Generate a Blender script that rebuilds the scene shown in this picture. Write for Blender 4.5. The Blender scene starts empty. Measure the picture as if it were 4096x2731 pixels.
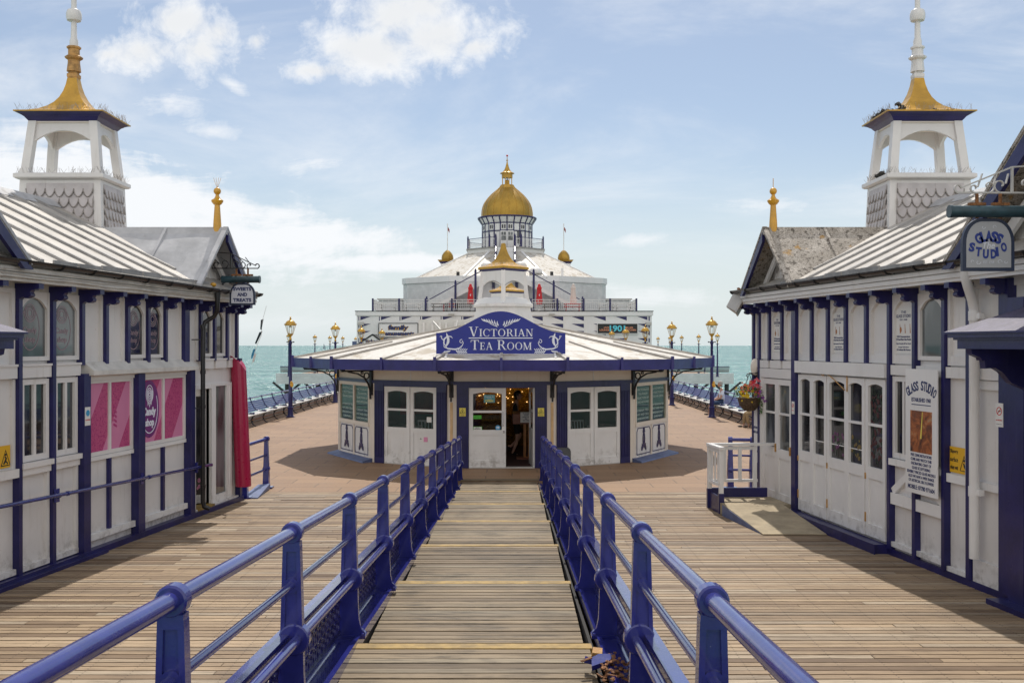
import bpy, bmesh, math, random
from math import sin, cos, tan, pi, radians, sqrt, atan2
from mathutils import Vector, Matrix
random.seed(7)
scene = bpy.context.scene
COL = scene.collection

# ------------------------------------------------------------------ mesh builder
class MB:
    """collects shapes, optionally through a map f(a,b,c)->(x,y,z)"""
    def __init__(s, f=None):
        s.v = []; s.fc = []; s.f = f; s.tint = []; s.t = 0.5; s.m = None
    def add(s, vs, fs):
        o = len(s.v)
        for p in vs:
            if s.m is not None: p = s.m @ Vector(p)
            s.v.append(Vector(s.f(*p)) if s.f else Vector(p))
        for q in fs:
            s.fc.append([o + i for i in q]); s.tint.append(s.t)
        return s
    def box(s, a0, a1, b0, b1, c0, c1):
        v = [(a0,b0,c0),(a1,b0,c0),(a1,b1,c0),(a0,b1,c0),(a0,b0,c1),(a1,b0,c1),(a1,b1,c1),(a0,b1,c1)]
        return s.add(v, [(0,3,2,1),(4,5,6,7),(0,1,5,4),(1,2,6,5),(2,3,7,6),(3,0,4,7)])
    def hexa(s, v):
        return s.add(v, [(0,3,2,1),(4,5,6,7),(0,1,5,4),(1,2,6,5),(2,3,7,6),(3,0,4,7)])
    def bar(s, p, q, w, h, up=(0,0,1)):
        p = Vector(p); q = Vector(q); d = (q-p).normalized(); u = Vector(up)
        if abs(d.dot(u)) > .98: u = Vector((0,1,0))
        x = d.cross(u).normalized()*w/2; y = x.cross(d).normalized()*h/2
        return s.hexa([p-x-y,p+x-y,p+x+y,p-x+y,q-x-y,q+x-y,q+x+y,q-x+y])
    def prism(s, pts, lo, hi, ax=1):
        """polygon pts (2d) extruded along axis ax"""
        n = len(pts)
        def mk(p, e):
            return {0:(e,p[0],p[1]),1:(p[0],e,p[1]),2:(p[0],p[1],e)}[ax]
        v = [mk(p,lo) for p in pts]+[mk(p,hi) for p in pts]
        f = [tuple(range(n-1,-1,-1)), tuple(range(n,2*n))]
        f += [(i,(i+1)%n,n+(i+1)%n,n+i) for i in range(n)]
        return s.add(v,f)
    def tube(s, path, r, n=8, closed=False):
        P = [Vector(p) for p in path]; N = len(P)
        rr = r if isinstance(r,(list,tuple)) else [r]*N
        v=[]; ref=None
        for i,p in enumerate(P):
            a = P[i-1] if (i>0 or closed) else P[i]; b = P[(i+1)%N] if (i<N-1 or closed) else P[i]
            d=(b-a).normalized()
            if ref is None:
                ref = Vector((0,0,1)) if abs(d.z)<.9 else Vector((0,1,0))
            x = ref - d*ref.dot(d)
            if x.length<1e-4: x = d.orthogonal()
            x.normalize(); ref=x; y=d.cross(x)
            for k in range(n):
                t=2*pi*k/n
                v.append(p+(x*cos(t)+y*sin(t))*rr[i])
        f=[]
        M = N if closed else N-1
        for i in range(M):
            j=(i+1)%N
            for k in range(n):
                f.append((i*n+k,i*n+(k+1)%n,j*n+(k+1)%n,j*n+k))
        if not closed:
            f.append(tuple(range(n-1,-1,-1))); f.append(tuple(range((N-1)*n,N*n)))
        return s.add(v,f)
    def lathe(s, prof, c=(0,0), n=16, ph=0., sx=1., sy=1.):
        v=[]; f=[]; L=len(prof)
        for r,z in prof:
            for k in range(n):
                t=ph+2*pi*k/n
                v.append((c[0]+max(r,.0005)*cos(t)*sx, c[1]+max(r,.0005)*sin(t)*sy, z))
        for i in range(L-1):
            for k in range(n):
                f.append((i*n+k,i*n+(k+1)%n,(i+1)*n+(k+1)%n,(i+1)*n+k))
        f.append(tuple(range(n-1,-1,-1))); f.append(tuple(range((L-1)*n,L*n)))
        return s.add(v,f)
    def frust(s, c, w0, d0, z0, w1, d1, z1):
        x,y=c
        return s.hexa([(x-w0/2,y-d0/2,z0),(x+w0/2,y-d0/2,z0),(x+w0/2,y+d0/2,z0),(x-w0/2,y+d0/2,z0),
                       (x-w1/2,y-d1/2,z1),(x+w1/2,y-d1/2,z1),(x+w1/2,y+d1/2,z1),(x-w1/2,y+d1/2,z1)])
    def ball(s, c, r, n=12, m=8, sc=(1,1,1)):
        v=[];f=[]
        for i in range(m+1):
            a=-pi/2+pi*i/m
            for k in range(n):
                t=2*pi*k/n
                v.append((c[0]+max(cos(a),.001)*cos(t)*r*sc[0],c[1]+max(cos(a),.001)*sin(t)*r*sc[1],c[2]+sin(a)*r*sc[2]))
        for i in range(m):
            for k in range(n):
                f.append((i*n+k,i*n+(k+1)%n,(i+1)*n+(k+1)%n,(i+1)*n+k))
        return s.add(v,f)
    def ribbon(s, path, w, d0, d1, ax=1):
        """flat stroke along 2d path with widths w, extruded d0..d1"""
        N=len(path); ww = w if isinstance(w,(list,tuple)) else [w]*N
        L=[];R=[]
        for i in range(N):
            a=path[max(i-1,0)]; b=path[min(i+1,N-1)]
            dx=b[0]-a[0]; dy=b[1]-a[1]; l=sqrt(dx*dx+dy*dy) or 1
            nx,ny=-dy/l,dx/l
            L.append((path[i][0]+nx*ww[i]/2,path[i][1]+ny*ww[i]/2)); R.append((path[i][0]-nx*ww[i]/2,path[i][1]-ny*ww[i]/2))
        def mk(p,e): return {0:(e,p[0],p[1]),1:(p[0],e,p[1]),2:(p[0],p[1],e)}[ax]
        v=[]
        for i in range(N): v += [mk(L[i],d0),mk(R[i],d0),mk(L[i],d1),mk(R[i],d1)]
        f=[]
        for i in range(N-1):
            a=i*4;b=a+4
            f += [(a,b,b+1,a+1),(a+2,a+3,b+3,b+2),(a,a+2,b+2,b),(a+1,b+1,b+3,a+3)]
        f += [(0,1,3,2),((N-1)*4,(N-1)*4+2,(N-1)*4+3,(N-1)*4+1)]
        return s.add(v,f)
    def ring2(s, c, r0, r1, d0, d1, n=16, ax=1, sq=1.):
        pts0=[(c[0]+r0*cos(2*pi*k/n),c[1]+r0*sq*sin(2*pi*k/n)) for k in range(n)]
        pts1=[(c[0]+r1*cos(2*pi*k/n),c[1]+r1*sq*sin(2*pi*k/n)) for k in range(n)]
        def mk(p,e): return {0:(e,p[0],p[1]),1:(p[0],e,p[1]),2:(p[0],p[1],e)}[ax]
        v=[mk(p,d0) for p in pts0]+[mk(p,d0) for p in pts1]+[mk(p,d1) for p in pts0]+[mk(p,d1) for p in pts1]
        f=[]
        for k in range(n):
            j=(k+1)%n
            f += [(k,j,n+j,n+k),(2*n+k,3*n+k,3*n+j,2*n+j),(k,2*n+k,2*n+j,j),(n+k,n+j,3*n+j,3*n+k)]
        return s.add(v,f)
    def build(s, name, mat, parent=None, smooth=False, ang=40, tint=False, bevel=0):
        me=bpy.data.meshes.new(name)
        off = parent_world(parent)
        me.from_pydata([tuple(p-off) for p in s.v],[],s.fc)
        bm=bmesh.new(); bm.from_mesh(me)
        bmesh.ops.recalc_face_normals(bm, faces=bm.faces[:])
        bm.to_mesh(me); bm.free()
        if tint:
            at=me.attributes.new('tint','FLOAT','FACE')
            at.data.foreach_set('value', s.tint[:len(me.polygons)])
        if smooth:
            me.polygons.foreach_set('use_smooth',[True]*len(me.polygons))
            me.set_sharp_from_angle(angle=radians(ang))
        o=bpy.data.objects.new(name,me); COL.objects.link(o)
        if mat: me.materials.append(mat)
        if parent: o.parent=parent
        if bevel:
            b=o.modifiers.new('edge','BEVEL'); b.width=bevel; b.segments=2; b.limit_method='ANGLE'; b.angle_limit=radians(50)
        return o

def parent_world(o):
    v=Vector((0,0,0))
    while o is not None:
        v += o.location; o=o.parent
    return v
def tag(o,label=None,cat=None,group=None,kind=None):
    if label: o['label']=label
    if cat: o['category']=cat
    if group: o['group']=group
    if kind: o['kind']=kind
    return o
def thing(name,label,cat,loc=(0,0,0),group=None):
    o=bpy.data.objects.new(name,None); COL.objects.link(o); o.location=loc
    o.empty_display_size=.2
    return tag(o,label,cat,group)
def copy_tree(o,parent=None,loc=None):
    c=o.copy(); COL.objects.link(c)
    if parent: c.parent=parent
    if loc is not None: c.location=loc
    for ch in list(o.children): copy_tree(ch,c)
    return c
def structure(o): o['kind']='structure'; return o

# ------------------------------------------------------------------ materials
class G:
    """tiny node-graph helper"""
    def __init__(s,nt): s.nt=nt
    def n(s,t,**k):
        o=s.nt.nodes.new(t)
        for a,b in k.items(): setattr(o,a,b)
        return o
    def put(s,sock,x):
        if isinstance(x,bpy.types.NodeSocket): s.nt.links.new(x,sock)
        elif x is not None: sock.default_value=x
    def math(s,op,a,b=None,c=None,clamp=False):
        o=s.n('ShaderNodeMath',operation=op); o.use_clamp=clamp
        s.put(o.inputs[0],a)
        if b is not None: s.put(o.inputs[1],b)
        if c is not None: s.put(o.inputs[2],c)
        return o.outputs[0]
    def mix(s,f,a,b,mode='MIX'):
        o=s.n('ShaderNodeMix',data_type='RGBA',blend_type=mode)
        s.put(o.inputs[0],f); s.put(o.inputs[6],a); s.put(o.inputs[7],b)
        return o.outputs[2]
    def ramp(s,f,stops):
        o=s.n('ShaderNodeValToRGB'); r=o.color_ramp
        while len(r.elements)<len(stops): r.elements.new(.5)
        for e,(p,c) in zip(r.elements,stops):
            e.position=p; e.color=c if len(c)==4 else (*c,1)
        s.put(o.inputs[0],f); return o.outputs[0]
    def ss(s,x,a,b):
        o=s.n('ShaderNodeMapRange',interpolation_type='SMOOTHSTEP')
        s.put(o.inputs[0],x); s.put(o.inputs[1],a); s.put(o.inputs[2],b)
        return o.outputs[0]
    def noise(s,vec,scale,detail=4,rough=.55,dist=0.,out=0):
        o=s.n('ShaderNodeTexNoise'); s.put(o.inputs['Vector'],vec)
        o.inputs['Scale'].default_value=scale; o.inputs['Detail'].default_value=detail
        o.inputs['Roughness'].default_value=rough; o.inputs['Distortion'].default_value=dist
        return o.outputs[out]
    def mapv(s,vec,scale=(1,1,1),loc=(0,0,0),rot=(0,0,0)):
        o=s.n('ShaderNodeMapping'); s.put(o.inputs[0],vec)
        o.inputs['Scale'].default_value=scale; o.inputs['Location'].default_value=loc; o.inputs['Rotation'].default_value=rot
        return o.outputs[0]
    def pos(s): return s.n('ShaderNodeNewGeometry').outputs['Position']
    def attr(s,name): return s.n('ShaderNodeAttribute',attribute_name=name).outputs['Fac']

def c4(c): return (*c,1) if len(c)==3 else c
def new_mat(name):
    m=bpy.data.materials.new(name); m.use_nodes=True
    nt=m.node_tree; b=nt.nodes['Principled BSDF']
    return m,G(nt),b
def paint(name,col,rough=.45,metal=0.,var=.12,dirt=None,dirt_amt=.3,scale=3.,bump=.0,bscale=40.,spec=.5,streak=True,coat=0.,chips=None,chip_amt=.06):
    """painted or coated surface with soft colour wander, vertical streaks and stains"""
    m,g,b=new_mat(name); p=g.pos()
    n1=g.noise(p,scale,5,.6)
    dk=tuple(x*(1-var) for x in col); lt=tuple(min(1,x*(1+var*.5)) for x in col)
    c=g.mix(g.ss(n1,.3,.7),c4(dk),c4(lt))
    if dirt is not None:
        sv=g.mapv(p,(6,6,.7) if streak else (1,1,1))
        n2=g.noise(sv,1.6 if streak else scale*1.7,6,.65)
        n3=g.noise(p,1.1,3,.5)
        f=g.math('MULTIPLY',g.ss(n2,.52,.78),g.ss(n3,.35,.65))
        c=g.mix(g.math('MULTIPLY',f,dirt_amt),c,c4(dirt))
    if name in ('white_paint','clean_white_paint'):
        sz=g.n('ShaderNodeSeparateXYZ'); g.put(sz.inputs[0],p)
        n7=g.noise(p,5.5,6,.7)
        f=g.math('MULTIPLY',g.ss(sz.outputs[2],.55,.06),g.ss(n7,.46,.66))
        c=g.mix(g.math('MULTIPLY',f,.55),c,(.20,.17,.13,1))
    if chips is not None:
        n4=g.noise(p,26,6,.7); n5=g.noise(p,2.3,3,.5)
        f=g.math('MULTIPLY',g.ss(n4,.70-chip_amt,.72-chip_amt*.5),g.ss(n5,.5,.62))
        c=g.mix(f,c,c4(chips))
    g.put(b.inputs['Base Color'],c)
    nr=g.noise(p,scale*6,4,.6)
    g.put(b.inputs['Roughness'],g.math('MULTIPLY_ADD',nr,.25,max(rough-.12,.03)))
    b.inputs['Metallic'].default_value=metal
    b.inputs['Specular IOR Level'].default_value=spec
    b.inputs['Coat Weight'].default_value=coat
    if bump:
        bn=g.n('ShaderNodeBump'); bn.inputs['Strength'].default_value=bump; bn.inputs['Distance'].default_value=.01
        g.put(bn.inputs['Height'],g.noise(p,bscale,5,.6)); g.put(b.inputs['Normal'],bn.outputs[0])
    return m
def flat(name,col,rough=.5,metal=0.,emit=0.):
    m,g,b=new_mat(name)
    b.inputs['Base Color'].default_value=c4(col); b.inputs['Roughness'].default_value=rough; b.inputs['Metallic'].default_value=metal
    if emit:
        b.inputs['Emission Color'].default_value=c4(col); b.inputs['Emission Strength'].default_value=emit
    return m

M={}
M['white']=paint('white_paint',(.70,.67,.64),.42,var=.05,dirt=(.34,.27,.18),dirt_amt=.4,scale=1.5,bump=.08,bscale=22,chips=(.34,.22,.12),chip_amt=.05)
M['white_clean']=paint('clean_white_paint',(.74,.72,.695),.4,var=.06,dirt=(.42,.36,.28),dirt_amt=.3,scale=1.2,bump=.05)
M['cream']=paint('cream_paint',(.74,.66,.56),.45,var=.05,dirt=(.48,.33,.18),dirt_amt=.3,scale=1.5)
M['white_wood']=paint('weathered_white_wood',(.62,.59,.54),.6,var=.15,dirt=(.25,.2,.14),dirt_amt=.6,scale=4,bump=.3,bscale=30,streak=False)
M['blue']=paint('navy_blue_paint',(.0155,.014,.092),.34,var=.28,dirt=(.06,.062,.13),dirt_amt=.45,scale=3,bump=.16,bscale=30,coat=.1,spec=.4,chips=(.10,.09,.13),chip_amt=.035)
M['blue_rail']=paint('glossy_blue_rail_paint',(.022,.026,.185),.17,var=.2,dirt=(.06,.07,.17),dirt_amt=.3,scale=5,bump=.07,bscale=50,coat=.45,streak=False,chips=(.10,.11,.2),chip_amt=.04)
M['blue_faded']=paint('faded_blue_paint',(.10,.13,.25),.5,var=.25,dirt=(.2,.22,.3),dirt_amt=.5,scale=4,bump=.2,chips=(.03,.04,.1),chip_amt=.1)
M['blue_fascia']=paint('blue_fascia_paint',(.030,.028,.165),.4,var=.2,dirt=(.08,.09,.17),dirt_amt=.35,scale=3,bump=.1)
M['blue_sign']=paint('royal_blue_sign',(.012,.022,.24),.35,var=.08,scale=2)
M['letter']=flat('white_lettering',(.74,.76,.82),.5)
M['ink']=flat('dark_blue_ink',(.03,.04,.12),.6)
M['black']=paint('black_plastic',(.018,.016,.016),.3,var=.3,scale=5,bump=.05)
M['blackiron']=paint('black_iron',(.02,.02,.022),.45,var=.3,scale=8)
M['gold']=paint('gold_paint',(.52,.29,.038),.34,metal=.35,var=.22,dirt=(.22,.12,.02),dirt_amt=.5,scale=3.5,bump=.12,bscale=25,streak=False)
M['gold_dome']=paint('gilded_sheet',(.42,.245,.035),.38,metal=.45,var=.2,dirt=(.25,.14,.02),dirt_amt=.4,scale=.8,bump=.2,bscale=5)
M['yellow_gold']=paint('ochre_gloss_paint',(.62,.32,.02),.3,var=.12,scale=6,coat=.3)
M['rust']=paint('rusty_paint',(.50,.27,.08),.6,var=.4,dirt=(.24,.075,.02),dirt_amt=1.,scale=9,bump=.3)
M['rust_dark']=paint('rusted_iron',(.24,.10,.035),.8,var=.5,dirt=(.45,.22,.07),dirt_amt=.8,scale=30,bump=.8,bscale=90,streak=False)
M['lead']=paint('grey_lead_sheet',(.44,.44,.45),.45,var=.2,dirt=(.15,.135,.12),dirt_amt=.75,scale=2.4,bump=.5,bscale=4,streak=False)
M['lichen']=None
M['roof_white']=paint('white_roof_sheet',(.43,.395,.35),.5,var=.22,dirt=(.24,.19,.13),dirt_amt=.8,scale=2.5,bump=.25,bscale=12,streak=False)
M['roof_grey']=paint('grey_roof_batten',(.30,.285,.27),.55,var=.3,dirt=(.14,.12,.1),dirt_amt=.6,scale=3,bump=.2,streak=False)
M['grey_far']=paint('off_white_boarding',(.72,.71,.70),.5,var=.06,dirt=(.38,.36,.33),dirt_amt=.4,scale=.8)
M['red']=paint('crimson_fabric',(.36,.004,.05),.3,var=.06,scale=2,bump=.0,coat=.3)
M['red_cloth']=paint('red_parasol_cloth',(.55,.01,.015),.6,var=.1,scale=6)
M['cream_cloth']=paint('pale_parasol_cloth',(.66,.56,.50),.7,var=.1,scale=6)
M['yellow']=flat('sign_yellow',(.72,.40,.012),.45)
M['warn_yellow']=flat('pale_yellow_sign',(.75,.62,.10),.45)
M['sticker']=flat('white_sticker',(.72,.70,.66),.5)
M['sign_red']=flat('sign_red',(.55,.03,.02),.5)
M['sign_black']=flat('sign_black',(.012,.012,.012),.5)
M['orange']=flat('orange_lettering',(.75,.30,.16),.5)
M['cyan']=flat('cyan_lettering',(.10,.55,.66),.5)
M['green']=flat('green_sticker',(.08,.5,.03),.5)
M['teal']=flat('teal_sign',(.10,.33,.36),.5)
M['sky_blue']=flat('blue_sticker',(.03,.28,.5),.5)
M['pink']=flat('pink_vinyl',(.60,.15,.31),.35)
M['pink_light']=flat('pale_pink_vinyl',(.70,.27,.43),.35)
M['magenta']=flat('magenta_vinyl',(.42,.03,.17),.35)
M['purple']=flat('purple_vinyl',(.16,.015,.16),.35)
M['skin']=paint('skin',(.50,.28,.20),.5,var=.1,scale=8)
M['hair']=flat('dark_hair',(.015,.011,.01),.5)
M['grey_hair']=flat('grey_hair',(.32,.29,.26),.6)
M['cloth_black']=flat('black_cloth',(.010,.010,.012),.8)
M['cloth_white']=paint('pale_blue_cloth',(.62,.65,.72),.8,var=.05)
M['denim']=paint('navy_denim',(.03,.06,.13),.85,var=.2,scale=20)
M['khaki']=paint('khaki_cloth',(.33,.24,.13),.85,var=.15,scale=12)
M['shoe']=flat('brown_leather',(.05,.03,.02),.6)
M['wood']=paint('red_brown_wood',(.20,.06,.025),.45,var=.3,scale=4,streak=False)
M['pinewood']=paint('orange_wood',(.38,.15,.04),.5,var=.25,scale=6)
M['dark']=flat('dark_interior',(.018,.015,.013),.8)
M['faint_pink']=flat('faint_pink_print_reflection',(.24,.15,.17),.3)
M['porch_roof']=paint('dusty_blue_roof_paint',(.085,.075,.13),.5,var=.3,dirt=(.32,.27,.30),dirt_amt=.6,scale=6,bump=.3,streak=False)
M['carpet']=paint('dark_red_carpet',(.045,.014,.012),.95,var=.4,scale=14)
M['soil']=paint('old_nest_twigs',(.06,.055,.05),.9,var=.5,scale=20,bump=.8)
M['basket']=paint('wicker_basket',(.09,.055,.03),.9,var=.5,scale=30,bump=.8,bscale=60)
M['leaf']=flat('plant_leaf',(.05,.11,.02),.6)
M['dark_leaf']=flat('shaded_silk_leaf',(.015,.03,.012),.5)
M['steel']=flat('bare_wire',(.33,.30,.27),.45,.6)
M['chrome']=flat('bright_metal',(.6,.6,.62),.25,.9)
M['grey_box']=paint('grey_plastic',(.48,.46,.43),.5,var=.1)
M['glass_lamp']=None
M['yellow_line']=paint('worn_yellow_paint',(.32,.20,.045),.6,var=.4,dirt=(.22,.165,.10),dirt_amt=1.,scale=7,bump=.2,streak=False)
M['ply']=paint('sandy_ramp_board',(.36,.29,.19),.85,var=.25,dirt=(.24,.22,.16),dirt_amt=.6,scale=3,bump=.4,bscale=80,streak=False)
M['tarp']=flat('grey_panel_gap',(.10,.09,.09),.8)

def glass_mat(name,tint=(.9,.95,.93),dens=.0):
    m,g,b=new_mat(name); nt=m.node_tree; out=nt.nodes['Material Output']
    tr=g.n('ShaderNodeBsdfTransparent'); tr.inputs[0].default_value=c4(tint)
    gl=g.n('ShaderNodeBsdfGlossy'); gl.inputs['Roughness'].default_value=.02; gl.inputs[0].default_value=(.9,.9,.9,1)
    lw=g.n('ShaderNodeFresnel'); lw.inputs[0].default_value=1.5
    bf=g.n('ShaderNodeNewGeometry').outputs['Backfacing']
    mx=g.n('ShaderNodeMixShader'); g.put(mx.inputs[0],g.math('MULTIPLY',g.math('MULTIPLY_ADD',lw.outputs[0],.9,.0,clamp=True),g.math('SUBTRACT',1.,bf)))
    g.put(mx.inputs[1],tr.outputs[0]); g.put(mx.inputs[2],gl.outputs[0]); g.put(out.inputs[0],mx.outputs[0])
    return m
M['glass']=glass_mat('clear_glass',(.94,.94,.94))
M['glass_green']=glass_mat('green_film_glass',(.80,.87,.83))
def dark_pane(name,a=(.012,.012,.013),b_=(.06,.06,.065)):
    m,g,b=new_mat(name); p=g.pos()
    n=g.noise(g.mapv(p,(1.2,1.2,.5)),2.2,2,.4)
    g.put(b.inputs['Base Color'],g.mix(g.ss(n,.4,.62),c4(a),c4(b_)))
    b.inputs['Roughness'].default_value=.04; b.inputs['Specular IOR Level'].default_value=.7
    return m
M['pane']=dark_pane('window_pane')
M['pane_grey']=dark_pane('blind_backed_pane',(.05,.055,.055),(.16,.17,.17))

def lichen_mat():
    m,g,b=new_mat('lichen_covered_roof'); p=g.pos()
    n1=g.noise(p,13,8,.7); n2=g.noise(p,2.4,4,.6); n3=g.noise(p,3.3,5,.6); n4=g.noise(p,50,3,.6)
    c=g.mix(g.ss(n2,.35,.7),(.38,.34,.29,1),(.55,.50,.44,1))
    c=g.mix(g.math('MULTIPLY',g.ss(n4,.42,.64),.7),c,(.15,.125,.10,1))
    c=g.mix(g.math('MULTIPLY',g.ss(n1,.52,.60),.8),c,(.06,.048,.036,1))
    c=g.mix(g.math('MULTIPLY',g.math('MULTIPLY',g.ss(n3,.60,.70),g.ss(n1,.4,.5)),.8),c,(.42,.22,.03,1))
    g.put(b.inputs['Base Color'],c); b.inputs['Roughness'].default_value=.8
    bn=g.n('ShaderNodeBump'); bn.inputs['Strength'].default_value=.5; bn.inputs['Distance'].default_value=.02
    g.put(bn.inputs['Height'],g.noise(p,9,5,.6)); g.put(b.inputs['Normal'],bn.outputs[0])
    return m
M['lichen']=lichen_mat()
def canopy_roof_mat():
    m,g,b=new_mat('stained_white_roof'); p=g.pos()
    n1=g.noise(p,2.2,7,.68,.6); n2=g.noise(p,.7,3,.5); n3=g.noise(p,14,5,.7)
    c=g.mix(g.ss(n3,.35,.7),(.47,.44,.39,1),(.60,.575,.53,1))
    f=g.math('MULTIPLY',g.ss(n1,.46,.62),g.ss(n2,.34,.55))
    c=g.mix(g.math('MULTIPLY',f,.8),c,(.27,.205,.12,1))
    f2=g.math('MULTIPLY',g.ss(n3,.56,.7),g.ss(n2,.48,.6))
    c=g.mix(g.math('MULTIPLY',f2,.7),c,(.16,.12,.07,1))
    g.put(b.inputs['Base Color'],c); b.inputs['Roughness'].default_value=.6
    return m
M['canopy_roof']=canopy_roof_mat()
def board_mat(name,dark,light,grey,stain,stain_amt,grainscale=1.0,nails=None):
    m,g,b=new_mat(name); p=g.pos(); t=g.attr('tint')
    grain=g.noise(g.mapv(p,(1.2,34,34)),2.0*grainscale,6,.7,.3)
    w=g.n('ShaderNodeTexWhiteNoise',noise_dimensions='1D'); g.put(w.inputs['W'],g.math('MULTIPLY',t,917.3))
    c=g.mix(t,c4(dark),c4(light))
    c=g.mix(g.math('MULTIPLY',g.ss(w.outputs[0],.5,1),.6),c,c4(grey))
    c=g.mix(g.math('MULTIPLY',g.ss(grain,.47,.66),.6),c,c4(tuple(x*.4 for x in dark)))
    st=g.noise(p,1.5,5,.6); st2=g.noise(g.mapv(p,(1.6,22,22)),1.6,6,.72)
    f=g.math('MULTIPLY',g.ss(st,.42,.62),g.ss(st2,.42,.66))
    c=g.mix(g.math('MULTIPLY',f,stain_amt),c,c4(stain))
    if nails:
        sz=g.n('ShaderNodeSeparateXYZ'); g.put(sz.inputs[0],p)
        def per(v,step,o): return g.math('MULTIPLY',g.math('SUBTRACT',g.math('ABSOLUTE',g.math('SUBTRACT',g.math('FRACT',g.math('DIVIDE',g.math('SUBTRACT',v,o),step)),.5)),.0),step)
        dx=per(sz.outputs[0],.4375,.21875); dy=per(sz.outputs[1],nails[0],nails[1])
        dy=g.math('ABSOLUTE',g.math('SUBTRACT',dy,nails[0]*.24))
        rr2=g.math('ADD',g.math('MULTIPLY',dx,dx),g.math('MULTIPLY',dy,dy))
        c=g.mix(g.math('MULTIPLY',g.math('LESS_THAN',rr2,.0085**2),.8),c,c4(nails[2]))
    g.put(b.inputs['Base Color'],c)
    g.put(b.inputs['Roughness'],g.math('MULTIPLY_ADD',grain,.3,.5))
    b.inputs['Specular IOR Level'].default_value=.35
    bn=g.n('ShaderNodeBump'); bn.inputs['Strength'].default_value=.35; bn.inputs['Distance'].default_value=.004
    g.put(bn.inputs['Height'],grain); g.put(b.inputs['Normal'],bn.outputs[0])
    return m
M['deck']=board_mat('hardwood_deck_board',(.145,.09,.05),(.42,.305,.19),(.36,.30,.225),(.08,.052,.033),.5,nails=(.1178,2.5,(.04,.028,.02)))
M['tread']=board_mat('worn_ramp_board',(.12,.082,.045),(.32,.24,.145),(.25,.21,.145),(.028,.02,.012),1.)
def paving_mat():
    m,g,b=new_mat('speckled_paving'); p=g.pos()
    pr=g.mapv(p,(1,1,1),(0,0,0),(0,0,radians(0)))
    bt=g.n('ShaderNodeTexBrick'); g.put(bt.inputs['Vector'],pr)
    bt.inputs['Scale'].default_value=1.0; bt.inputs['Brick Width'].default_value=1.2; bt.inputs['Row Height'].default_value=.62
    bt.inputs['Mortar Size'].default_value=.016; bt.inputs['Mortar Smooth'].default_value=.3
    bt.inputs['Color1'].default_value=(.215,.122,.064,1); bt.inputs['Color2'].default_value=(.28,.165,.088,1); bt.inputs['Mortar'].default_value=(.11,.065,.035,1)
    n1=g.noise(p,90,3,.7); n2=g.noise(p,.9,5,.6); n3=g.noise(p,34,4,.7)
    c=bt.outputs[0]
    c=g.mix(g.math('MULTIPLY',g.ss(n1,.5,.7),.5),c,(.50,.39,.27,1))
    c=g.mix(g.math('MULTIPLY',g.ss(n3,.5,.68),.45),c,(.22,.13,.07,1))
    c=g.mix(g.math('MULTIPLY',g.ss(n2,.52,.75),.4),c,(.22,.15,.10,1))
    g.put(b.inputs['Base Color'],c); b.inputs['Roughness'].default_value=.62; b.inputs['Specular IOR Level'].default_value=.35
    bn=g.n('ShaderNodeBump'); bn.inputs['Strength'].default_value=.6; bn.inputs['Distance'].default_value=.01
    g.put(bn.inputs['Height'],n1); g.put(b.inputs['Normal'],bn.outputs[0])
    return m
M['paving']=paving_mat()
def sea_mat():
    m,g,b=new_mat('sea_water'); p=g.pos()
    n0=g.noise(g.mapv(p,(.012,.035,1)),1.,4,.6)
    c=g.mix(g.ss(n0,.35,.65),(.055,.165,.152,1),(.105,.245,.218,1))
    g.put(b.inputs['Base Color'],c); b.inputs['Roughness'].default_value=.26
    b.inputs['IOR'].default_value=1.33; b.inputs['Specular IOR Level'].default_value=.32
    def vec(sc,amp):
        n=g.n('ShaderNodeTexNoise'); g.put(n.inputs['Vector'],g.mapv(p,sc)); n.inputs['Scale'].default_value=1.; n.inputs['Detail'].default_value=3.; n.inputs['Roughness'].default_value=.6
        o=g.n('ShaderNodeVectorMath',operation='SUBTRACT'); g.put(o.inputs[0],n.outputs['Color']); o.inputs[1].default_value=(.5,.5,.5)
        q=g.n('ShaderNodeVectorMath',operation='MULTIPLY'); g.put(q.inputs[0],o.outputs[0]); q.inputs[1].default_value=(amp*.52,amp,0)
        return q.outputs[0]
    a1=g.n('ShaderNodeVectorMath',operation='ADD'); g.put(a1.inputs[0],vec((.22,.40,1),3.9)); g.put(a1.inputs[1],vec((.8,1.5,1),2.9))
    a2=g.n('ShaderNodeVectorMath',operation='ADD'); g.put(a2.inputs[0],a1.outputs[0]); a2.inputs[1].default_value=(0,0,1)
    a3=g.n('ShaderNodeVectorMath',operation='NORMALIZE'); g.put(a3.inputs[0],a2.outputs[0])
    g.put(b.inputs['Normal'],a3.outputs[0])
    return m
M['sea']=sea_mat()
def boards_far():
    """horizontal weatherboarding"""
    m,g,b=new_mat('white_weatherboard'); p=g.pos()
    s=g.n('ShaderNodeSeparateXYZ'); g.put(s.inputs[0],p)
    fr=g.math('FRACT',g.math('MULTIPLY',s.outputs[2],1/.17))
    n=g.noise(p,1.4,4,.6)
    c=g.mix(g.ss(n,.35,.7),(.66,.655,.65,1),(.77,.765,.76,1))
    g.put(b.inputs['Base Color'],c); b.inputs['Roughness'].default_value=.5
    bn=g.n('ShaderNodeBump'); bn.inputs['Strength'].default_value=1.; bn.inputs['Distance'].default_value=.03
    g.put(bn.inputs['Height'],fr); g.put(b.inputs['Normal'],bn.outputs[0])
    return m
M['weatherboard']=boards_far()
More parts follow.
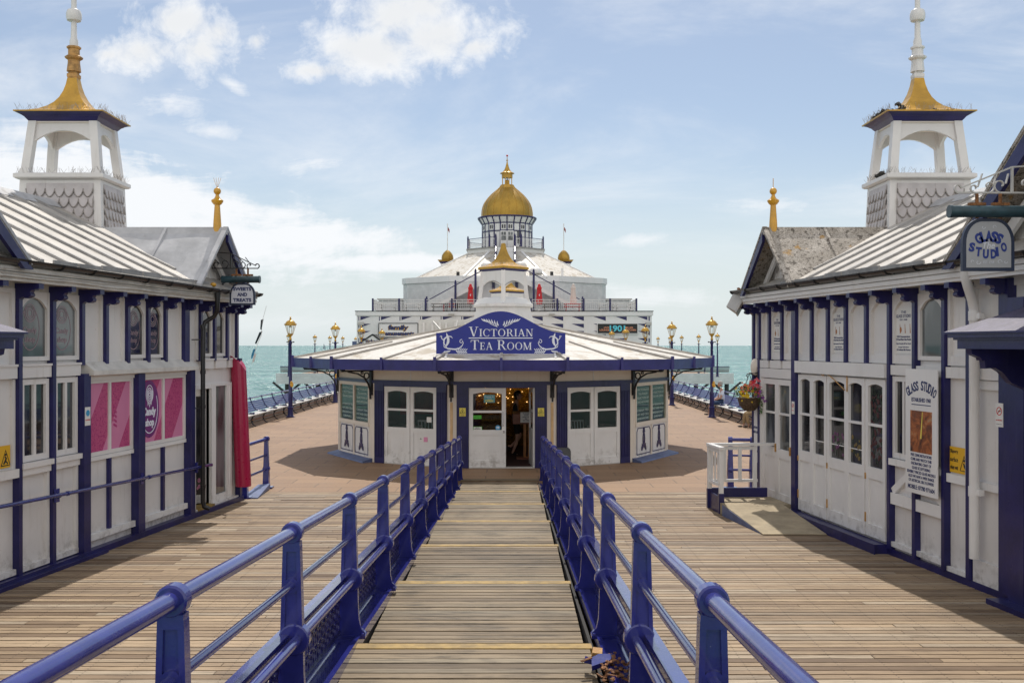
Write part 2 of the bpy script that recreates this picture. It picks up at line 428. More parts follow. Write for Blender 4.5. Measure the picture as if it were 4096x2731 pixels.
def candy_mat():
    m,g,b=new_mat('pink_candy_vinyl'); p=g.pos()
    s=g.n('ShaderNodeSeparateXYZ'); g.put(s.inputs[0],p)
    n=g.noise(p,14,3,.5); n2=g.noise(p,22,2,.4)
    ring=g.math('LESS_THAN',g.math('ABSOLUTE',g.math('SUBTRACT',n,.5)),.016)
    ring2=g.math('LESS_THAN',g.math('ABSOLUTE',g.math('SUBTRACT',n2,.55)),.014)
    pat=g.math('MAXIMUM',ring,ring2)
    dk=g.mix(pat,(.50,.075,.20,1),(.33,.03,.13,1))
    d=g.math('FRACT',g.math('ADD',g.math('MULTIPLY',s.outputs[1],.95),g.math('MULTIPLY',s.outputs[2],-.62)))
    band=g.math('LESS_THAN',d,.42)
    c=g.mix(band,dk,(.62,.21,.36,1))
    g.put(b.inputs['Base Color'],c); b.inputs['Roughness'].default_value=.25
    return m
M['candy']=candy_mat()
def tinsel_mat():
    m,g,b=new_mat('gold_tinsel'); p=g.pos()
    n=g.noise(g.mapv(p,(16,16,26)),1.,4,.8)
    g.put(b.inputs['Base Color'],g.mix(g.ss(n,.4,.7),(.30,.15,.02,1),(.75,.45,.10,1)))
    b.inputs['Metallic'].default_value=.9; b.inputs['Roughness'].default_value=.25
    bn=g.n('ShaderNodeBump'); bn.inputs['Strength'].default_value=1.; bn.inputs['Distance'].default_value=.06
    g.put(bn.inputs['Height'],n); g.put(b.inputs['Normal'],bn.outputs[0])
    return m
M['tinsel']=tinsel_mat()
M['fairy']=flat('warm_lamp_glow',(1.,.62,.22),.4,0,3.)
def photo_mat():
    m,g,b=new_mat('orange_brown_picture'); p=g.pos()
    n=g.noise(p,4.5,6,.65,1.2); n2=g.noise(p,9,5,.7)
    c=g.ramp(n,[(.30,(.03,.012,.008)),(.45,(.22,.06,.015)),(.55,(.42,.13,.03)),(.68,(.36,.27,.15)),(.8,(.45,.5,.5))])
    c=g.mix(g.math('MULTIPLY',g.ss(n2,.5,.7),.5),c,(.05,.02,.01,1))
    g.put(b.inputs['Base Color'],c); b.inputs['Roughness'].default_value=.3
    return m
M['picture']=photo_mat()
def flower_mat(name,col): return flat(name,col,.6)

# ------------------------------------------------------------------ lettering
def text(body,f,u,n0,z,w,h,mat,name,parent,du=1,depth=.004,fat=0.,shear=0.,rot=0.,keep=False):
    """lettering fitted in a box (u,z)+(w,h) on the mapped plane; du=-1 reads towards lower u"""
    cu=bpy.data.curves.new('tmp','FONT'); cu.body=body; cu.align_x='LEFT'; cu.size=1; cu.offset=fat; cu.shear=shear
    cu.resolution_u=3; cu.extrude=0
    o=bpy.data.objects.new('tmp',cu); COL.objects.link(o)
    me=bpy.data.meshes.new_from_object(o.evaluated_get(bpy.context.evaluated_depsgraph_get()))
    bpy.data.objects.remove(o); bpy.data.curves.remove(cu)
    xs=[v.co.x for v in me.vertices]; ys=[v.co.y for v in me.vertices]
    x0,x1,y0,y1=min(xs),max(xs),min(ys),max(ys)
    kx=w/(x1-x0); ky=h/(y1-y0)
    if keep: kx=ky=min(kx,ky)
    mb=MB(f)
    cx,cz=u+du*w/2,z+h/2
    def mp(x,y,d):
        a=(x-(x0+x1)/2)*kx; c=(y-(y0+y1)/2)*ky
        a,c=a*cos(rot)-c*sin(rot),a*sin(rot)+c*cos(rot)
        return (cx+du*a,n0+d,cz+c)
    vs=[mp(v.co.x,v.co.y,depth) for v in me.vertices]
    mb.add(vs,[tuple(p.vertices) for p in me.polygons])
    # rim so the letters have real thickness
    cnt={}
    for p in me.polygons:
        q=list(p.vertices)
        for i in range(len(q)):
            e=(q[i],q[(i+1)%len(q)]); k=tuple(sorted(e)); cnt.setdefault(k,[]).append(e)
    base=len(vs)
    lo=[mp(v.co.x,v.co.y,0) for v in me.vertices]
    mb.add(lo,[])
    for k,l in cnt.items():
        if len(l)==1:
            a,b=l[0]; mb.fc.append([a,b,base+b,base+a]); mb.tint.append(.5)
    bpy.data.meshes.remove(me)
    if name is None: return mb
    return mb.build(name,mat,parent)
def merge_mb(l):
    r=MB()
    for m in l:
        o=len(r.v); r.v+=m.v; r.fc+=[[o+i for i in q] for q in m.fc]; r.tint+=m.tint
    return r
def arc_text(body,f,uc,n0,zc,R,size,a0,a1,mat,name,parent,du=1,fat=.02,wk=1.):
    """letters set along an arc"""
    L=[]; k=len(body)
    for i,ch in enumerate(body):
        if ch==' ': continue
        a=a0+(a1-a0)*(i+.5)/k
        w=size*(.22 if ch in 'I1' else .46)*wk
        cx=uc+du*R*sin(a); cz=zc+R*cos(a)
        L.append(text(ch,f,cx-du*w/2,n0,cz-size/2,w,size,mat,None,None,du=du,fat=fat,rot=-a))
    return merge_mb(L).build(name,mat,parent)

# serif capitals drawn from strokes, unit cap height
def serif_word(word,f,u0,n0,z0,height,width,mat,name,parent,depth=.012,small=.76):
    TH,TN,SF=.135,.055,.05
    out=[]; x=0.
    def stem(l,x,w=TH,y0=0.,y1=1.):
        l.append(('b',x-w/2,x+w/2,y0,y1))
    def serif(l,x,y,w=.30):
        l.append(('b',x-w/2,x+w/2,y,y+SF) if y<.5 else ('b',x-w/2,x+w/2,y-SF,y))
    def diag(l,xa,ya,xb,yb,w): l.append(('p',[(xa-w/2,ya),(xa+w/2,ya),(xb+w/2,yb),(xb-w/2,yb)]))
    def arc(l,cx,cy,rx,ry,a0,a1,w0,w1):
        N=18; o=[];i=[]
        for k in range(N+1):
            a=a0+(a1-a0)*k/N
            w=TN+(w1-TN)*abs(cos(a))
            o.append((cx+rx*cos(a),cy+ry*sin(a))); i.append((cx+(rx-w)*cos(a),cy+(ry-TN)*sin(a)))
        for k in range(N): l.append(('p',[o[k],o[k+1],i[k+1],i[k]]))
    def glyph(ch):
        l=[]
        if ch=='I': stem(l,.16); serif(l,.16,0); serif(l,.16,1); return l,.32
        if ch=='T':
            stem(l,.36); serif(l,.36,0); l.append(('b',.02,.70,1-TN,1)); diag(l,.04,1-TN,.02,.76,.04); diag(l,.68,1-TN,.70,.76,.04); return l,.72
        if ch=='V':
            diag(l,.13,1,.40,0,TH); diag(l,.66,1,.42,0,TN); serif(l,.13,1); serif(l,.66,1,.24); return l,.80
        if ch=='A':
            diag(l,.36,1,.12,0,TN); diag(l,.38,1,.66,0,TH); l.append(('b',.19,.56,.32,.32+TN)); serif(l,.12,0,.24); serif(l,.66,0,.28); return l,.80
        if ch=='N':
            stem(l,.12,TN); stem(l,.66,TN); diag(l,.14,1,.64,0,TH); serif(l,.12,0,.24); serif(l,.66,1,.24); serif(l,.10,1,.22); return l,.78
        if ch=='M':
            stem(l,.12,TN); stem(l,.82,TH); diag(l,.14,1,.45,.02,TH); diag(l,.80,1,.47,.02,TN); serif(l,.12,0,.24); serif(l,.82,0); serif(l,.12,1,.22); serif(l,.84,1,.26); return l,.98
        if ch=='E':
            stem(l,.18); l.append(('b',.02,.56,0,TN)); l.append(('b',.02,.54,1-TN,1)); l.append(('b',.2,.46,.49,.49+TN)); diag(l,.55,TN,.59,.26,.04); diag(l,.53,1-TN,.54,.78,.04); l.append(('b',.43,.47,.40,.63)); return l,.62
        if ch=='O': arc(l,.42,.5,.40,.52,0,2*pi,TH,TH); return l,.84
        if ch=='C': arc(l,.42,.5,.40,.52,.78,2*pi-.72,TH,TH); l.append(('b',.69,.73,.66,.98)); return l,.76
        if ch=='R':
            stem(l,.18); serif(l,.18,0); l.append(('b',.02,.40,1-TN,1)); l.append(('b',.2,.42,.48,.48+TN)); arc(l,.38,.74,.25,.26,-pi/2,pi/2,TH,TH); diag(l,.40,.52,.70,0,TH); serif(l,.72,0,.22); return l,.80
        return l,.35
    segs=[]
    for i,ch in enumerate(word):
        if ch==' ': x+=.30; continue
        k=1. if (i==0 or word[i-1]==' ') else small
        l,w=glyph(ch)
        for e in l:
            if e[0]=='b': segs.append([(x+e[1]*k,e[3]*k),(x+e[2]*k,e[3]*k),(x+e[2]*k,e[4]*k),(x+e[1]*k,e[4]*k)])
            else: segs.append([(x+p[0]*k,p[1]*k) for p in e[1]])
        x+=w*k+.06
    kx=width/(x-.06); mb=MB(f)
    for j,p in enumerate(segs):
        mb.prism([(u0+a*kx,z0+b*height) for a,b in p],n0,n0+depth+j*.00002,1)
    return mb.build(name,mat,parent)
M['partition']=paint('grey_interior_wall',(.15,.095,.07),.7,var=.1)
M['ceiling']=paint('interior_ceiling',(.45,.42,.38),.8,var=.05)
M['wall_red']=paint('red_interior_wall',(.30,.03,.02),.6,var=.15)
M['film']=paint('green_menu_film',(.10,.125,.108),.5,var=.3,scale=5)
M['pale_ink']=flat('pale_green_lettering',(.50,.62,.56),.5)
M['rust_stain']=paint('rust_stained_paint',(.62,.40,.20),.5,var=.2,dirt=(.72,.62,.5),dirt_amt=.8,scale=3)
M['peeling']=paint('peeling_white_board',(.62,.60,.56),.7,var=.1,dirt=(.25,.17,.1),dirt_amt=.5,scale=2,chips=(.24,.12,.07),chip_amt=.08,streak=False)
M['pale_green']=paint('pale_sea_green_paint',(.42,.50,.50),.5,var=.1,scale=1)
M['flag_red']=flat('red_flag',(.35,.08,.08),.7)
M['dark_wood']=paint('dark_brown_wood',(.05,.03,.02),.6,var=.3)
# ------------------------------------------------------------------ camera, sun, sky
cam=bpy.data.cameras.new('camera'); co=bpy.data.objects.new('camera',cam); COL.objects.link(co); scene.camera=co
co.location=(0,0,3); co.rotation_euler=(radians(90),0,0)
cam.sensor_width=36; cam.lens=35; cam.shift_y=(1381-1365.5)/4096.; cam.clip_end=40000; cam.clip_start=.05
SUN_EL=radians(56.5); SUN_AZ=radians(2.)
sl=bpy.data.lights.new('sun','SUN'); sl.energy=3.5; sl.angle=radians(.53); sl.color=(1,.95,.87)
so=bpy.data.objects.new('sun',sl); COL.objects.link(so)
d=Vector((sin(SUN_AZ)*cos(SUN_EL),cos(SUN_AZ)*cos(SUN_EL),sin(SUN_EL)))
so.rotation_euler=(-d).to_track_quat('-Z','Y').to_euler(); so.location=(0,20,40)
scene.view_settings.view_transform='Standard'; scene.view_settings.look='None'
scene.view_settings.exposure=EXPOSURE=0.16
scene.view_settings.gamma=1
try: scene.cycles.max_bounces=8; scene.cycles.sample_clamp_indirect=6
except Exception: pass

w=bpy.data.worlds.new('World'); scene.world=w; w.use_nodes=True
nt=w.node_tree; nt.nodes.clear(); g=G(nt)
out=g.n('ShaderNodeOutputWorld')
sky=g.n('ShaderNodeTexSky',sky_type='NISHITA'); sky.sun_disc=False
sky.sun_elevation=SUN_EL; sky.sun_rotation=SUN_AZ; sky.air_density=1.0; sky.dust_density=.6; sky.ozone_density=2.0; sky.altitude=0
tc=g.n('ShaderNodeTexCoord').outputs['Generated']
sx=g.n('ShaderNodeSeparateXYZ'); g.put(sx.inputs[0],tc)
X,Y,Z=sx.outputs
yy=g.math('MAXIMUM',g.math('ABSOLUTE',Y),.05)
u=g.math('DIVIDE',X,yy); v=g.math('DIVIDE',Z,yy)
cv=g.n('ShaderNodeCombineXYZ'); g.put(cv.inputs[0],u); g.put(cv.inputs[1],v)
g.put(cv.inputs[2],g.math('MULTIPLY',g.math('LESS_THAN',Y,0.),3.))
P=cv.outputs[0]
nA=g.noise(P,9,9,.62,.35); nB=g.noise(P,30,7,.66,.3); nS=g.noise(g.mapv(P,(2.6,11,1)),1.7,9,.68,1.2); nW=g.noise(g.mapv(P,(1.6,5.2,1),(0,0,0),(0,0,-.30)),1.3,8,.62,.5)
wob=g.math('ADD',g.math('MULTIPLY',g.math('SUBTRACT',nA,.5),3.2),g.math('MULTIPLY',g.math('SUBTRACT',nB,.5),2.0))
front=g.math('GREATER_THAN',Y,0.)
def blob(cx,cy,rx,ry,rot=0.):
    px=(cx-2048)/3982.; py=(1381-cy)/3982.; rx/=3982.; ry/=3982.
    du=g.math('SUBTRACT',u,px); dv=g.math('SUBTRACT',v,py)
    a=g.math('ADD',g.math('MULTIPLY',du,cos(rot)),g.math('MULTIPLY',dv,sin(rot)))
    b=g.math('SUBTRACT',g.math('MULTIPLY',dv,cos(rot)),g.math('MULTIPLY',du,sin(rot)))
    a=g.math('DIVIDE',a,rx); b=g.math('DIVIDE',b,ry)
    r=g.math('SQRT',g.math('ADD',g.math('MULTIPLY',a,a),g.math('MULTIPLY',b,b)))
    return g.math('SUBTRACT',1.,r)
def union(l):
    o=l[0]
    for x in l[1:]: o=g.math('MAXIMUM',o,x)
    return o
cum=union([blob(720,90,240,145),blob(560,205,300,115),blob(800,200,180,130),blob(1025,165,70,80),blob(880,130,130,110),blob(430,220,110,50),
           blob(1580,60,260,180),blob(1480,200,340,140),blob(1740,150,310,165),blob(1270,285,220,60),blob(1900,190,160,70),blob(1690,20,180,130)])
mC=g.math('POWER',g.ss(g.math('ADD',cum,wob),-.6,1.0),1.35)
bank=union([blob(560,830,800,200,-.20),blob(900,950,720,190,-.12),blob(1200,955,480,110,-.05),blob(200,690,520,150,-.12),blob(1520,1050,620,45)])
wisp=union([blob(850,525,260,60,-.12),blob(690,410,210,95),blob(930,340,120,40,-.6),blob(2600,1190,420,60),blob(2350,1150,300,40),blob(100,540,320,110),blob(1250,650,200,60,.1),blob(3100,820,300,50,.05),blob(2560,960,200,45,.1)])
wobS=g.math('ADD',g.math('MULTIPLY',g.math('SUBTRACT',nS,.5),2.0),g.math('MULTIPLY',g.math('SUBTRACT',nB,.5),.9))
mWi=g.math('MULTIPLY',g.ss(g.math('ADD',wisp,g.math('MULTIPLY',wobS,1.3)),-.25,1.25),.85)
mB=g.math('MULTIPLY',g.ss(g.math('ADD',bank,wobS),-.2,.62),.97)
mS=g.math('MULTIPLY_ADD',g.ss(nW,.42,.72),.52,.16)
mS2=g.math('MULTIPLY',g.math('MULTIPLY',g.ss(nS,.50,.78),.5),g.ss(v,.34,.05))
mask=g.math('MAXIMUM',g.math('MULTIPLY',g.math('MAXIMUM',mC,g.math('MAXIMUM',mB,mWi)),front),g.math('MAXIMUM',mS,mS2))
mask=g.math('MULTIPLY',mask,g.ss(v,-.002,.03))
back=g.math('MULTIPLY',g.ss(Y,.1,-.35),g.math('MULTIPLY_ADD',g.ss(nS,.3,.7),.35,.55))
back_fill=g.math('MULTIPLY',back,g.ss(Z,-.01,.06))
hz=g.math('MULTIPLY',g.math('POWER',g.ss(v,.26,-.01),1.35),.93)
vl=g.n('ShaderNodeCombineXYZ'); vl.inputs[2].default_value=1.

bg1=g.n('ShaderNodeBackground'); g.put(bg1.inputs[0],sky.outputs[0]); bg1.inputs[1].default_value=.088
core=g.math('MULTIPLY',g.ss(g.math('ADD',cum,g.math('MULTIPLY',g.math('SUBTRACT',nA,.5),1.6)),.25,.95),front)
ccol=g.mix(g.math('MULTIPLY',core,.5),(.93,.95,.975,1),(.74,.755,.775,1))
bg2=g.n('ShaderNodeBackground'); g.put(bg2.inputs[0],ccol); bg2.inputs[1].default_value=.92
bg3=g.n('ShaderNodeBackground'); bg3.inputs[0].default_value=(.655,.735,.755,1); bg3.inputs[1].default_value=.96
mh=g.n('ShaderNodeMixShader'); g.put(mh.inputs[0],hz); g.put(mh.inputs[1],bg1.outputs[0]); g.put(mh.inputs[2],bg3.outputs[0])
mx=g.n('ShaderNodeMixShader'); g.put(mx.inputs[0],mask); g.put(mx.inputs[1],mh.outputs[0]); g.put(mx.inputs[2],bg2.outputs[0])
bg4=g.n('ShaderNodeBackground'); bg4.inputs[0].default_value=(.97,.955,.94,1); bg4.inputs[1].default_value=1.22  # unseen bright white cloud behind the camera, added as fill light
mb_=g.n('ShaderNodeMixShader'); g.put(mb_.inputs[0],back_fill); g.put(mb_.inputs[1],mx.outputs[0]); g.put(mb_.inputs[2],bg4.outputs[0])
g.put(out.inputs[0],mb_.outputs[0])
SKYN=(bg1,bg2,sky)

# ------------------------------------------------------------------ sea and pier deck
mb=MB(); mb.add([(-15000,-60,-6.2),(15000,-60,-6.2),(15000,26000,-6.2),(-15000,26000,-6.2)],[(0,1,2,3)])
structure(mb.build('sea',M['sea']))

AX=-.27
# side deck: separate boards laid across the pier
def lay_boards(mb,x0,x1,y0,y1,pitch,gap,ztop,th,lmin,lmax,rnd,joints=None):
    n=int(round((y1-y0)/pitch))
    for i in range(n):
        ya=y0+i*pitch; yb=ya+pitch-gap
        x=x0
        while x<x1-.01:
            if joints is None: xe=x1
            else:
                l=rnd.choice(joints)
                xe=min(x1,x+l) if not (x==x0) else min(x1,x0+(l if i%2 else l*.55))
            dz=rnd.uniform(-.0035,.0015)
            mb.t=min(1,max(0,rnd.gauss(.5,.29)))
            mb.box(x,xe-.006,ya,yb,ztop-th+dz,ztop+dz)
            x=xe
rnd=random.Random(3)
mb=MB(); lay_boards(mb,-9.9,9.3,2.5,20.35,  .1178,.022,0.,.05,1.8,3.6,rnd,joints=(1.75,3.5,3.5,5.25))
structure(mb.build('deck_boards',M['deck'],tint=True))
mb=MB(); mb.box(-10.0,9.4,-3,20.4,-.45,-.075)
structure(mb.build('deck_underside',M['dark']))
mb=MB(); mb.box(-10.6,9.8,20.37,97,-.45,-.004); mb.box(-22.8,21.4,97,150,-.45,-.004)
structure(mb.build('pier_paving',M['paving']))
# pier edge boards and the iron legs below
mb=MB()
mb.box(-22.95,-10.5,96.75,96.98,-.75,.28); mb.box(9.9,21.55,96.75,96.98,-.75,.28)
structure(mb.build('pier_edge_boarding',M['weatherboard']))
mb=MB()
for x in (-22,-19,-16,-13,-10.4,9.6,12,15,18,21):
    mb.tube([(x,97.4,-6.5),(x,97.4,-.46)],.22,8)
    mb.bar((x-1.4,97.5,-3.),(x+1.4,97.5,-.6),.18,.2)
    mb.bar((x+1.4,97.5,-3.),(x-1.4,97.5,-.6),.18,.2)
structure(mb.build('pier_piles',M['blackiron']))

# ------------------------------------------------------------------ stepped ramp
NOSE=[4.51+2.5*k for k in range(8)]      # step edges going away from the camera
def tread_z(k): return .90-.15*k
mb=MB(); ny=MB(); rs=MB()
rnd=random.Random(11)
XL,XR=-1.085,.545
y_prev=2.0
for k in range(-1,7):
    ya=NOSE[k] if k>=0 else 2.0
    yb=NOSE[k+1] if k<6 else 21.95
    z=tread_z(k)
    if z<.01: z=.012
    lay_boards(mb,XL,XR,ya+.02,yb-.115,.1035,.017,z,.04,2,2,rnd)
    if k<6:
        ny.box(XL-.012,XR+.012,yb-.112,yb,z-.045,z+.004)
        rs.box(XL+.01,XR-.01,yb-.03,yb-.005,tread_z(k+1)-.05,z-.05)
structure(mb.build('ramp_boards',M['tread'],tint=True))
structure(ny.build('ramp_nosing_strips',M['yellow_line']))
rs.add([],[])
for sx_ in (-1,1):
    x=(XL-.03) if sx_<0 else (XR+.03)
    rs.hexa([(x-.012,2,-.0),(x+.012,2,-.0),(x+.012,22,-.03),(x-.012,22,-.03),(x-.012,2,1.12),(x+.012,2,1.12),(x+.012,22,-.01),(x-.012,22,-.01)])
rs.build('ramp_underframe',M['dark'])['kind']='structure'
mb=MB(); mb.t=.35; mb.box(XL-.05,XR+.05,21.97,22.25,-.02,.022)
structure(mb.build('ramp_foot_strip',M['tread'],tint=True))

# ------------------------------------------------------------------ ramp railings
def kz(y): return .92-.0635*(y-7.17)
PY=[1.57+1.868*k for k in range(12)]
def make_railing(xr,inn,label):
    """xr rail line, inn=+1/-1 direction towards the ramp"""
    t=thing('ramp_railing',label,'railing',(xr,2,0),'blue railings either side of the ramp')
    X=lambda d: xr+inn*d
    y0,y1=1.4,PY[-1]
    def run(off,dz,r,n=14,name='rail'):
        b=MB(); b.tube([(X(off),y0,kz(y0)+dz),(X(off),y1,kz(y1)+dz)],r,n)
        return b.build(name,M['blue_rail'],t,smooth=True)
    run(0,.965,.034,20,'top_rail'); run(0,.69,.021,14,'middle_rail'); run(.03,.40,.027,14,'lower_rail')
    b=MB(); xa,xb=sorted((X(-.085),X(-.012)))
    b.hexa([(xa,y0,kz(y0)+.385),(xb,y0,kz(y0)+.385),(xb,y1,kz(y1)+.385),(xa,y1,kz(y1)+.385),
            (xa,y0,kz(y0)+.43),(xb,y0,kz(y0)+.43),(xb,y1,kz(y1)+.43),(xa,y1,kz(y1)+.43)])
    b.build('flat_rail',M['blue_rail'],t)
    # kerb channel
    b=MB()
    def strip(da,db,za,zb,yb=y1):
        xa,xb=sorted((X(da),X(db)))
        b.hexa([(xa,y0,kz(y0)+za),(xb,y0,kz(y0)+za),(xb,yb,kz(yb)+za),(xa,yb,kz(yb)+za),
                (xa,y0,kz(y0)+zb),(xb,y0,kz(y0)+zb),(xb,yb,kz(yb)+zb),(xa,yb,kz(yb)+zb)])
    strip(-.12,.06,-.045,-.02); strip(.05,.085,-.075,.0); strip(-.125,-.1,-.07,.03)
    k=b.build('kerb_channel',M['blue_rail'],t)
    # solid boarding below the kerb on the deck side
    b=MB(); xa,xb=sorted((X(-.10),X(-.08)))
    b.hexa([(xa,y0,-.03),(xb,y0,-.03),(xb,20.5,-.03),(xa,20.5,-.03),(xa,y0,kz(y0)-.05),(xb,y0,kz(y0)-.05),(xb,20.5,kz(20.5)-.05),(xa,20.5,kz(20.5)-.05)])
    b.build('side_boarding',M['blue'],t)
    # cast post
    def post_mb(y):
        b=MB(); k0=kz(y)
        hw=lambda z: .060-.026*(z/.93)
        prof=[(0,.03),(.055,.03)]
        # shaft with a raised rim and sunk face
        for (za,zb) in ((.43,.90),):
            wa,wb=hw(za),hw(zb)
            b.hexa([(xr-wa,y-.018,k0+za),(xr+wa,y-.018,k0+za),(xr+wa,y+.018,k0+za),(xr-wa,y+.018,k0+za),
                    (xr-wb,y-.018,k0+zb),(xr+wb,y-.018,k0+zb),(xr+wb,y+.018,k0+zb),(xr-wb,y+.018,k0+zb)])
            for s_ in (-1,1):
                b.hexa([(xr+s_*wa-.011,y-.030,k0+za),(xr+s_*wa+.011,y-.030,k0+za),(xr+s_*wa+.011,y+.030,k0+za),(xr+s_*wa-.011,y+.030,k0+za),
                        (xr+s_*wb-.011,y-.030,k0+zb),(xr+s_*wb+.011,y-.030,k0+zb),(xr+s_*wb+.011,y+.030,k0+zb),(xr+s_*wb-.011,y+.030,k0+zb)])
            b.box(xr-wb-.01,xr+wb+.01,y-.0305,y+.0305,k0+zb-.03,k0+zb+.02)
        # rings round the rails
        b.tube([(xr,y-.034,k0+.965),(xr,y-.026,k0+.965),(xr,y+.026,k0+.965),(xr,y+.034,k0+.965)],[.050,.057,.057,.050],18)
        b.tube([(xr,y-.032,k0+.69),(xr,y+.032,k0+.69)],.040,14)
        b.tube([(X(.012),y-.038,k0+.402),(X(.012),y-.03,k0+.402),(X(.012),y+.03,k0+.402),(X(.012),y+.038,k0+.402)],[.076,.084,.084,.076],18)
        # lower bracket with flared foot towards the ramp
        pts=[(X(-.075),k0+.40),(X(.06),k0+.40),(X(.062),k0+.25),(X(.068),k0+.12),(X(.082),k0+.05),(X(.115),k0+.018),(X(.115),k0-.002),(X(-.10),k0-.002),(X(-.10),k0+.1)]
        b.prism(pts,y-.02,y+.02,1)
        xa,xb=sorted((X(-.11),X(.12))); b.box(xa,xb,y-.05,y+.05,k0-.018,k0+.004)
        for s_ in (-.035,.035): b.lathe([(.012,k0+.004),(.012,k0+.016),(.006,k0+.02)],(X(.10),y+s_),8)
        return b
    p0=post_mb(PY[1]).build('post',M['blue_rail'],t,smooth=True,ang=35)
    for y in PY[:1]+PY[2:]:
        c=p0.copy(); COL.objects.link(c); c.parent=t; c.location=Vector((0,y-PY[1],kz(y)-kz(PY[1])))
    # pierced cast panel
    ya,yb=PY[1]+.03,PY[2]-.03; b=MB(); xp=X(-.07)
    L=yb-ya; sl_=-.0635
    def q(a,h): return (ya+a,kz(ya)+.0+h+sl_*a)
    def rb(pl,w): b.ribbon([q(*p_) for p_ in pl],w,xp-.008,xp+.008,0)
    rb([(0,.025),(L,.025)],.02); rb([(0,.345),(L,.345)],.02)
    nc=13; dx=L/nc; hz=.107
    for i in range(nc):
        for j in range(3):
            c=(dx*(i+.5),.078+hz*j)
            pp=[(c[0]+.040*cos(2*pi*k/10),c[1]+.040*sin(2*pi*k/10)) for k in range(11)]
            rb(pp,.013)
            rb([(c[0]-dx/2,c[1]-hz/2),(c[0]-.026,c[1]-.026)],.014); rb([(c[0]+dx/2,c[1]+hz/2),(c[0]+.026,c[1]+.026)],.014)
            rb([(c[0]-dx/2,c[1]+hz/2),(c[0]-.026,c[1]+.026)],.014); rb([(c[0]+dx/2,c[1]-hz/2),(c[0]+.026,c[1]-.026)],.014)
    p0=b.build('pierced_panel',M['blue'],t)
    for y in PY[:1]+PY[2:-1]:
        c=p0.copy(); COL.objects.link(c); c.parent=t; c.location=Vector((0,y-PY[1],kz(y)-kz(PY[1])))
    return t
make_railing(-1.17,1,'glossy blue ramp railing with pierced panels on the sweet kiosk side')
make_railing(.69,-1,'glossy blue ramp railing with pierced panels and rusted kerb on the glass studio side')

# rusty flakes where the kerb has broken away
def chunk(b,c,r,rnd,sc=(1,1,.6)):
    n=7;m=5;v=[];f=[]
    for i in range(m+1):
        a=-pi/2+pi*i/m
        for k in range(n):
            t_=2*pi*k/n; rr=r*rnd.uniform(.55,1.15)
            v.append((c[0]+max(cos(a),.05)*cos(t_)*rr*sc[0],c[1]+max(cos(a),.05)*sin(t_)*rr*sc[1],c[2]+sin(a)*rr*sc[2]))
    for i in range(m):
        for k in range(n): f.append((i*n+k,i*n+(k+1)%n,(i+1)*n+(k+1)%n,(i+1)*n+k))
    b.add(v,f)
rnd=random.Random(5); b=MB()
for i in range(95):
    y=rnd.uniform(5.95,6.42); x=.60+rnd.uniform(-.06,.15)*(1 if y<6.3 else .5)
    chunk(b,(x,y,kz(6.3)+.0+rnd.uniform(-.03,.06)),rnd.uniform(.005,.022),rnd,(1,1.4,.4))
for i in range(9):
    y=rnd.uniform(5.9,6.45); x=.55+rnd.uniform(-.1,.15); a=rnd.uniform(0,pi); l=rnd.uniform(.03,.09); z=kz(6.3)+rnd.uniform(.0,.06)
    b.bar((x-l*cos(a)/2,y-l*sin(a)/2,z),(x+l*cos(a)/2,y+l*sin(a)/2,z+rnd.uniform(-.02,.03)),rnd.uniform(.008,.03),.006)
tag(b.build('rust_flakes',M['rust_dark']),'crumbled rust and splinters heaped on the broken ramp kerb','debris',kind='stuff')
def shard(label,pts,z,th,rx,ry,mat):
    b=MB(); cx=sum(p[0] for p in pts)/len(pts); cy=sum(p[1] for p in pts)/len(pts)
    b.m=Matrix.Translation((cx,cy,z))@Matrix.Rotation(rx,4,'X')@Matrix.Rotation(ry,4,'Y')
    b.prism([(p[0]-cx,p[1]-cy) for p in pts],0,th,2)
    tag(b.build('kerb_fragment',mat),label,'metal fragment','broken pieces of the ramp kerb')
shard('large blue painted kerb fragment lying tilted beside the rust heap',[(.50,6.22),(.62,6.28),(.66,6.36),(.56,6.38),(.51,6.34)],kz(6.3)+.015,.03,.15,-.1,M['blue_rail'])
shard('small dark blue kerb fragment on the ramp boards nearest the walkway',[(.46,6.36),(.52,6.33),(.53,6.37),(.47,6.44)],kz(6.4)+.0,.028,-.1,.15,M['blue_rail'])
shard('orange rusty block of broken kerb wedged against the channel',[(.51,6.44),(.575,6.45),(.585,6.53),(.52,6.52)],kz(6.45)+.01,.045,.2,.2,M['rust'])
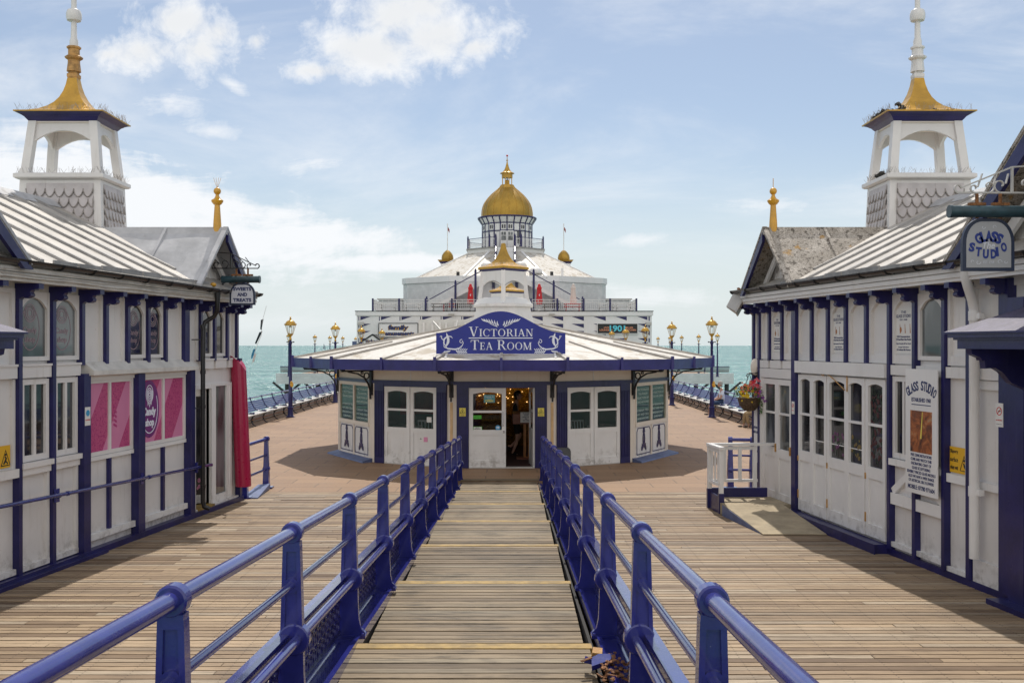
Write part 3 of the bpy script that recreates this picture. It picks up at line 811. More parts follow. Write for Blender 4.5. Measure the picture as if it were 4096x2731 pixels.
# ------------------------------------------------------------------ kiosks
KX=-.30
def half(Y): return 5.59-.145*(Y-15.6)
def kmap(s):
    return lambda u,n,z: (KX+s*(half(u)-n),u,z)
Y0K,Y1K=8.6,19.34
def arch_top(mb,u0,u1,zs,zt,rise,n0,n1):
    N=10; pts=[(u0,zt),(u0,zs)]
    for k in range(N+1):
        t=k/N; pts.append((u0+(u1-u0)*t,zs+rise*(1-(2*t-1)**2)))
    pts += [(u1,zs),(u1,zt)]
    P_=[pts[0],pts[1]]+pts[2:-2]+[pts[-2],pts[-1]]
    # drop duplicates
    Q=[]
    for p in P_:
        if not Q or abs(p[0]-Q[-1][0])+abs(p[1]-Q[-1][1])>1e-6: Q.append(p)
    mb.prism(Q,n0,n1,1)
def window(f,par,u0,u1,z0,z1,lights=1,arch=False,fw=.05,pane='pane',bars=(),depth=.045,name='window',fmat='white',n0=0.,pname='pane'):
    """frame with a pane behind it; lights = number of vertical lights"""
    b=MB(f); a,c=n0-.012,n0+depth
    b.box(u0,u0+fw,a,c,z0,z1); b.box(u1-fw,u1,a,c,z0,z1)
    b.box(u0+fw,u1-fw,a,c-.002,z0,z0+fw*1.1)
    if arch: arch_top(b,u0+fw,u1-fw,z1-.22,z1,.14,a,c-.003)
    else: b.box(u0+fw,u1-fw,a,c-.002,z1-fw,z1)
    for k in range(1,lights):
        m=u0+(u1-u0)*k/lights; b.box(m-.025,m+.025,a,c-.004,z0+fw,z1-fw*.9)
    for zb in bars: b.box(u0+fw,u1-fw,a,c-.008,zb-.018,zb+.018)
    o=b.build(name,M[fmat],par)
    p=MB(f); p.box(u0+fw*.6,u1-fw*.6,n0-.010,n0+.010,z0+fw*.6,z1-fw*.5)
    p.build(pname,M[pane],o)
    return o

def rect_tower(par,cx,cy,s):
    """bell-cote with fish-scale skirt, arched belfry and gold concave roof; s = side facing the walkway"""
    t=bpy.data.objects.new('bell_turret',None); COL.objects.link(t); t.parent=par
    t.location=Vector((cx,cy,4.4))-parent_world(par)
    W,D=1.50,1.20
    W0,D0,z0,W1,D1,z1=W+.06,D+.06,4.35,W-.06,D-.08,5.965
    b=MB(); b.frust((cx,cy),W0-.06,D0-.06,z0,W1-.06,D1-.06,z1)
    for sx_ in (-1,1):
        for sy_ in (-1,1):
            p0=(cx+sx_*W0/2,cy+sy_*D0/2); p1=(cx+sx_*W1/2,cy+sy_*D1/2); q=.13
            b.hexa([(p0[0],p0[1],z0),(p0[0]-sx_*q,p0[1],z0),(p0[0]-sx_*q,p0[1]-sy_*q,z0),(p0[0],p0[1]-sy_*q,z0),
                    (p1[0],p1[1],z1),(p1[0]-sx_*q,p1[1],z1),(p1[0]-sx_*q,p1[1]-sy_*q,z1),(p1[0],p1[1]-sy_*q,z1)])
    b.frust((cx,cy),W1+.0+.012,D1+.012,z1-.10,W1-.004,D1-.004,z1-.005)
    b.build('skirt',M['white'],t)
    b=MB(); b.frust((cx,cy),W+.02,D+.02,5.965,W+.10,D+.10,5.99); b.frust((cx,cy),W+.10,D+.10,5.99,W+.10,D+.10,6.055); b.frust((cx,cy),W+.10,D+.10,6.055,W+.0,D+.0,6.075)
    b.build('ledge',M['white'],t)
    # fish scales
    b=MB(); rim=MB(); rr=random.Random(2)
    def scales(o,ux,nx,wid0,wid1,cols):
        rows=8; h=.185
        for r in range(rows):
            zc=5.845-r*h
            if zc<4.45: break
            k=(zc-z0)/(z1-z0); wd=wid0+(wid1-wid0)*k-.26
            inset=k
            off_n=nx[2]+(nx[3]-nx[2])*k
            cw=wd/cols
            for c in range(cols+ (r%2)):
                uc=-wd/2+cw*(c+.5)-(cw/2 if r%2 else 0)
                pts=[]
                hw=cw*.5
                prof=[(-hw,0.05),(-hw,-.05),(-hw*.92,-.10),(-hw*.66,-.155),(-hw*.3,-.19),(0,-.20),(hw*.3,-.19),(hw*.66,-.155),(hw*.92,-.10),(hw,-.05),(hw,.05)]
                prof=[(max(-wd/2,min(wd/2,uc+a))-uc,bz) for a,bz in prof]
                tt=rr.uniform(-.004,.004)
                vs=[];N=len(prof)
                for a,bz in prof:
                    lift=.012+(.05-bz)*.13+tt
                    for dd in (lift,lift+.016):
                        vs.append((o[0]+ux[0]*(uc+a)+nx[0]*(off_n+dd+.012),o[1]+ux[1]*(uc+a)+nx[1]*(off_n+dd+.012),zc+bz))
                fs=[tuple(2*i for i in range(N)),tuple(2*i+1 for i in range(N))]
                fs+=[(2*i,2*((i+1)%N),2*((i+1)%N)+1,2*i+1) for i in range(N)]
                b.add(vs,fs)
                rim.tube([vs[2*i+1] for i in range(1,N-1)],.0105,4)
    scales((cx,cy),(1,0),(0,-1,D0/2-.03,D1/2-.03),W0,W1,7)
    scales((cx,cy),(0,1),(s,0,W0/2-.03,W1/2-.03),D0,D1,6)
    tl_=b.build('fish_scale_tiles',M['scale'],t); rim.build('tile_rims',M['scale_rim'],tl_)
    # belfry posts and arches
    wb,db,wt,dt,zb,zt=W-.06,D-.08,W-.26,D-.26,6.07,7.03
    def ctr(sx_,sy_,k): return (cx+sx_*((wb+(wt-wb)*k)/2-.075),cy+sy_*((db+(dt-db)*k)/2-.075))
    for sx_ in (-1,1):
        for sy_ in (-1,1):
            b=MB(); a=ctr(sx_,sy_,0); c=ctr(sx_,sy_,1); q=.072
            b.hexa([(a[0]-q,a[1]-q,zb),(a[0]+q,a[1]-q,zb),(a[0]+q,a[1]+q,zb),(a[0]-q,a[1]+q,zb),
                    (c[0]-q,c[1]-q,zt),(c[0]+q,c[1]-q,zt),(c[0]+q,c[1]+q,zt),(c[0]-q,c[1]+q,zt)])
            b.frust(a,.19,.19,zb-.001,.15,.15,zb+.09)
            b.build('belfry_post',M['white'],t)
    for axis in (0,1):
        for sd in (-1,1):
            b=MB(); k=.62; zs=zb+(zt-zb)*.60
            if axis==0:
                hw=(wt+(wb-wt)*.35)/2-.11; y=cy+sd*((dt+(db-dt)*.18)/2-.06); b.f=None
                bb=MB(lambda u_,n_,z_:(cx+u_,y+n_-sd*(z_-zs)*.1,z_))
            else:
                hw=(dt+(db-dt)*.35)/2-.11; x=cx+sd*((wt+(wb-wt)*.18)/2-.06)
                bb=MB(lambda u_,n_,z_:(x+n_-sd*(z_-zs)*.1,cy+u_,z_))
            arch_top(bb,-hw-.02,hw+.02,zs-.02,zt-.004,.24,-.03,.03)
            bb.build('belfry_arch',M['white'],t)
    b=MB(); b.frust((cx,cy),wt-.04,dt-.04,7.0,wt-.04,dt-.04,7.035); b.build('belfry_ceiling',M['cream'],t)
    b=MB()
    for (w0,w1,za,zc_) in ((-.02,.04,7.025,7.06),(.04,.10,7.06,7.10),(.11,.20,7.10,7.135),(.20,.32,7.135,7.165)):
        b.frust((cx,cy),wt+w0,dt+w0,za,wt+w1,dt+w1,zc_)
    b.build('cornice',M['blue'],t)
    # concave gold roof
    b=MB(); WW,DD=wt+.36,dt+.36
    prof=[(1.0,7.164),(1.0,7.185),(.80,7.215),(.60,7.27),(.45,7.345),(.34,7.43),(.255,7.53),(.19,7.65),(.145,7.78),(.12,7.90)]
    for (a,za),(c,zc_) in zip(prof[:-1],prof[1:]):
        ma=max(.0,1-a)*.0; 
        ww=lambda q: WW*q if q>.3 else (WW*.3+ (DD*.3-WW*.3)*(.3-q)/.2)*q/.3
        wa,wc=(WW*a+(.17-WW*.12)*(1-a),WW*c+(.17-WW*.12)*(1-c)); da,dc=(DD*a+(.17-DD*.12)*(1-a),DD*c+(.17-DD*.12)*(1-c))
        b.frust((cx,cy),wa,da,za,wc,dc,zc_)
    b.build('gold_roof',M['gold'],t)
    b=MB(); fm='rust' if s>0 else 'white'
    b.lathe([(.115,7.90),(.13,7.93),(.13,7.98),(.10,8.0),(.10,8.03)],(cx,cy),4,pi/4)
    b.lathe([(.125,8.03),(.105,8.20),(.105,8.24),(.15,8.27),(.16,8.30),(.12,8.33),(.10,8.34),(.10,8.44),(.125,8.46),(.125,8.49),(.09,8.5)],(cx,cy),8,pi/8)
    b.build('finial_base',M[fm],t)
    b=MB(); b.lathe([(.075,8.5),(.075,8.6),(.055,8.66),(.048,8.95),(.06,8.955),(.12,8.97),(.135,9.02),(.135,9.10),(.115,9.16),(.06,9.19),(.048,9.2),(.045,9.75)],(cx,cy),14)
    b.build('flagpole',M['white'],t,smooth=True,ang=30)
    # bird spikes
    b=MB(); rr=random.Random(4)
    def spk(x,y,z,h):
        dx,dy=rr.uniform(-.07,.07),rr.uniform(-.07,.07)
        b.tube([(x,y,z),(x+dx,y+dy,z+h)],.0022,3)
    for k in range(60):
        u_=rr.uniform(-.5,.5)
        spk(cx+u_*WW*.97,cy-DD*.47,7.19,rr.uniform(.08,.13)); spk(cx+s*WW*.475,cy+u_*DD*.97,7.19,rr.uniform(.08,.13))
        spk(cx+u_*W*1.05,cy-D*.48,6.07,rr.uniform(.07,.12)); spk(cx+s*W*.49,cy+u_*D*1.05,6.07,rr.uniform(.07,.12))
    b.build('bird_spikes',M['steel'],t)
    return t
M['scale_rim']=paint('grimy_shaded_tile_rim',(.33,.295,.27),.7,var=.3,scale=6,streak=False)  # joint grime plus tile-edge shade painted into the rim colour
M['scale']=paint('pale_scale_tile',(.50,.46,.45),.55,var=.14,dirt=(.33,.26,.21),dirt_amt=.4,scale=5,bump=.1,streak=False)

def main_z(n): return 4.03+.495*(.42-n)
GABLES=((17.85,1.02,5.08),(10.40,1.78,5.62))     # centre, half width, apex height
def gable_z(u):
    return max((gz-(gz-4.03)*abs(u-gc)/gh for gc,gh,gz in GABLES))

def kiosk(s,name,label,cat):
    f=kmap(s)
    t=thing(name,label,cat,f(14,0,0))
    # shell of the building with a doorway
    door=(17.52,18.14) if s<0 else None
    b=MB(f)
    def seg(u0,u1,z0,z1): b.box(u0,u1,-.12,0,z0,z1)
    if door:
        seg(Y0K,door[0],.04,3.9); seg(door[1],Y1K,.04,3.9); seg(door[0],door[1],2.26,3.9)
    else: seg(Y0K,Y1K,.04,3.9)
    b.box(Y0K+.02,Y1K-.02,-5.5,-5.38,.04,3.9); b.box(Y1K-.12,Y1K-.002,-5.38,-.12,.04,3.9); b.box(Y0K+.002,Y0K+.12,-5.38,-.12,.04,3.9)
    b.build('wall',M['white'],t)
    b=MB(f); b.box(Y0K,Y1K-.15,-5.4,-.1,.06,.08); b.box(Y0K,Y1K-.15,-2.2,-2.15,.08,3.85); b.build('interior',M['dark'],t)
    b=MB(f); b.box(Y0K-.02,Y1K+.03,-.10,.13 if s<0 else .06,-.01,.085); b.build('plinth',M['blue'],t)
    if s<0:
        b=MB(f); b.box(9.,14.45,.13,.205,-.01,.045); b.build('plinth_step',M['blue'],t)
    else:
        b=MB(f); b.box(14.35,17.45,.06,.26,-.01,.13); b.box(14.3,15.9,.26,.275,-.01,.14); b.build('plinth_step',M['blue'],t)
    # eaves: soffit, fascia, gutter
    b=MB(f); b.box(Y0K,Y1K+.05,-.05,.30,3.885,3.91); b.build('soffit',M['white_wood'],t)
    b=MB(f)
    b.box(Y0K,Y1K+.06,.30,.335,3.785,3.97); b.box(Y0K,Y1K+.07,.335,.36,3.83,3.885); b.box(Y0K,Y1K+.07,.335,.375,3.90,3.955); b.box(Y0K,Y1K+.02,.0,.03,3.70,3.885)
    b.build('fascia',M['white_wood' if s<0 else 'white'],t)
    b=MB(f); b.box(Y0K,Y1K+.06,.30,.345,3.971,4.05); b.build('eaves_board',M['roof_grey'],t)
    gz=lambda y: 4.045-.010*(y-12) if s<0 else 4.03+.004*(y-12)
    b=MB(f)
    N=9; ring=[]
    path=[(9.0,.43,gz(9.0)),(17.5,.43,gz(17.5))] if s<0 else [(9.0,.43,gz(9)),(19.42,.43,gz(19.42))]
    segs=[path] if s>0 else [path,[(17.56,.43,gz(17.5)),(19.42,.43,gz(17.5)+.02)]]
    for pa,pb in segs:
        vs=[];fs=[]
        for i,p in enumerate((pa,pb)):
            for r in (.058,.050):
                for k in range(N+1):
                    a=pi+pi*k/N; vs.append((p[0],p[1]+r*cos(a),p[2]+r*sin(a)))
        m=2*(N+1)
        for k in range(N):
            fs += [(k,k+1,m+k+1,m+k),(N+1+k,m+N+1+k,m+N+2+k,N+2+k)]
        fs += [(0,m,m+N+1,N+1),(N,2*N+1,m+2*N+1,m+N)]
        b.add(vs,fs)
        y=pa[0]+.3
        while y<pb[0]:
            zz=pa[2]+(pb[2]-pa[2])*(y-pa[0])/(pb[0]-pa[0])
            pts=[(.345,zz-.06)]+[(.43+.066*cos(pi+pi*k/8),zz+.066*sin(pi+pi*k/8)) for k in range(9)]
            b.ribbon([(q_[0],q_[1]) for q_ in pts],.02,y-.012,y+.012,0)
            y+=.72
    b.build('gutter',M['black'],t,smooth=True,ang=40)
    # main roof
    b=MB(f)
    nr=-2.62; e=.40
    rr_=lambda th:[(Y0K-.1,e,main_z(e)-th),(Y1K+.04,e,main_z(e)-th),(Y1K+.04,nr,main_z(nr)-th),(Y0K-.1,nr,main_z(nr)-th)]
    lo,hi=rr_(.06),rr_(0); b.hexa(lo+hi)
    nb=nr-3.0; back=lambda th:[(Y0K-.1,nr-.001,main_z(nr)-th),(Y1K+.04,nr-.001,main_z(nr)-th),(Y1K+.04,nb,main_z(nr)-1.49-th),(Y0K-.1,nb,main_z(nr)-1.49-th)]
    b.hexa(back(.06)+back(0))
    roof=b.build('roof',M['roof_white'],t)
    b=MB(f)
    y=9.4; i=0
    while y<17.55:
        z_=gable_z(y); ns=e-.02 if z_<=main_z(e) else .42-(z_-4.03)/.495
        if ns>nr+.3:
            def P_(n,h): return main_z(n)+h
            w_=.048
            b.hexa([(y-w_,ns,P_(ns,-.01)),(y+w_,ns,P_(ns,-.01)),(y+w_,nr,P_(nr,-.01)),(y-w_,nr,P_(nr,-.01)),
                    (y-w_*.8,ns,P_(ns,.04)),(y+w_*.8,ns,P_(ns,.04)),(y+w_*.8,nr,P_(nr,.04)),(y-w_*.8,nr,P_(nr,.04))])
        y+=.64
    b.build('roof_battens',M['roof_grey'],roof)
    b=MB(f)
    y=12.85
    while y<17.2:
        b.box(y,y+.52,.36,.385,4.052,4.10+.02*(int(y*3)%2)); y+=.56
    b.build('snow_board',M['roof_grey'],roof)
    b=MB(f); zr=main_z(nr); b.hexa([(Y0K-.1,nr+.2,zr-.09),(17.75,nr+.2,zr-.09),(17.75,nr-.2,zr-.06),(Y0K-.1,nr-.2,zr-.06),(Y0K-.1,nr+.03,zr+.06),(17.75,nr+.03,zr+.06),(17.75,nr-.03,zr+.06),(Y0K-.1,nr-.03,zr+.06)])
    b.build('ridge_capping',M['lead'],roof)
    # cross gables
    for gi,(gc,gh,gzt) in enumerate(GABLES):
        gm='lead' if s<0 else 'lichen'
        b=MB(f); n0,n1=.46,-2.0 if gi==0 else -2.4
        for sd in (-1,1):
            ns=12; 
            for q in range(ns):
                a0,a1=q/ns,(q+1)/ns
                def zz(a,n_): 
                    wav=.018*sin(a*9+n_*4.3)*sin(a*pi) if s<0 else 0
                    return gzt-(gzt-4.0)*a+wav
                for r in range(10):
                    na,nb_=n0+(n1-n0)*r/10,n0+(n1-n0)*(r+1)/10
                    ua,ub=gc+sd*gh*1.03*a0,gc+sd*gh*1.03*a1
                    b.add([(ua,na,zz(a0,na)),(ub,na,zz(a1,na)),(ub,nb_,zz(a1,nb_)),(ua,nb_,zz(a0,nb_))],[(0,1,2,3)])
            ue=gc+sd*gh*1.03
            b.add([(gc,n0,gzt),(ue,n0,4.0),(ue,n0,3.96),(gc,n0,gzt-.05)],[(0,1,2,3)])
        go=b.build('gable_roof',M[gm],t,smooth=True,ang=30)
        b=MB(f)
        b.hexa([(gc-.09,n0+.01,gzt-.10),(gc+.09,n0+.01,gzt-.10),(gc+.09,n1,gzt-.10),(gc-.09,n1,gzt-.10),(gc-.035,n0+.01,gzt+.035),(gc+.035,n0+.01,gzt+.035),(gc+.035,n1,gzt+.035),(gc-.035,n1,gzt+.035)])
        for sd in (-1,1):
            for nn in ((-.62,) if gi==0 else (-.5,-1.2)):
                k1=.62
                b.hexa([(gc+sd*.05,nn-.04,gzt-.06),(gc+sd*.05,nn+.04,gzt-.06),(gc+sd*gh*k1,nn+.04,gzt-(gzt-4.)*k1-.01),(gc+sd*gh*k1,nn-.04,gzt-(gzt-4.)*k1-.01),
                        (gc+sd*.05,nn-.025,gzt+.02),(gc+sd*.05,nn+.025,gzt+.02),(gc+sd*gh*k1,nn+.025,gzt-(gzt-4.)*k1+.06),(gc+sd*gh*k1,nn-.025,gzt-(gzt-4.)*k1+.06)])
            # verge roll
            b.hexa([(gc,n0-.07,gzt-.0),(gc,n0+.015,gzt-.0),(gc+sd*gh*1.04,n0+.015,3.985),(gc+sd*gh*1.04,n0-.07,3.985),(gc,n0-.07,gzt+.05),(gc,n0+.015,gzt+.05),(gc+sd*gh*1.04,n0+.015,4.04),(gc+sd*gh*1.04,n0-.07,4.04)])
        b.build('gable_flashing',M[gm],go)
        b=MB(f); d_=.17 if gi==0 else .24
        for sd in (-1,1):
            b.prism([(gc,gzt-.06),(gc+sd*gh*1.05,3.93),(gc+sd*gh*1.05-sd*d_*.7,3.93),(gc,gzt-.06-d_)],n0-(.03 if sd>0 or gi else .27),n0+(.02 if sd>0 or gi else -.22)+sd*.0004,1)
        b.build('bargeboard',M['blue'],t)
        b=MB(f)
        for sd in (-1,1):
            b.prism([(gc,gzt-.10-d_),(gc+sd*gh*.88,3.99),(gc+sd*gh*.76,3.99),(gc,gzt-.24-d_)],n0-.33,n0-.28+sd*.0004,1)
        b.build('inner_bargeboard',M['white_clean'],t)
        b=MB(f); b.prism([(gc-gh*.98,3.9),(gc+gh*.98,3.9),(gc,gzt-.07)],-.02,.02,1)
        for k in range(-3,4):
            uu=gc+gh*.25*k; zt=gzt-.2-(gzt-4.)*abs(k)*.25
            if zt>4.1: b.box(uu-.03,uu+.03,.02,.045,4.0,zt)
        b.build('gable_wall',M['white'],t)
    b=MB(f); P0=f(17.85,.28,0)
    zf=5.07
    b.lathe([(.075,zf-.04),(.072,zf+.10),(.05,zf+.42),(.048,zf+.44),(.075,zf+.46),(.105,zf+.50),(.108,zf+.525),(.055,zf+.56),(.035,zf+.60),(.030,zf+.63)],(P0[0],P0[1]),12)
    b.f=None; b.ball((P0[0],P0[1],zf+.69),.066,14,10)
    if s>0: b.tube([(P0[0],P0[1],zf+.72),(P0[0],P0[1],zf+.92)],.007,5)
    b.f=None
    fin=MB(); fin.v=[Vector(v_) for v_ in b.v]; 
    fb=MB(); 
    fb.lathe([(.075,zf-.04),(.072,zf+.10),(.05,zf+.42),(.048,zf+.44),(.075,zf+.46),(.105,zf+.50),(.108,zf+.525),(.055,zf+.56),(.035,zf+.60),(.030,zf+.63)],(P0[0],P0[1]),12)
    fb.ball((P0[0],P0[1],zf+.69),.066,14,10)
    if s>0: fb.tube([(P0[0],P0[1],zf+.72),(P0[0],P0[1],zf+.92)],.007,5)
    else:
        for k in range(4): fb.tube([(P0[0],P0[1],zf+.73),(P0[0]+(k-1.5)*.045,P0[1],zf+.93)],.003,4)
    fb.build('gable_finial',M['yellow_gold'],t,smooth=True,ang=35)
    tw=rect_tower(t,KX+s*7.77,18.34,-s)
    # mirrored porch over the entrance in the near gable
    b=MB(f)
    e0,e1,pr=9.2,11.30,.86
    for (d0,za,zb,ex) in ((0,2.96,3.06,.0),(.03,3.06,3.085,.0),(.07,3.085,3.13,.0)):
        b.box(e0-d0,e1+d0,.0,pr+d0,za,zb)
    b.box(e0-.10,e1+.10,.0,pr+.10,3.13,3.15)
    por=b.build('porch_canopy',M['blue'],t)
    b=MB(f); b.hexa([(e0-.1,.0,3.151),(e1+.1,.0,3.151),(e1+.1,pr+.1,3.151),(e0-.1,pr+.1,3.151),(e0+.55,.0,3.56),(e1-.55,.0,3.56),(e1-.55,.16,3.50),(e0+.55,.16,3.50)]); b.build('porch_roof',M['porch_roof'],por)
    for uu in (e1-.13,e0+.13):
        b=MB(f)
        pts=[(0,2.96),(pr-.05,2.96),(pr-.06,2.90),(pr-.16,2.86),(pr-.17,2.83),(pr-.2,2.83),(pr-.21,2.74),(pr-.32,2.75),(pr-.40,2.70),(pr-.5,2.58),(.12,2.48),(.09,2.46),(.09,2.40),(0,2.40)]
        b.prism([(p_[0],p_[1]) for p_ in pts],uu-.05,uu+.05,0)
        b.build('porch_bracket',M['blue'],por)
    b=MB(f); b.box(11.42-.2,11.62-.12,.0,.16,.05,3.55); b.build('porch_post',M['blue'],t)
    b=MB(f); b.box(9.5,11.2,.003,.02,.1,2.9); b.build('porch_door',M['cloth_black'],t)
    b=MB(f); b.box(9.2,11.6,.05,.35,-.01,.06); b.build('door_step',M['blue'],t)
    return t,f,tw

def bracket(f,par,u,hw=.038):
    """scrolled eaves bracket on a post"""
    b=MB(f)
    pts=[(0,3.785),(.285,3.785),(.285,3.70),(.24,3.70),(.225,3.675),(.225,3.63),(.20,3.60),(.165,3.595),(.14,3.615),(.10,3.60),(.06,3.56),(0,3.55)]
    b.prism(pts,u-hw,u+hw,0)
    b.tube([(u-hw-.004,.205,3.64),(u+hw+.004,.205,3.64)],.034,10)
    b.box(u-hw-.01,u+hw+.01,.285,.345,3.715,3.783)
    return b.build('eaves_bracket',M['blue'],par)

# ---- sweet kiosk -------------------------------------------------------------
KL,fl,twl=kiosk(-1,'sweet_kiosk','white and blue timber kiosk with pink candy windows, gold capped turret and rusty finial neck','kiosk')
UL=[11.95,12.64,13.35,14.03,14.64,15.24,15.85,16.41,17.09,17.68,18.23,18.77,19.20]
def posts(f,par,us,big,low,zsp=2.72):
    for u_ in us:
        hw=.085 if u_ in big else .036
        b=MB(f)
        b.box(u_-hw,u_+hw,-.01,.105 if u_ in big else .085,(.085 if (u_ in low) else zsp),3.785)
        b.build('post',M['blue'],par)
        bracket(f,par,u_,.042)
posts(fl,KL,UL,(17.09,),(11.95,12.64,13.35))
for (u_,z1_,hw) in ((14.06,2.60,.085),(15.55,2.56,.10),(17.26,2.60,.085)):
    b=MB(fl); b.box(u_-hw,u_+hw,-.01,.12,.085,z1_); b.build('post',M['blue'],KL)
def bay(a,b_): return a+.055,b_-.055
for i in range(len(UL)-1):
    a,c=UL[i],UL[i+1]; a2,c2=a+.045,c-.045
    if i in (1,2,5,6,9,10):
        window(fl,KL,a2,c2,2.80,3.70,arch=True,pane='pane_grey' if i in (1,2) else 'pane')
        if i in (1,2,5,6):  # farther pair: faint reddish reflections drawn as sticker print
            b=MB(fl); uc=a+(c-a)*.42
            for r in (.05,.085,.115): b.ring2((uc,3.42),r-.007,r+.007,.0105,.0125,20)
            b.ring2((uc,3.22),.19,.2,.0105,.0125,24,sq=1.45)
            b.build('window_sticker_reflection',M['faint_pink'],KL)
            text('Candy',fl,uc-.14,.0105,3.14,.28,.10,M['faint_pink'],'window_lettering',KL,fat=.02,depth=.002)
            text('shop',fl,uc-.11,.0105,3.02,.22,.10,M['faint_pink'],'window_lettering',KL,fat=.02,depth=.002)
    else:
        b=MB(fl); b.box(a2,a2+.05,0-.01,.04,2.74,3.72); b.box(c2-.05,c2,-.01,.04,2.74,3.72); b.box(a2+.05,c2-.05,-.01,.038,3.66,3.72)
        b.build('panel_frame',M['white'],KL)
    if i<3 or i>8:
        b=MB(fl); b.box(a2,c2,-.01,.07,2.58,2.73); b.box(a2,c2,-.01,.085,2.73,2.76); b.build('rail',M['white'],KL)
# drip canopy over the candy windows
b=MB(fl); b.prism([(.0,2.76),(.05,2.76),(.16,2.66),(.185,2.64),(.185,2.575),(.14,2.575),(.05,2.545),(.0,2.545)],14.10,17.34,0)
b.build('drip_canopy',M['white_wood'],KL)
window(fl,KL,12.70,13.29,1.50,2.56,lights=2,fw=.07); window(fl,KL,13.41,13.95,1.50,2.56,lights=2,fw=.07)
for (a,c) in ((12.69,13.30),(13.40,13.96)):
    b=MB(fl); b.box(a-.02,c+.02,-.01,.10,1.42,1.49); b.box(a,c,-.01,.07,1.33,1.42); b.build('sill',M['white'],KL)
    b=MB(fl); b.box(a,c,-.01,.05,.10,.17); b.box(a,a+.05,-.01,.045,.17,1.33); b.box(c-.05,c,-.01,.045,.17,1.33); b.build('panel_frame',M['white'],KL)
b=MB(fl); b.box(11.99,12.60,-.01,.09,1.33,1.44); b.box(11.99,12.60,-.01,.05,.10,.17); b.box(12.55,12.60,-.01,.04,1.44,2.57); b.build('panel_frame',M['white'],KL)
for (a,c) in ((14.16,15.44),(15.66,17.16)):
    o=window(fl,KL,a,c,1.40,2.50,lights=2,fw=.05,pane='candy',depth=.04,pname='candy_picture')
    b=MB(fl); b.box(a,c,-.01,.06,2.50,2.55); b.box(a,c,-.01,.05,1.335,1.395); b.box(a,c,-.01,.075,.20,.29); b.build('panel_frame',M['white_clean'],KL)
    b=MB(fl); m=(a+c)/2-.02; b.box(m-.03,m+.03,-.01,.05,.29,1.335); b.build('panel_batten',M['blue'],KL)
# round candy shop emblem on the second window
uc,zc=15.98,1.98
b=MB(fl)
pts=[(uc+.31*cos(2*pi*k/36),zc+.46*sin(2*pi*k/36)) for k in range(36)]
pts=[(max(15.71,p_[0]),p_[1]) for p_ in pts]
b.prism(pts,.008,.016,1); em=b.build('candy_emblem',M['purple'],KL)
b=MB(fl)
sp=[(uc+(.012+.085*k/46)*cos(k*.42),zc+.24+(.014+.11*k/46)*sin(k*.42)) for k in range(47)]
b.ribbon(sp,.018,.016,.019)
b.ribbon([(uc+.11*cos(pi*2*k/24+.0),zc+.24+.14*sin(pi*2*k/24)) for k in range(25)],.014,.016,.0192)
b.ribbon([(uc-.05,zc+.11),(uc-.055,zc+.06),(uc-.02,zc+.10),(uc,zc+.03),(uc+.025,zc+.10),(uc+.055,zc+.07),(uc+.05,zc+.115)],.02,.016,.0188)
b.ribbon([(uc+.255*cos(a_),zc+.385*sin(a_)) for a_ in [(-2.9+ (2.9+.55)*k/30) for k in range(31)]],.014,.016,.019)
b.build('emblem_lines',M['letter'],em)
text('Candy',fl,uc-.20,.016,zc-.14,.40,.17,M['letter'],'emblem_lettering',em,fat=.05,depth=.003)
text('shop',fl,uc-.13,.016,zc-.31,.27,.16,M['letter'],'emblem_lettering',em,fat=.04,depth=.003)
# small motif of the striped candy stick on the first window
b=MB(fl)
for k in range(5): b.ribbon([(14.93+.02*(k%2)*0,2.10-.07*k),(15.02,2.06-.07*k)],.032,.010,.013)
b.build('candy_stick_motif',M['magenta'],KL)
# doorway and folded glazed leaf
b=MB(fl)
b.box(17.43,17.52,-.01,.05,.12,2.27); b.box(17.52,18.14,-.1,.05,2.22,2.30); b.box(18.14,18.22,-.1,.055,.12,2.30)
b.box(18.22,19.0,-.01,.05,2.25,2.30); b.box(18.92,19.0,-.01,.05,.12,2.25); b.box(18.22,18.92,-.01,.045,.12,.25)
b.box(18.22,18.34,-.01,.04,.25,2.25); b.box(18.80,18.92,-.01,.04,.25,2.25)
b.build('door_frame',M['white_clean'],KL)
b=MB(fl); b.box(18.34,18.80,-.008,.012,.25,2.25); b.build('side_light',M['pane_grey'],KL)
b=MB(fl); b.box(17.50,18.14,-.14,.11,.06,.125); b.build('door_sill',M['yellow_line'],KL)
b=MB(fl); b.box(17.45,19.35,-.01,.09,.085,.118); b.build('skirting',M['white'],KL)
b=MB(fl)
def lf(u_,n_,z_):  # leaf swung inwards
    a=.55; return fl(18.10-u_*sin(a)*.9,-.03-u_*cos(a)*.55,z_)
b=MB(lf); b.box(0,.09,-.02,.02,.15,2.2); b.box(.55,.64,-.02,.02,.15,2.2); b.box(.09,.55,-.019,.019,.15,.30); b.box(.09,.55,-.019,.019,2.08,2.2)
dl=b.build('door',M['white_clean'],KL)
b=MB(lf); b.box(.09,.55,-.006,.006,.30,2.08); b.build('pane',M['pane'],dl)
b=MB(lf); rr=random.Random(9)
for k in range(16): b.ball((.30+rr.uniform(-.14,.14),.012,.42+rr.uniform(-.08,.3)),rr.uniform(.02,.045),8,5,(1,.3,1))
b.build('sweet_sticker',M['pink_light'],dl)
b=MB(lf)
for z_ in (.4,.95,1.5,2.0): b.box(.0,.05,.02,.05,z_,z_+.12)
b.build('door_hinge',M['white_clean'],dl)
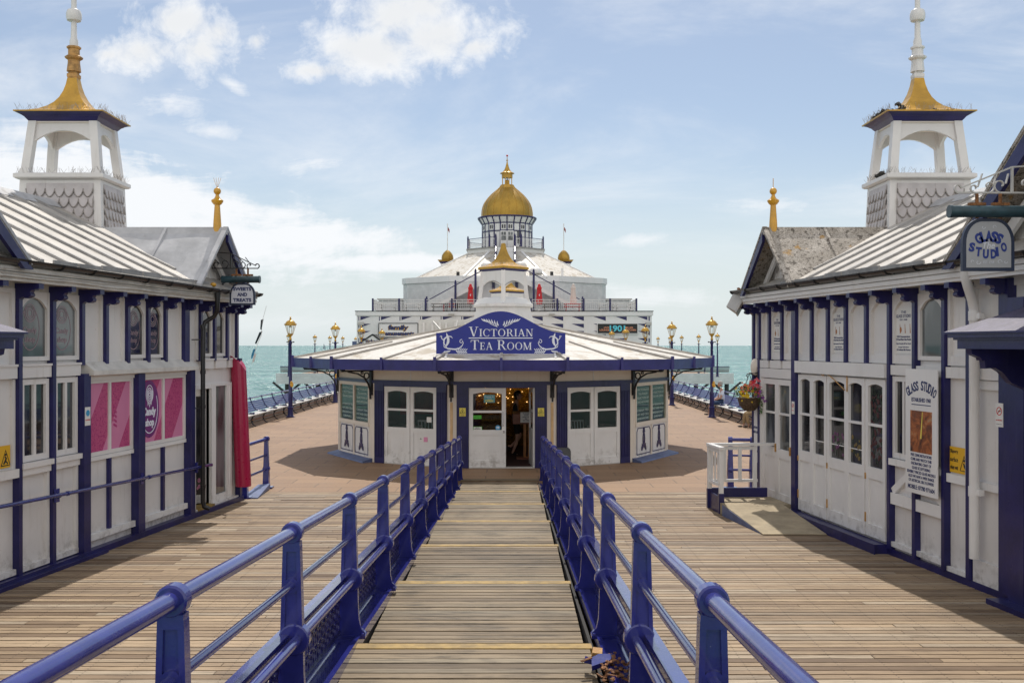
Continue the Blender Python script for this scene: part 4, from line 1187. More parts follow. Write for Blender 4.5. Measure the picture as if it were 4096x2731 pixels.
# handrail
b=MB(fl); hr=lambda y:.945-.03*(y-15.2)
pth=[(9.5,.17,hr(9.5)),(17.86,.17,hr(17.86)),(17.9,.15,hr(17.9)-.02)]
b.tube(pth,.026,12)
for y in (15.55+.1,14.0-.62+.1,11.2): b.tube([(y,.17,hr(y)-.0),(y+.04,.17,hr(y+.04))],.033,12)
for y in (15.55,13.35,17.4,11.3):
    b.tube([(y,.02,hr(y)-.03),(y,.12,hr(y)-.05),(y,.17,hr(y)-.02)],.012,6); b.lathe([],(0,0)) if False else None
    b.box(y-.04,y+.04,.10,.128,hr(y)-.10,hr(y)+.08)
b.build('handrail',M['blue_rail'],KL,smooth=True,ang=45)
# downpipe
b=MB(fl)
zg=3.93
b.tube([(17.52,.43,zg),(17.52,.43,zg-.2),(17.53,.42,zg-.32),(17.55,.36,zg-.42),(17.50,.22,zg-.52),(17.48,.20,zg-.62),(17.46,.20,2.75),(17.46,.20,2.45),(17.46,.20,.25),(17.47,.22,.17),(17.5,.30,.13)],[.052]+[.038]*10,12)
for z_ in (3.30,2.50,1.9,.5): b.tube([(17.46,.20,z_),(17.46,.20,z_+.06)],.046,12)
b.tube([(17.46,.2,3.1),(17.42,.02,3.1)],.010,6); b.tube([(17.46,.2,1.9),(17.42,.02,1.9)],.010,6)
b.build('downpipe',M['black'],KL,smooth=True,ang=45)
# moss clump in gutter corner
b=MB(fl); b.ball((17.42,.40,4.06),.05,10,6,(1.2,1,.8)); b.build('gutter_moss',M['yellow_gold'],KL)
b=MB(fl)
rr=random.Random(8)
for j in range(4):
    pth=[(10+k*.4,.38,3.79+.042*j+rr.uniform(-.012,.012)) for k in range(24)]
    b.tube(pth,.006,4)
b.build('fairy_light_cable',M['white_wood'],KL)
# red half round shutter sleeve on the corner
b=MB(); cx_,cy_=fl(19.12,.17,0)[:2]
N=32; vs=[];R_=.150
for k in range(N):
    a=2*pi*k/N; x_,y_=cx_+R_*cos(a),cy_+R_*sin(a)
    vs.append((x_+.05,y_,.30)); vs.append((x_-.05,y_,2.80-.24*(1-sqrt(max(0.,1-min(1.,max(0.,(x_-cx_+.10)/.27))**2)))-.14*max(0,(x_-cx_+.1)/.27)))
fs=[tuple(range(0,2*N,2)),tuple(range(1,2*N,2))]+[(2*k,2*((k+1)%N),2*((k+1)%N)+1,2*k+1) for k in range(N)]
b.add(vs,fs); b.build('rolled_awning',M['red'],KL,smooth=True,ang=40)
b=MB(fl); b.box(19.17,19.20,.0,.03,.1,2.8); b.build('awning_track',M['grey_box'],KL)
b=MB(fl); b.box(19.21,19.31,-.02,.12,.08,2.75); b.build('post',M['blue'],KL)

# ---- glass studio kiosk --------------------------------------------------------
KR,fr,twr=kiosk(1,'glass_studio_kiosk','white and blue timber kiosk with folding glazed doors, lichen roof and nest-littered turret','kiosk')
UR=[11.67,12.40,12.93,13.63,14.29,14.95,15.59,16.20,16.79,17.43,18.0,18.56,19.04,19.32]
posts(fr,KR,UR,(17.43,11.67),(11.67,12.40,12.93,13.63,14.29,17.43,19.04,19.32))
for i in range(len(UR)-1):
    a,c=UR[i]+.045,UR[i+1]-.045
    if i==2: window(fr,KR,a,c,2.80,3.70,arch=True,pane='pane_grey')
    else:
        b=MB(fr); b.box(a,a+.07,-.01,.045,2.74,3.72); b.box(c-.05,c,-.01,.045,2.74,3.72); b.box(a+.07,c-.05,-.01,.04,2.74,2.86)
        if i>1: arch_top(b,a+.07,c-.05,3.50,3.72,.13,-.01,.043)
        b.build('panel_frame',M['white'],KR)
        if i in (3,6,10):
            b=MB(fr); b.box(a+.11,c-.02,.003,.012,2.88,3.52); ps=b.build('window_poster',M['sticker'],KR)
            L=a+.11; R__=c-.08; wd=R__-L
            def tl(txt,z_,h_,kx=1.): text(txt,fr,c-.05-(wd*(1-kx))/2,.0125,z_,wd*kx,h_,M['ink'],'poster_lettering',ps,du=-1,fat=.01,depth=.002)
            tl('THE',3.45,.035,.35); tl('GLASS STUDIO',3.39,.045); tl('EST. 1968',3.35,.022,.5)
            tl('FREE Demonstrations',3.11,.028,.9); tl('Of Hand Made Glass Models',3.07,.028); tl('Open Everyday All Year Round',3.01,.026); tl('Large Selection',2.96,.026,.7); tl('Of Artificial Silk Flowers',2.925,.026,.95)
            b=MB(fr); m=(a+c)/2
            for du_ in (-.13,0,.13): b.ribbon([(m+du_,3.17),(m+du_+.01,3.30)],[.02,.006],.0125,.0145)
            b.ball((m+.12,.014,3.22),.028,8,5,(1,.2,1.4)); b.build('poster_picture',M['pinewood'],ps)
    if i<5 or i>8:
        b=MB(fr); b.box(a,c,-.01,.07,2.58,2.72); b.build('rail',M['white'],KR)
b=MB(fr); b.box(14.33,17.34,-.01,.12,2.53,2.73); b.build('rail',M['white_clean'],KR)
# folding doors
DR=[17.32,16.78,16.23,15.56,14.98,14.40]
for i in range(5):
    a,c=DR[i+1]+.006,DR[i]-.006
    off=.03+.012*(i%2)
    b=MB(fr); n0,n1=off-.02,off+.035
    st=.075
    b.box(a,a+st,n0,n1,.16,2.50); b.box(c-st,c,n0,n1,.16,2.50)
    b.box(a+st,c-st,n0,n1-.002,.16,.34); b.box(a+st,c-st,n0,n1-.002,1.02,1.19); b.box(a+st,c-st,n0,n1-.004,1.80,1.84)
    arch_top(b,a+st,c-st,2.385,2.50,.04,n0,n1-.003)
    dr=b.build('folding_door',M['white_clean'],KR)
    b=MB(fr); b.box(a+st*.5,c-st*.5,off-.018,off-.004,1.1,2.45); b.build('pane',M['pane'],dr)
    b=MB(fr); b.box(a+st*.5,c-st*.5,off-.018,off+.006,.3,1.06); b.build('door_panel',M['white_clean'],dr)
    b=MB(fr)
    if i in (0,2,4): b.box(c-.02,c+.01,n1,n1+.012,.36,.5); b.box(c-.02,c+.01,n1,n1+.012,1.0,1.09); b.build('door_hinge',M['rust'],dr)
    rr=random.Random(20+i)
    if i>=2:
        fm=[None,None,'fl_pink','fl_yellow','fl_red'][i]
        col={'fl_pink':(.13,.04,.11),'fl_yellow':(.16,.11,.03),'fl_red':(.06,.012,.012)}[fm]
        b=MB(fr)
        for k in range(16 if i<4 else 60): b.ball((rr.uniform(a+st+.03,c-st-.03),off-.001,rr.uniform(1.25,1.6) if i<4 else rr.uniform(1.3,2.3)),rr.uniform(.015,.04),7,5,(1,.15,1))
        b.build('silk_flowers',flat('silk_flower_'+fm[3:],col,.6),dr)
        b=MB(fr)
        for k in range(14 if i<4 else 70):
            uu,zz=rr.uniform(a+st+.03,c-st-.03),rr.uniform(1.22,1.5) if i<4 else rr.uniform(1.22,2.3)
            b.ribbon([(uu,zz),(uu+rr.uniform(-.04,.04),zz+rr.uniform(.03,.1))],[.012,.02],off-.003,off+.0)
        b.build('silk_leaves',M['dark_leaf'],dr)
    if i in (1,2,3):
        b=MB(fr); b.box(a+st,c-st,off-.003,off+.001,1.40,1.415); b.build('shelf_edge',M['sticker'],dr)
# iron bracket over the doors
b=MB(fr); b.tube([(15.5,.09,2.28),(15.5,.09,2.57)],.010,6); b.tube([(15.5,.10,2.56),(16.3,.10,2.60)],.009,6)
b.tube([(15.55,.10,2.30),(15.9,.10,2.45),(16.2,.10,2.56)],.008,6); b.tube([(16.3+.05*cos(a_/3.),.10,2.555+.05*sin(a_/3.)) for a_ in range(18)],.008,6)
b.build('plant_bracket',M['rust'],KR)
# left-hand glazed door pair in the corner bay
b=MB(fr); b.box(18.92,19.0,-.01,.07,.12,2.57); b.box(17.52,18.92,-.01,.07,2.40,2.57); b.box(17.52,19.0,-.01,.10,.085,.13); b.build('door_frame',M['white'],KR)
for (a,c,nn) in ((18.24,18.92,.02),(17.54,18.20,.05)):
    b=MB(fr); n0,n1=nn-.02,nn+.03; st=.10
    b.box(a,a+st,n0,n1,.14,2.38); b.box(c-st,c,n0,n1,.14,2.38); b.box(a+st,c-st,n0,n1-.002,.14,.32); b.box(a+st,c-st,n0,n1-.002,.95,1.12); b.box(a+st,c-st,n0,n1-.002,2.28,2.38); b.box(a+st,c-st,n0,n1-.004,1.74,1.78)
    dr=b.build('door',M['white'],KR)
    b=MB(fr); b.box(a+st*.6,c-st*.6,nn-.015,nn,1.0,2.34); b.build('pane',M['pane_grey'],dr)
    b=MB(fr); b.box(a+st*.6,c-st*.6,nn-.015,nn+.008,.28,1.0); b.build('door_panel',M['white'],dr)
    b=MB(fr); b.box(a+.02,a+.05,n1,n1+.03,1.05,1.2); b.build('door_handle',M['rust'],dr)
# small window and braced panels
window(fr,KR,13.68,14.24,1.40,2.56,lights=2,fw=.07)
b=MB(fr)
b.box(13.67,14.25,-.01,.10,1.30,1.39); b.box(13.67,14.25,-.01,.07,.74,.90); b.box(12.97,13.60,-.01,.07,.74,.90); b.box(13.67,14.25,-.01,.06,.13,.20); b.box(12.97,13.60,-.01,.06,.13,.20)
b.ribbon([(14.23,.92),(13.70,1.28)],.10,-.01,.055); b.ribbon([(12.99,.92),(13.58,1.28)],.10,-.01,.055)
b.box(12.97,13.60,-.01,.08,1.30,1.385)
b.box(12.44,12.89,-.01,.06,1.24,1.35); b.box(11.76,12.36,-.01,.06,1.24,1.33); b.box(12.44,12.50,-.01,.05,1.35,2.58); b.box(12.44,12.5,-.01,.05,.13,1.24); b.box(12.44,12.89,-.01,.055,.09,.15)
b.box(11.78,12.36,-.01,.04,2.46,2.57)
b.build('panel_frame',M['white_clean'],KR)
b=MB(fr); b.box(11.80,12.34,.0,.05,.085,.36); b.build('boxed_drain_base',M['white'],KR)
# white downpipe
b=MB(fr)
b.tube([(11.98,.36,4.05),(11.98,.36,3.82),(12.02,.30,3.70),(12.12,.19,3.55),(12.15,.15,3.42),(12.15,.15,.40)],.055,14)
for z_ in (3.30,1.16): b.tube([(12.15,.15,z_),(12.15,.15,z_+.12)],.064,14); b.box(12.03,12.15,.10,.16,z_+.02,z_+.09)
b.build('downpipe',M['white_clean'],KR,smooth=True,ang=45)
# nest litter on the turret
rr=random.Random(6); b=MB(); cx_,cy_=KX+7.77,18.34
for k in range(60):
    a=rr.random()
    if k<34: p_=(cx_-.72+rr.uniform(-.05,.12),cy_-.45+a*.7,7.20+rr.uniform(0,.05))
    elif k<44: p_=(cx_-.5+rr.uniform(-.1,.1),cy_-.45+rr.uniform(-.05,.05),7.24+rr.uniform(0,.10))
    else: p_=(cx_-.76+rr.uniform(-.04,.05),cy_-.35+a*.4,6.09+rr.uniform(0,.04))
    chunk(b,p_,rr.uniform(.02,.055),rr,(1,1.3,.7))
for k in range(40):
    x_,y_=cx_-.7+rr.uniform(-.08,.2),cy_-.5+rr.uniform(0,.7); b.bar((x_,y_,7.2+rr.uniform(0,.06)),(x_+rr.uniform(-.1,.1),y_+rr.uniform(-.15,.15),7.2+rr.uniform(0,.1)),.006,.006)
for k in range(12):
    x_=cx_+.25+rr.uniform(-.15,.15); b.bar((x_,cy_-.52,7.2),(x_+rr.uniform(-.12,.12),cy_-.52+rr.uniform(-.04,.04),7.2+rr.uniform(0,.03)),.014,.01)
o=tag(b.build('bird_nest',M['soil']),'dark untidy bird nest of twigs on the turret roof above the glass studio','nest')
# ------------------------------------------------------------------ tea room
TC=Vector((-.25,29.0,0)); RC,RW=5.98,4.75
AP=RW*cos(pi/12); HW=RW*sin(pi/12)
def facet(k,c=TC,ap=AP):
    ph=radians(30*k); sn,cs=sin(ph),cos(ph)
    return lambda u,n,z:(c.x+(ap+n)*sn+u*cs, c.y-(ap+n)*cs+u*sn, z)
def ring_pt(r,k,z,c=TC): # corner k+.5
    a=radians(30*k+15); return (c.x+r*sin(a),c.y-r*cos(a),z)
TEA=thing('tea_room','twelve sided white and blue tea room with wide stained canopy and open front door','kiosk',(TC.x,TC.y,0))
def tea_shell(T,c,full=True):
    # canopy roof
    b=MB(); r0,z0,r1,z1=RC,2.645,.85,3.60
    for k in range(12):
        b.add([ring_pt(r0,k-1,z0,c),ring_pt(r0,k,z0,c),ring_pt(r1,k,z1,c),ring_pt(r1,k-1,z1,c)],[(0,1,2,3)])
        b.add([ring_pt(r0-.02,k-1,z0-.05,c),ring_pt(r0-.02,k,z0-.05,c),ring_pt(r1,k,z1-.06,c),ring_pt(r1,k-1,z1-.06,c)],[(3,2,1,0)])
    roof=b.build('canopy_roof',M['canopy_roof'],T)
    b=MB()
    for k in range(12):
        p,q=Vector(ring_pt(r0-.01,k,z0+.02,c)),Vector(ring_pt(r1,k,z1+.02,c)); b.bar(p,q,.075,.07)
        pa,pb=Vector(ring_pt(r0,k-1,z0+.015,c)),Vector(ring_pt(r0,k,z0+.015,c)); m=(pa+pb)/2
        qa=Vector(ring_pt(r1,k-1,z1,c)); qb=Vector(ring_pt(r1,k,z1,c)); mm=(qa+qb)/2
        b.bar(m,m+(mm-m)*.46,.06,.06)
    b.build('roof_batten_ribs',M['roof_white'],roof)
    b=MB()
    for k in range(12):
        a0,a1=ring_pt(r0,k-1,2.40,c),ring_pt(r0,k,2.40,c); c0,c1=ring_pt(r0+.03,k-1,2.66,c),ring_pt(r0+.03,k,2.66,c)
        i0,i1=ring_pt(r0-.05,k-1,2.40,c),ring_pt(r0-.05,k,2.40,c); j0,j1=ring_pt(r0-.05,k-1,2.63,c),ring_pt(r0-.05,k,2.63,c)
        b.hexa([i0,i1,a1,a0,j0,j1,c1,c0])
        p=Vector(ring_pt(r0+.02,k,2.52,c)); b.box(p.x-.035,p.x+.035,p.y-.035,p.y+.035,2.405,2.73)
        m=(Vector(c0)+Vector(c1))/2; b.box(m.x-.03,m.x+.03,m.y-.03,m.y+.03,2.41,2.71)
    b.build('canopy_fascia',M['blue_fascia'],T)
    # turret: square set cornerwise
    R4=lambda w:w/sqrt(2)
    t=bpy.data.objects.new('bell_turret',None); COL.objects.link(t); t.parent=T; t.location=Vector((c.x,c.y,3.5))-parent_world(T)
    P=-pi/2
    b=MB(); b.lathe([(1.02,3.42),(.86,3.98),(.845,4.10)],(c.x,c.y),8,pi/8); b.build('skirt',M['white'],t)
    b=MB(); b.lathe([(.86,4.10),(.93,4.11),(.93,4.19),(.86,4.20)],(c.x,c.y),8,pi/8); b.build('ledge',M['white'],t)
    b=MB(); b.lathe([(.84,4.20),(.74,4.36),(.3,4.40)],(c.x,c.y),4,P); b.build('turret_floor',M['white_clean'],t)
    for k in range(4):
        b=MB(); a=P+k*pi/2; r0_,r1_=.70,.60
        x0,y0=c.x+r0_*cos(a),c.y+r0_*sin(a); x1,y1=c.x+r1_*cos(a),c.y+r1_*sin(a)
        def sq(x,y,z,h): return [(x+h*cos(a+d),y+h*sin(a+d),z) for d in (-pi*.75,-pi/4,pi/4,pi*.75)]
        b.hexa(sq(x0,y0,4.2,.085)+sq(x1,y1,5.15,.080)); b.build('belfry_post',M['white'],t)
        a2=a+pi/4; ap_=.60*cos(pi/4)+.02; hw=.60*sin(pi/4)-.02
        fm=lambda u,n,z,a2=a2,ap_=ap_:(c.x+(ap_+n)*cos(a2)-u*sin(a2),c.y+(ap_+n)*sin(a2)+u*cos(a2),z)
        b=MB(fm); arch_top(b,-hw-.03,hw+.03,4.70,5.14,.17,-.025,.025); b.build('belfry_arch',M['white'],t)
    b=MB(); b.lathe([(.60,5.12),(.66,5.135),(.70,5.18),(.72,5.205)],(c.x,c.y),4,P); b.build('cornice',M['blue'],t)
    b=MB(); b.lathe([(.74,5.205),(.74,5.265),(.60,5.295),(.46,5.34),(.35,5.40),(.26,5.48),(.19,5.58),(.135,5.69),(.095,5.80),(.06,5.96),(.045,5.97)],(c.x,c.y),4,P); b.build('gold_roof',M['gold'],t)
    b=MB(); rr=random.Random(3)
    for k in range(170):
        a=rr.uniform(0,2*pi); q=(a%(pi/2))-pi/4; r=.74*cos(pi/4)/cos(q)*rr.uniform(.80,.97)
        x,y=c.x+r*cos(a+P+pi/4-pi/4),c.y+r*sin(a+P)
        b.tube([(x,y,5.26),(x+rr.uniform(-.05,.05),y+rr.uniform(-.05,.05),5.26+rr.uniform(.07,.12))],.003,3)
    b.build('bird_spikes',M['cream'],t)
    return roof
tea_shell(TEA,TC)
# walls
b=MB()
for k in range(12):
    f=facet(k); m=MB(f)
    m.box(-HW,HW,-.06,0,2.06,2.62)          # frieze
    if k not in (0,1,11): m.box(-HW,HW,-.06,-.001,0,.98 if k in (2,10) else 1.0)
    if k in range(3,10): m.box(-HW,HW,-.06,-.002,.98,2.07)
    m.box(-HW,-HW+.13,-.06,.012,0,2.07) ; m.box(HW-.13,HW,-.06,.012,0,2.07)
    if k in (0,1,11):
        for sd in (-1,1): m.box(min(sd*HW*.79,sd*HW*.93),max(sd*HW*.79,sd*HW*.93),-.06,.004,0,2.07)
    b=merge_mb([b,m])
b.build('wall',M['cream'],TEA)
b=MB()
for k in range(12):
    m=MB(facet(k)); m.box(-HW-.02,HW+.02,.0,.05,2.03,2.115); m.box(-HW-.025,HW+.025,.0,.07,2.085,2.10); b=merge_mb([b,m])
b.build('string_course',M['blue'],TEA)
b=MB()
for k in (0,1,11):
    m=MB(facet(k)); m.box(-.012,.012,.0,.012,2.12,2.6); b=merge_mb([b,m])
b.build('frieze_batten',M['white_clean'],TEA)
# fluted pilasters beside the doors
for k in (0,1,11):
    f=facet(k)
    for sd in (-1,1):
        b=MB(f); a,c=sorted((sd*HW*.66,sd*HW*.90))
        b.box(a,c,-.01,.06,.0,2.03)
        for i in range(6):
            uu=a+(c-a)*(i+.5)/6; b.box(uu-.011,uu+.011,.06,.075,.15,1.85)
        b.build('pilaster',M['blue'],TEA)
    b=MB(f); b.box(-HW*.66,HW*.66,-.02,.05,1.96,2.03); b.build('door_head',M['blue'],TEA)
def leaf(f,u0,u1,par,n0=-.01,z0=.02,z1=1.955,pane='glass',name='door'):
    b=MB(f); st=.10; n1=n0+.045
    b.box(u0,u0+st,n0,n1,z0,z1); b.box(u1-st,u1,n0,n1,z0,z1)
    b.box(u0+st,u1-st,n0,n1-.002,z0,z0+.17); b.box(u0+st,u1-st,n0,n1-.002,.80,.93); b.box(u0+st,u1-st,n0,n1-.004,1.35,1.405)
    arch_top(b,u0+st,u1-st,z1-.145,z1,.042,n0,n1-.003)
    d=b.build(name,M['white_clean'],par)
    b=MB(f); b.box(u0+st*.5,u1-st*.5,n0+.005,n0+.026,z0+.1,.85); b.build('door_panel',M['white_clean'],d)
    b=MB(f); b.box(u0+st*.5,u1-st*.5,n0+.014,n0+.022,.9,z1-.05); b.build('pane',M[pane],d)
    return d
W6=HW*.655
for k in (1,11):
    f=facet(k); leaf(f,-W6,-.008,TEA); leaf(f,.008,W6,TEA)
f0=facet(0)
dA=leaf(f0,-W6,.10,TEA)
b=MB(f0); b.box(.012,.055,.034,.05,1.02,1.38); b.box(.03,.07,.036,.07,.86,.92); b.build('door_handle',M['chrome'],dA)
fin=lambda u,n,z: f0(W6-.03+n*.0-u*.16,-.02-u*.98,z) if True else None
fin2=lambda u,n,z: f0(W6-.02-u*.10+n,-.02-u*.95,z)
dB=leaf(fin2,0.,.86,TEA,n0=-.02)
b=MB(f0); b.box(-W6,W6,-.12,.06,-.003,.02); b.build('threshold',M['grey_box'],TEA)
for k in (1,11):
    b=MB(facet(k)); b.box(-W6,W6,-.12,.04,-.003,.018); b.build('threshold',M['grey_box'],TEA)
# window facets with dolphin panels
def dolphin(f,par,uc,z0,kk=1.):
    b=MB(f); d0,d1=.018,.03
    for sd in (-1,1):
        tw=[(uc+sd*.045*sin(3.6*t)+sd*.015*t,z0+.10+.42*t) for t in [i/16 for i in range(17)]]
        b.ribbon(tw,[.075-.045*i/16 for i in range(17)],d0,d1+.001*sd)
        head=[(uc+sd*.035,z0+.12),(uc+sd*.075,z0+.10),(uc+sd*.115,z0+.055),(uc+sd*.135,z0+.01),(uc+sd*.12,z0-.005)]
        b.ribbon(head,[.09,.10,.10,.06,.03],d0,d1+.0005*sd)
        b.prism([(uc+sd*.09,z0+.13),(uc+sd*.125,z0+.18),(uc+sd*.125,z0+.10)],d0,d1+.0007*sd,1)
        b.ribbon([(uc+sd*.012,z0+.47),(uc+sd*.03,z0+.54),(uc+sd*.022,z0+.60)],[.02,.055,.01],d0,d1+.0009*sd)
        b.ribbon([(uc+sd*.03,z0+.52),(uc+sd*.075,z0+.47)],[.045,.008],d0,d1+.0011*sd)
    b.build('dolphin_emblem',M['blue'],par)
for k in (2,10):
    f=facet(k)
    b=MB(f)
    b.box(-HW+.13,HW-.13,-.03,.035,1.94,2.03); b.box(-HW+.13,HW-.13,-.03,.05,.90,1.0)
    b.box(-.035,.035,-.03,.034,.06,1.94); b.box(-HW+.13,-HW+.19,-.03,.034,1.0,1.94); b.box(HW-.19,HW-.13,-.03,.034,1.0,1.94)
    b.box(-HW+.13,HW-.13,-.03,.03,.0,.10)
    wo=b.build('window',M['cream'],TEA)
    for sd in (-1,1):
        a,c=sorted((sd*.035,sd*(HW-.19)))
        b=MB(f); b.box(a,c,-.012,-.004,1.0,1.94); pn=b.build('pane',M['glass_green'],wo)
        b=MB(f); b.box(a+.02,c-.02,-.03,-.022,1.02,1.92); b.build('menu_film',M['film'] if 'film' in M else M['teal'],pn)
        uc=(a+c)/2; wd=c-a
        lines=(['VICTORIAN','TEA ROOM','SELECTION OF','CAKES AND SCONES','','CREAM TEA','HOT AND COLD','SANDWICHES'] if (sd>0)==(k==10) else ['SANDWICHES','A SELECTION OF','TEAS AND COFFEES','','AFTERNOON TEA','HOT AND COLD','BREAKFAST','DRINKS'])
        lm=[]
        for i,tx in enumerate(lines):
            if tx: 
                ww=wd*(.78 if len(tx)>8 else .6)
                lm.append(text(tx,f,uc-ww/2,-.004,1.84-.108*i-.03,ww,.055,None,None,None,fat=.0,depth=.002))
        merge_mb(lm).build('window_lettering',M['pale_ink'] if 'pale_ink' in M else M['letter'],pn)
        b=MB(f); q=.05; zA,zB=.16,.84; aa,cc=a+.05,c-.05
        pts=[(aa+q,zA),(cc-q,zA)]
        fr_=[(aa,zA),(cc,zA),(cc,zB-q*1.6),(cc-q*.3,zB-q*1.3),(cc-q,zB-q*.5),(cc-q*1.2,zB),(aa+q*1.2,zB),(aa+q,zB-q*.5),(aa+q*.3,zB-q*1.3),(aa,zB-q*1.6),(aa,zA)]
        b.ribbon(fr_,.024,.0,.022); b.build('panel_border',M['blue'],TEA)
        b=MB(f); b.box(a+.01,c-.01,-.02,.012,.1,.9); b.build('lower_panel',M['white_clean'],TEA)
        dolphin(f,TEA,uc,.25)
    b=MB(f); b.hexa([(-HW-.03,.0,-.004),(HW+.03,.0,-.004),(HW+.10,.30,-.004),(-HW-.10,.30,-.004),(-HW-.03,.0,.10),(HW+.03,.0,.10),(HW+.09,.28,.035),(-HW-.09,.28,.035)]); b.build('plinth',M['blue_faded'],TEA)
# canopy brackets on the corners
for k in range(-3,3):
    a=radians(30*k+15); cc=TC
    f=lambda u,n,z,a=a:(cc.x+(RW+n)*sin(a)+u*cos(a),cc.y-(RW+n)*cos(a)+u*sin(a),z)
    b=MB(f)
    b.box(-.05,.05,-.02,.05,1.72,2.40); b.box(-.03,.03,.0,.95,2.33,2.37)
    pts=[(.05,1.62),(.06,1.85),(.12,2.02),(.25,2.18),(.45,2.28),(.75,2.33)]
    b.ribbon(pts,.035,-.018,.018,0)
    b.ring2((.17,2.22),.065,.09,-.015,.015,18,0); b.ring2((.31,2.295),.022,.04,-.0152,.0152,14,0)
    b.box(-.03,.03,.85,.97,2.36,2.405)
    b.build('canopy_bracket',M['blackiron'],TEA)
    if k in (-1,0):
        b=MB(f); b.box(-.035,.035,.014,.022,.55,1.6); b.build('rust_stain_strip',M['rust_stain'] if 'rust_stain' in M else M['rust'],TEA)
# interior
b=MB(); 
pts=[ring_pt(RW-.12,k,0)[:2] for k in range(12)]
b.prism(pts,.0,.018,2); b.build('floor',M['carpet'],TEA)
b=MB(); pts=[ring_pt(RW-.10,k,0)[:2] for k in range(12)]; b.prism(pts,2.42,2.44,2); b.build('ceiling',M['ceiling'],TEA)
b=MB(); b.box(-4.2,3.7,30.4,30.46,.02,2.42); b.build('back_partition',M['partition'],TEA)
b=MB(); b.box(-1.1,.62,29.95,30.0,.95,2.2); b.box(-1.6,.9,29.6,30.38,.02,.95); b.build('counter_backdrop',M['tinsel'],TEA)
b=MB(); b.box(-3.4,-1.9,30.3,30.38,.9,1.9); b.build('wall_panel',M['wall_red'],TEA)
rr=random.Random(12); b=MB()
for i in range(60):
    b.ball((rr.uniform(-1.0,.60),29.93,rr.uniform(1.25,2.15)),rr.uniform(.008,.016),6,4)
for i in range(14): b.ball((-.12+rr.uniform(-.12,.2),27.9+rr.uniform(-.12,.12),2.13+rr.uniform(-.08,.12)),.022,6,4)
b.build('fairy_lights',M['fairy'],TEA)
# low things seen through the glass
def tea_chair(x,y,rz,label):
    t=thing('dining_chair',label,'chair',(x,y,.018),'chairs inside the tea room'); 
    R_=Matrix.Translation((x,y,.018))@Matrix.Rotation(rz,4,'Z')
    b=MB(); b.m=R_; b.box(-.2,.2,-.2,.2,.43,.46); b.build('seat',M['wood'],t)
    b=MB(); b.m=R_
    for xx in (-.18,-.09,0,.09,.18): b.tube([(xx,.19,.46),(xx*1.05,.24,.93)],.012,6)
    b.bar((-.2,.24,.93),(.2,.24,.93),.03,.04); b.bar((-.2,.215,.7),(.2,.215,.7),.02,.03); b.build('backrest',M['white_clean'],t)
    for xx in (-.18,.18):
        for yy in (-.18,.18):
            b=MB(); b.m=R_; b.tube([(xx,yy,0),(xx*.95,yy*.95,.43)],.016,6); b.build('leg',M['white_clean'],t)
tea_chair(-2.3,26.9,.3,'white spindle back chair behind the glazed doors nearest the sweets kiosk')
tea_chair(-1.75,27.3,-.4,'white spindle back chair just left of the open doorway inside')
tea_chair(1.9,27.0,.5,'white spindle back chair behind the glazed doors facing the glass studio')
def tea_table(x,y,label):
    t=thing('cafe_table',label,'table',(x,y,.018),'tables inside the tea room')
    b=MB(); b.lathe([(.42,.73),(.42,.76)],(x,y),20); b.build('table_top',M['white_clean'],t)
    b=MB(); b.lathe([(.22,.018),(.05,.06),(.035,.1),(.035,.73)],(x,y),12); b.build('leg',M['wood'],t)
tea_table(-2.9,27.7,'round white cafe table deep behind the doors on the sweets side'); tea_table(2.5,27.7,'round white cafe table deep behind the doors on the studio side')
# reception lectern with notice
t=thing('lectern','red brown wooden lectern with a white notice inside the doorway','lectern',(.36,26.3,.018))
b=MB(); b.hexa([(.02,26.1,.94),(.70,26.1,.94),(.70,26.35,.94),(.02,26.35,.94),(.02,26.1,1.20),(.70,26.1,1.20),(.70,26.35,1.26),(.02,26.35,1.26)]); b.build('desk',M['wood'],t)
b=MB(); b.box(.30,.37,26.18,26.26,.06,.94); b.box(.42,.46,26.2,26.25,.06,.94); b.build('post',M['pinewood'],t)
b=MB(); b.box(.12,.56,26.05,26.4,.018,.06); b.build('foot',M['wood'],t)
nt_=thing('notice','white paper notice asking guests to wait fixed on the lectern front','notice',(.36,26.08,1.0))
b=MB(); b.box(.22,.52,26.085,26.095,.98,1.25); b.build('paper',M['sticker'],nt_)
fid=lambda u,n,z:(u,26.085-n,z)
for i,(tx,wd) in enumerate((('PLEASE',.17),('WAIT',.12),('HERE TO',.2),('BE',.06),('SEATED',.17))):
    text(tx,fid,.37-wd/2,.0,1.20-.045*i,wd,.028,M['ink'],'lettering',nt_,depth=.002,fat=.02)
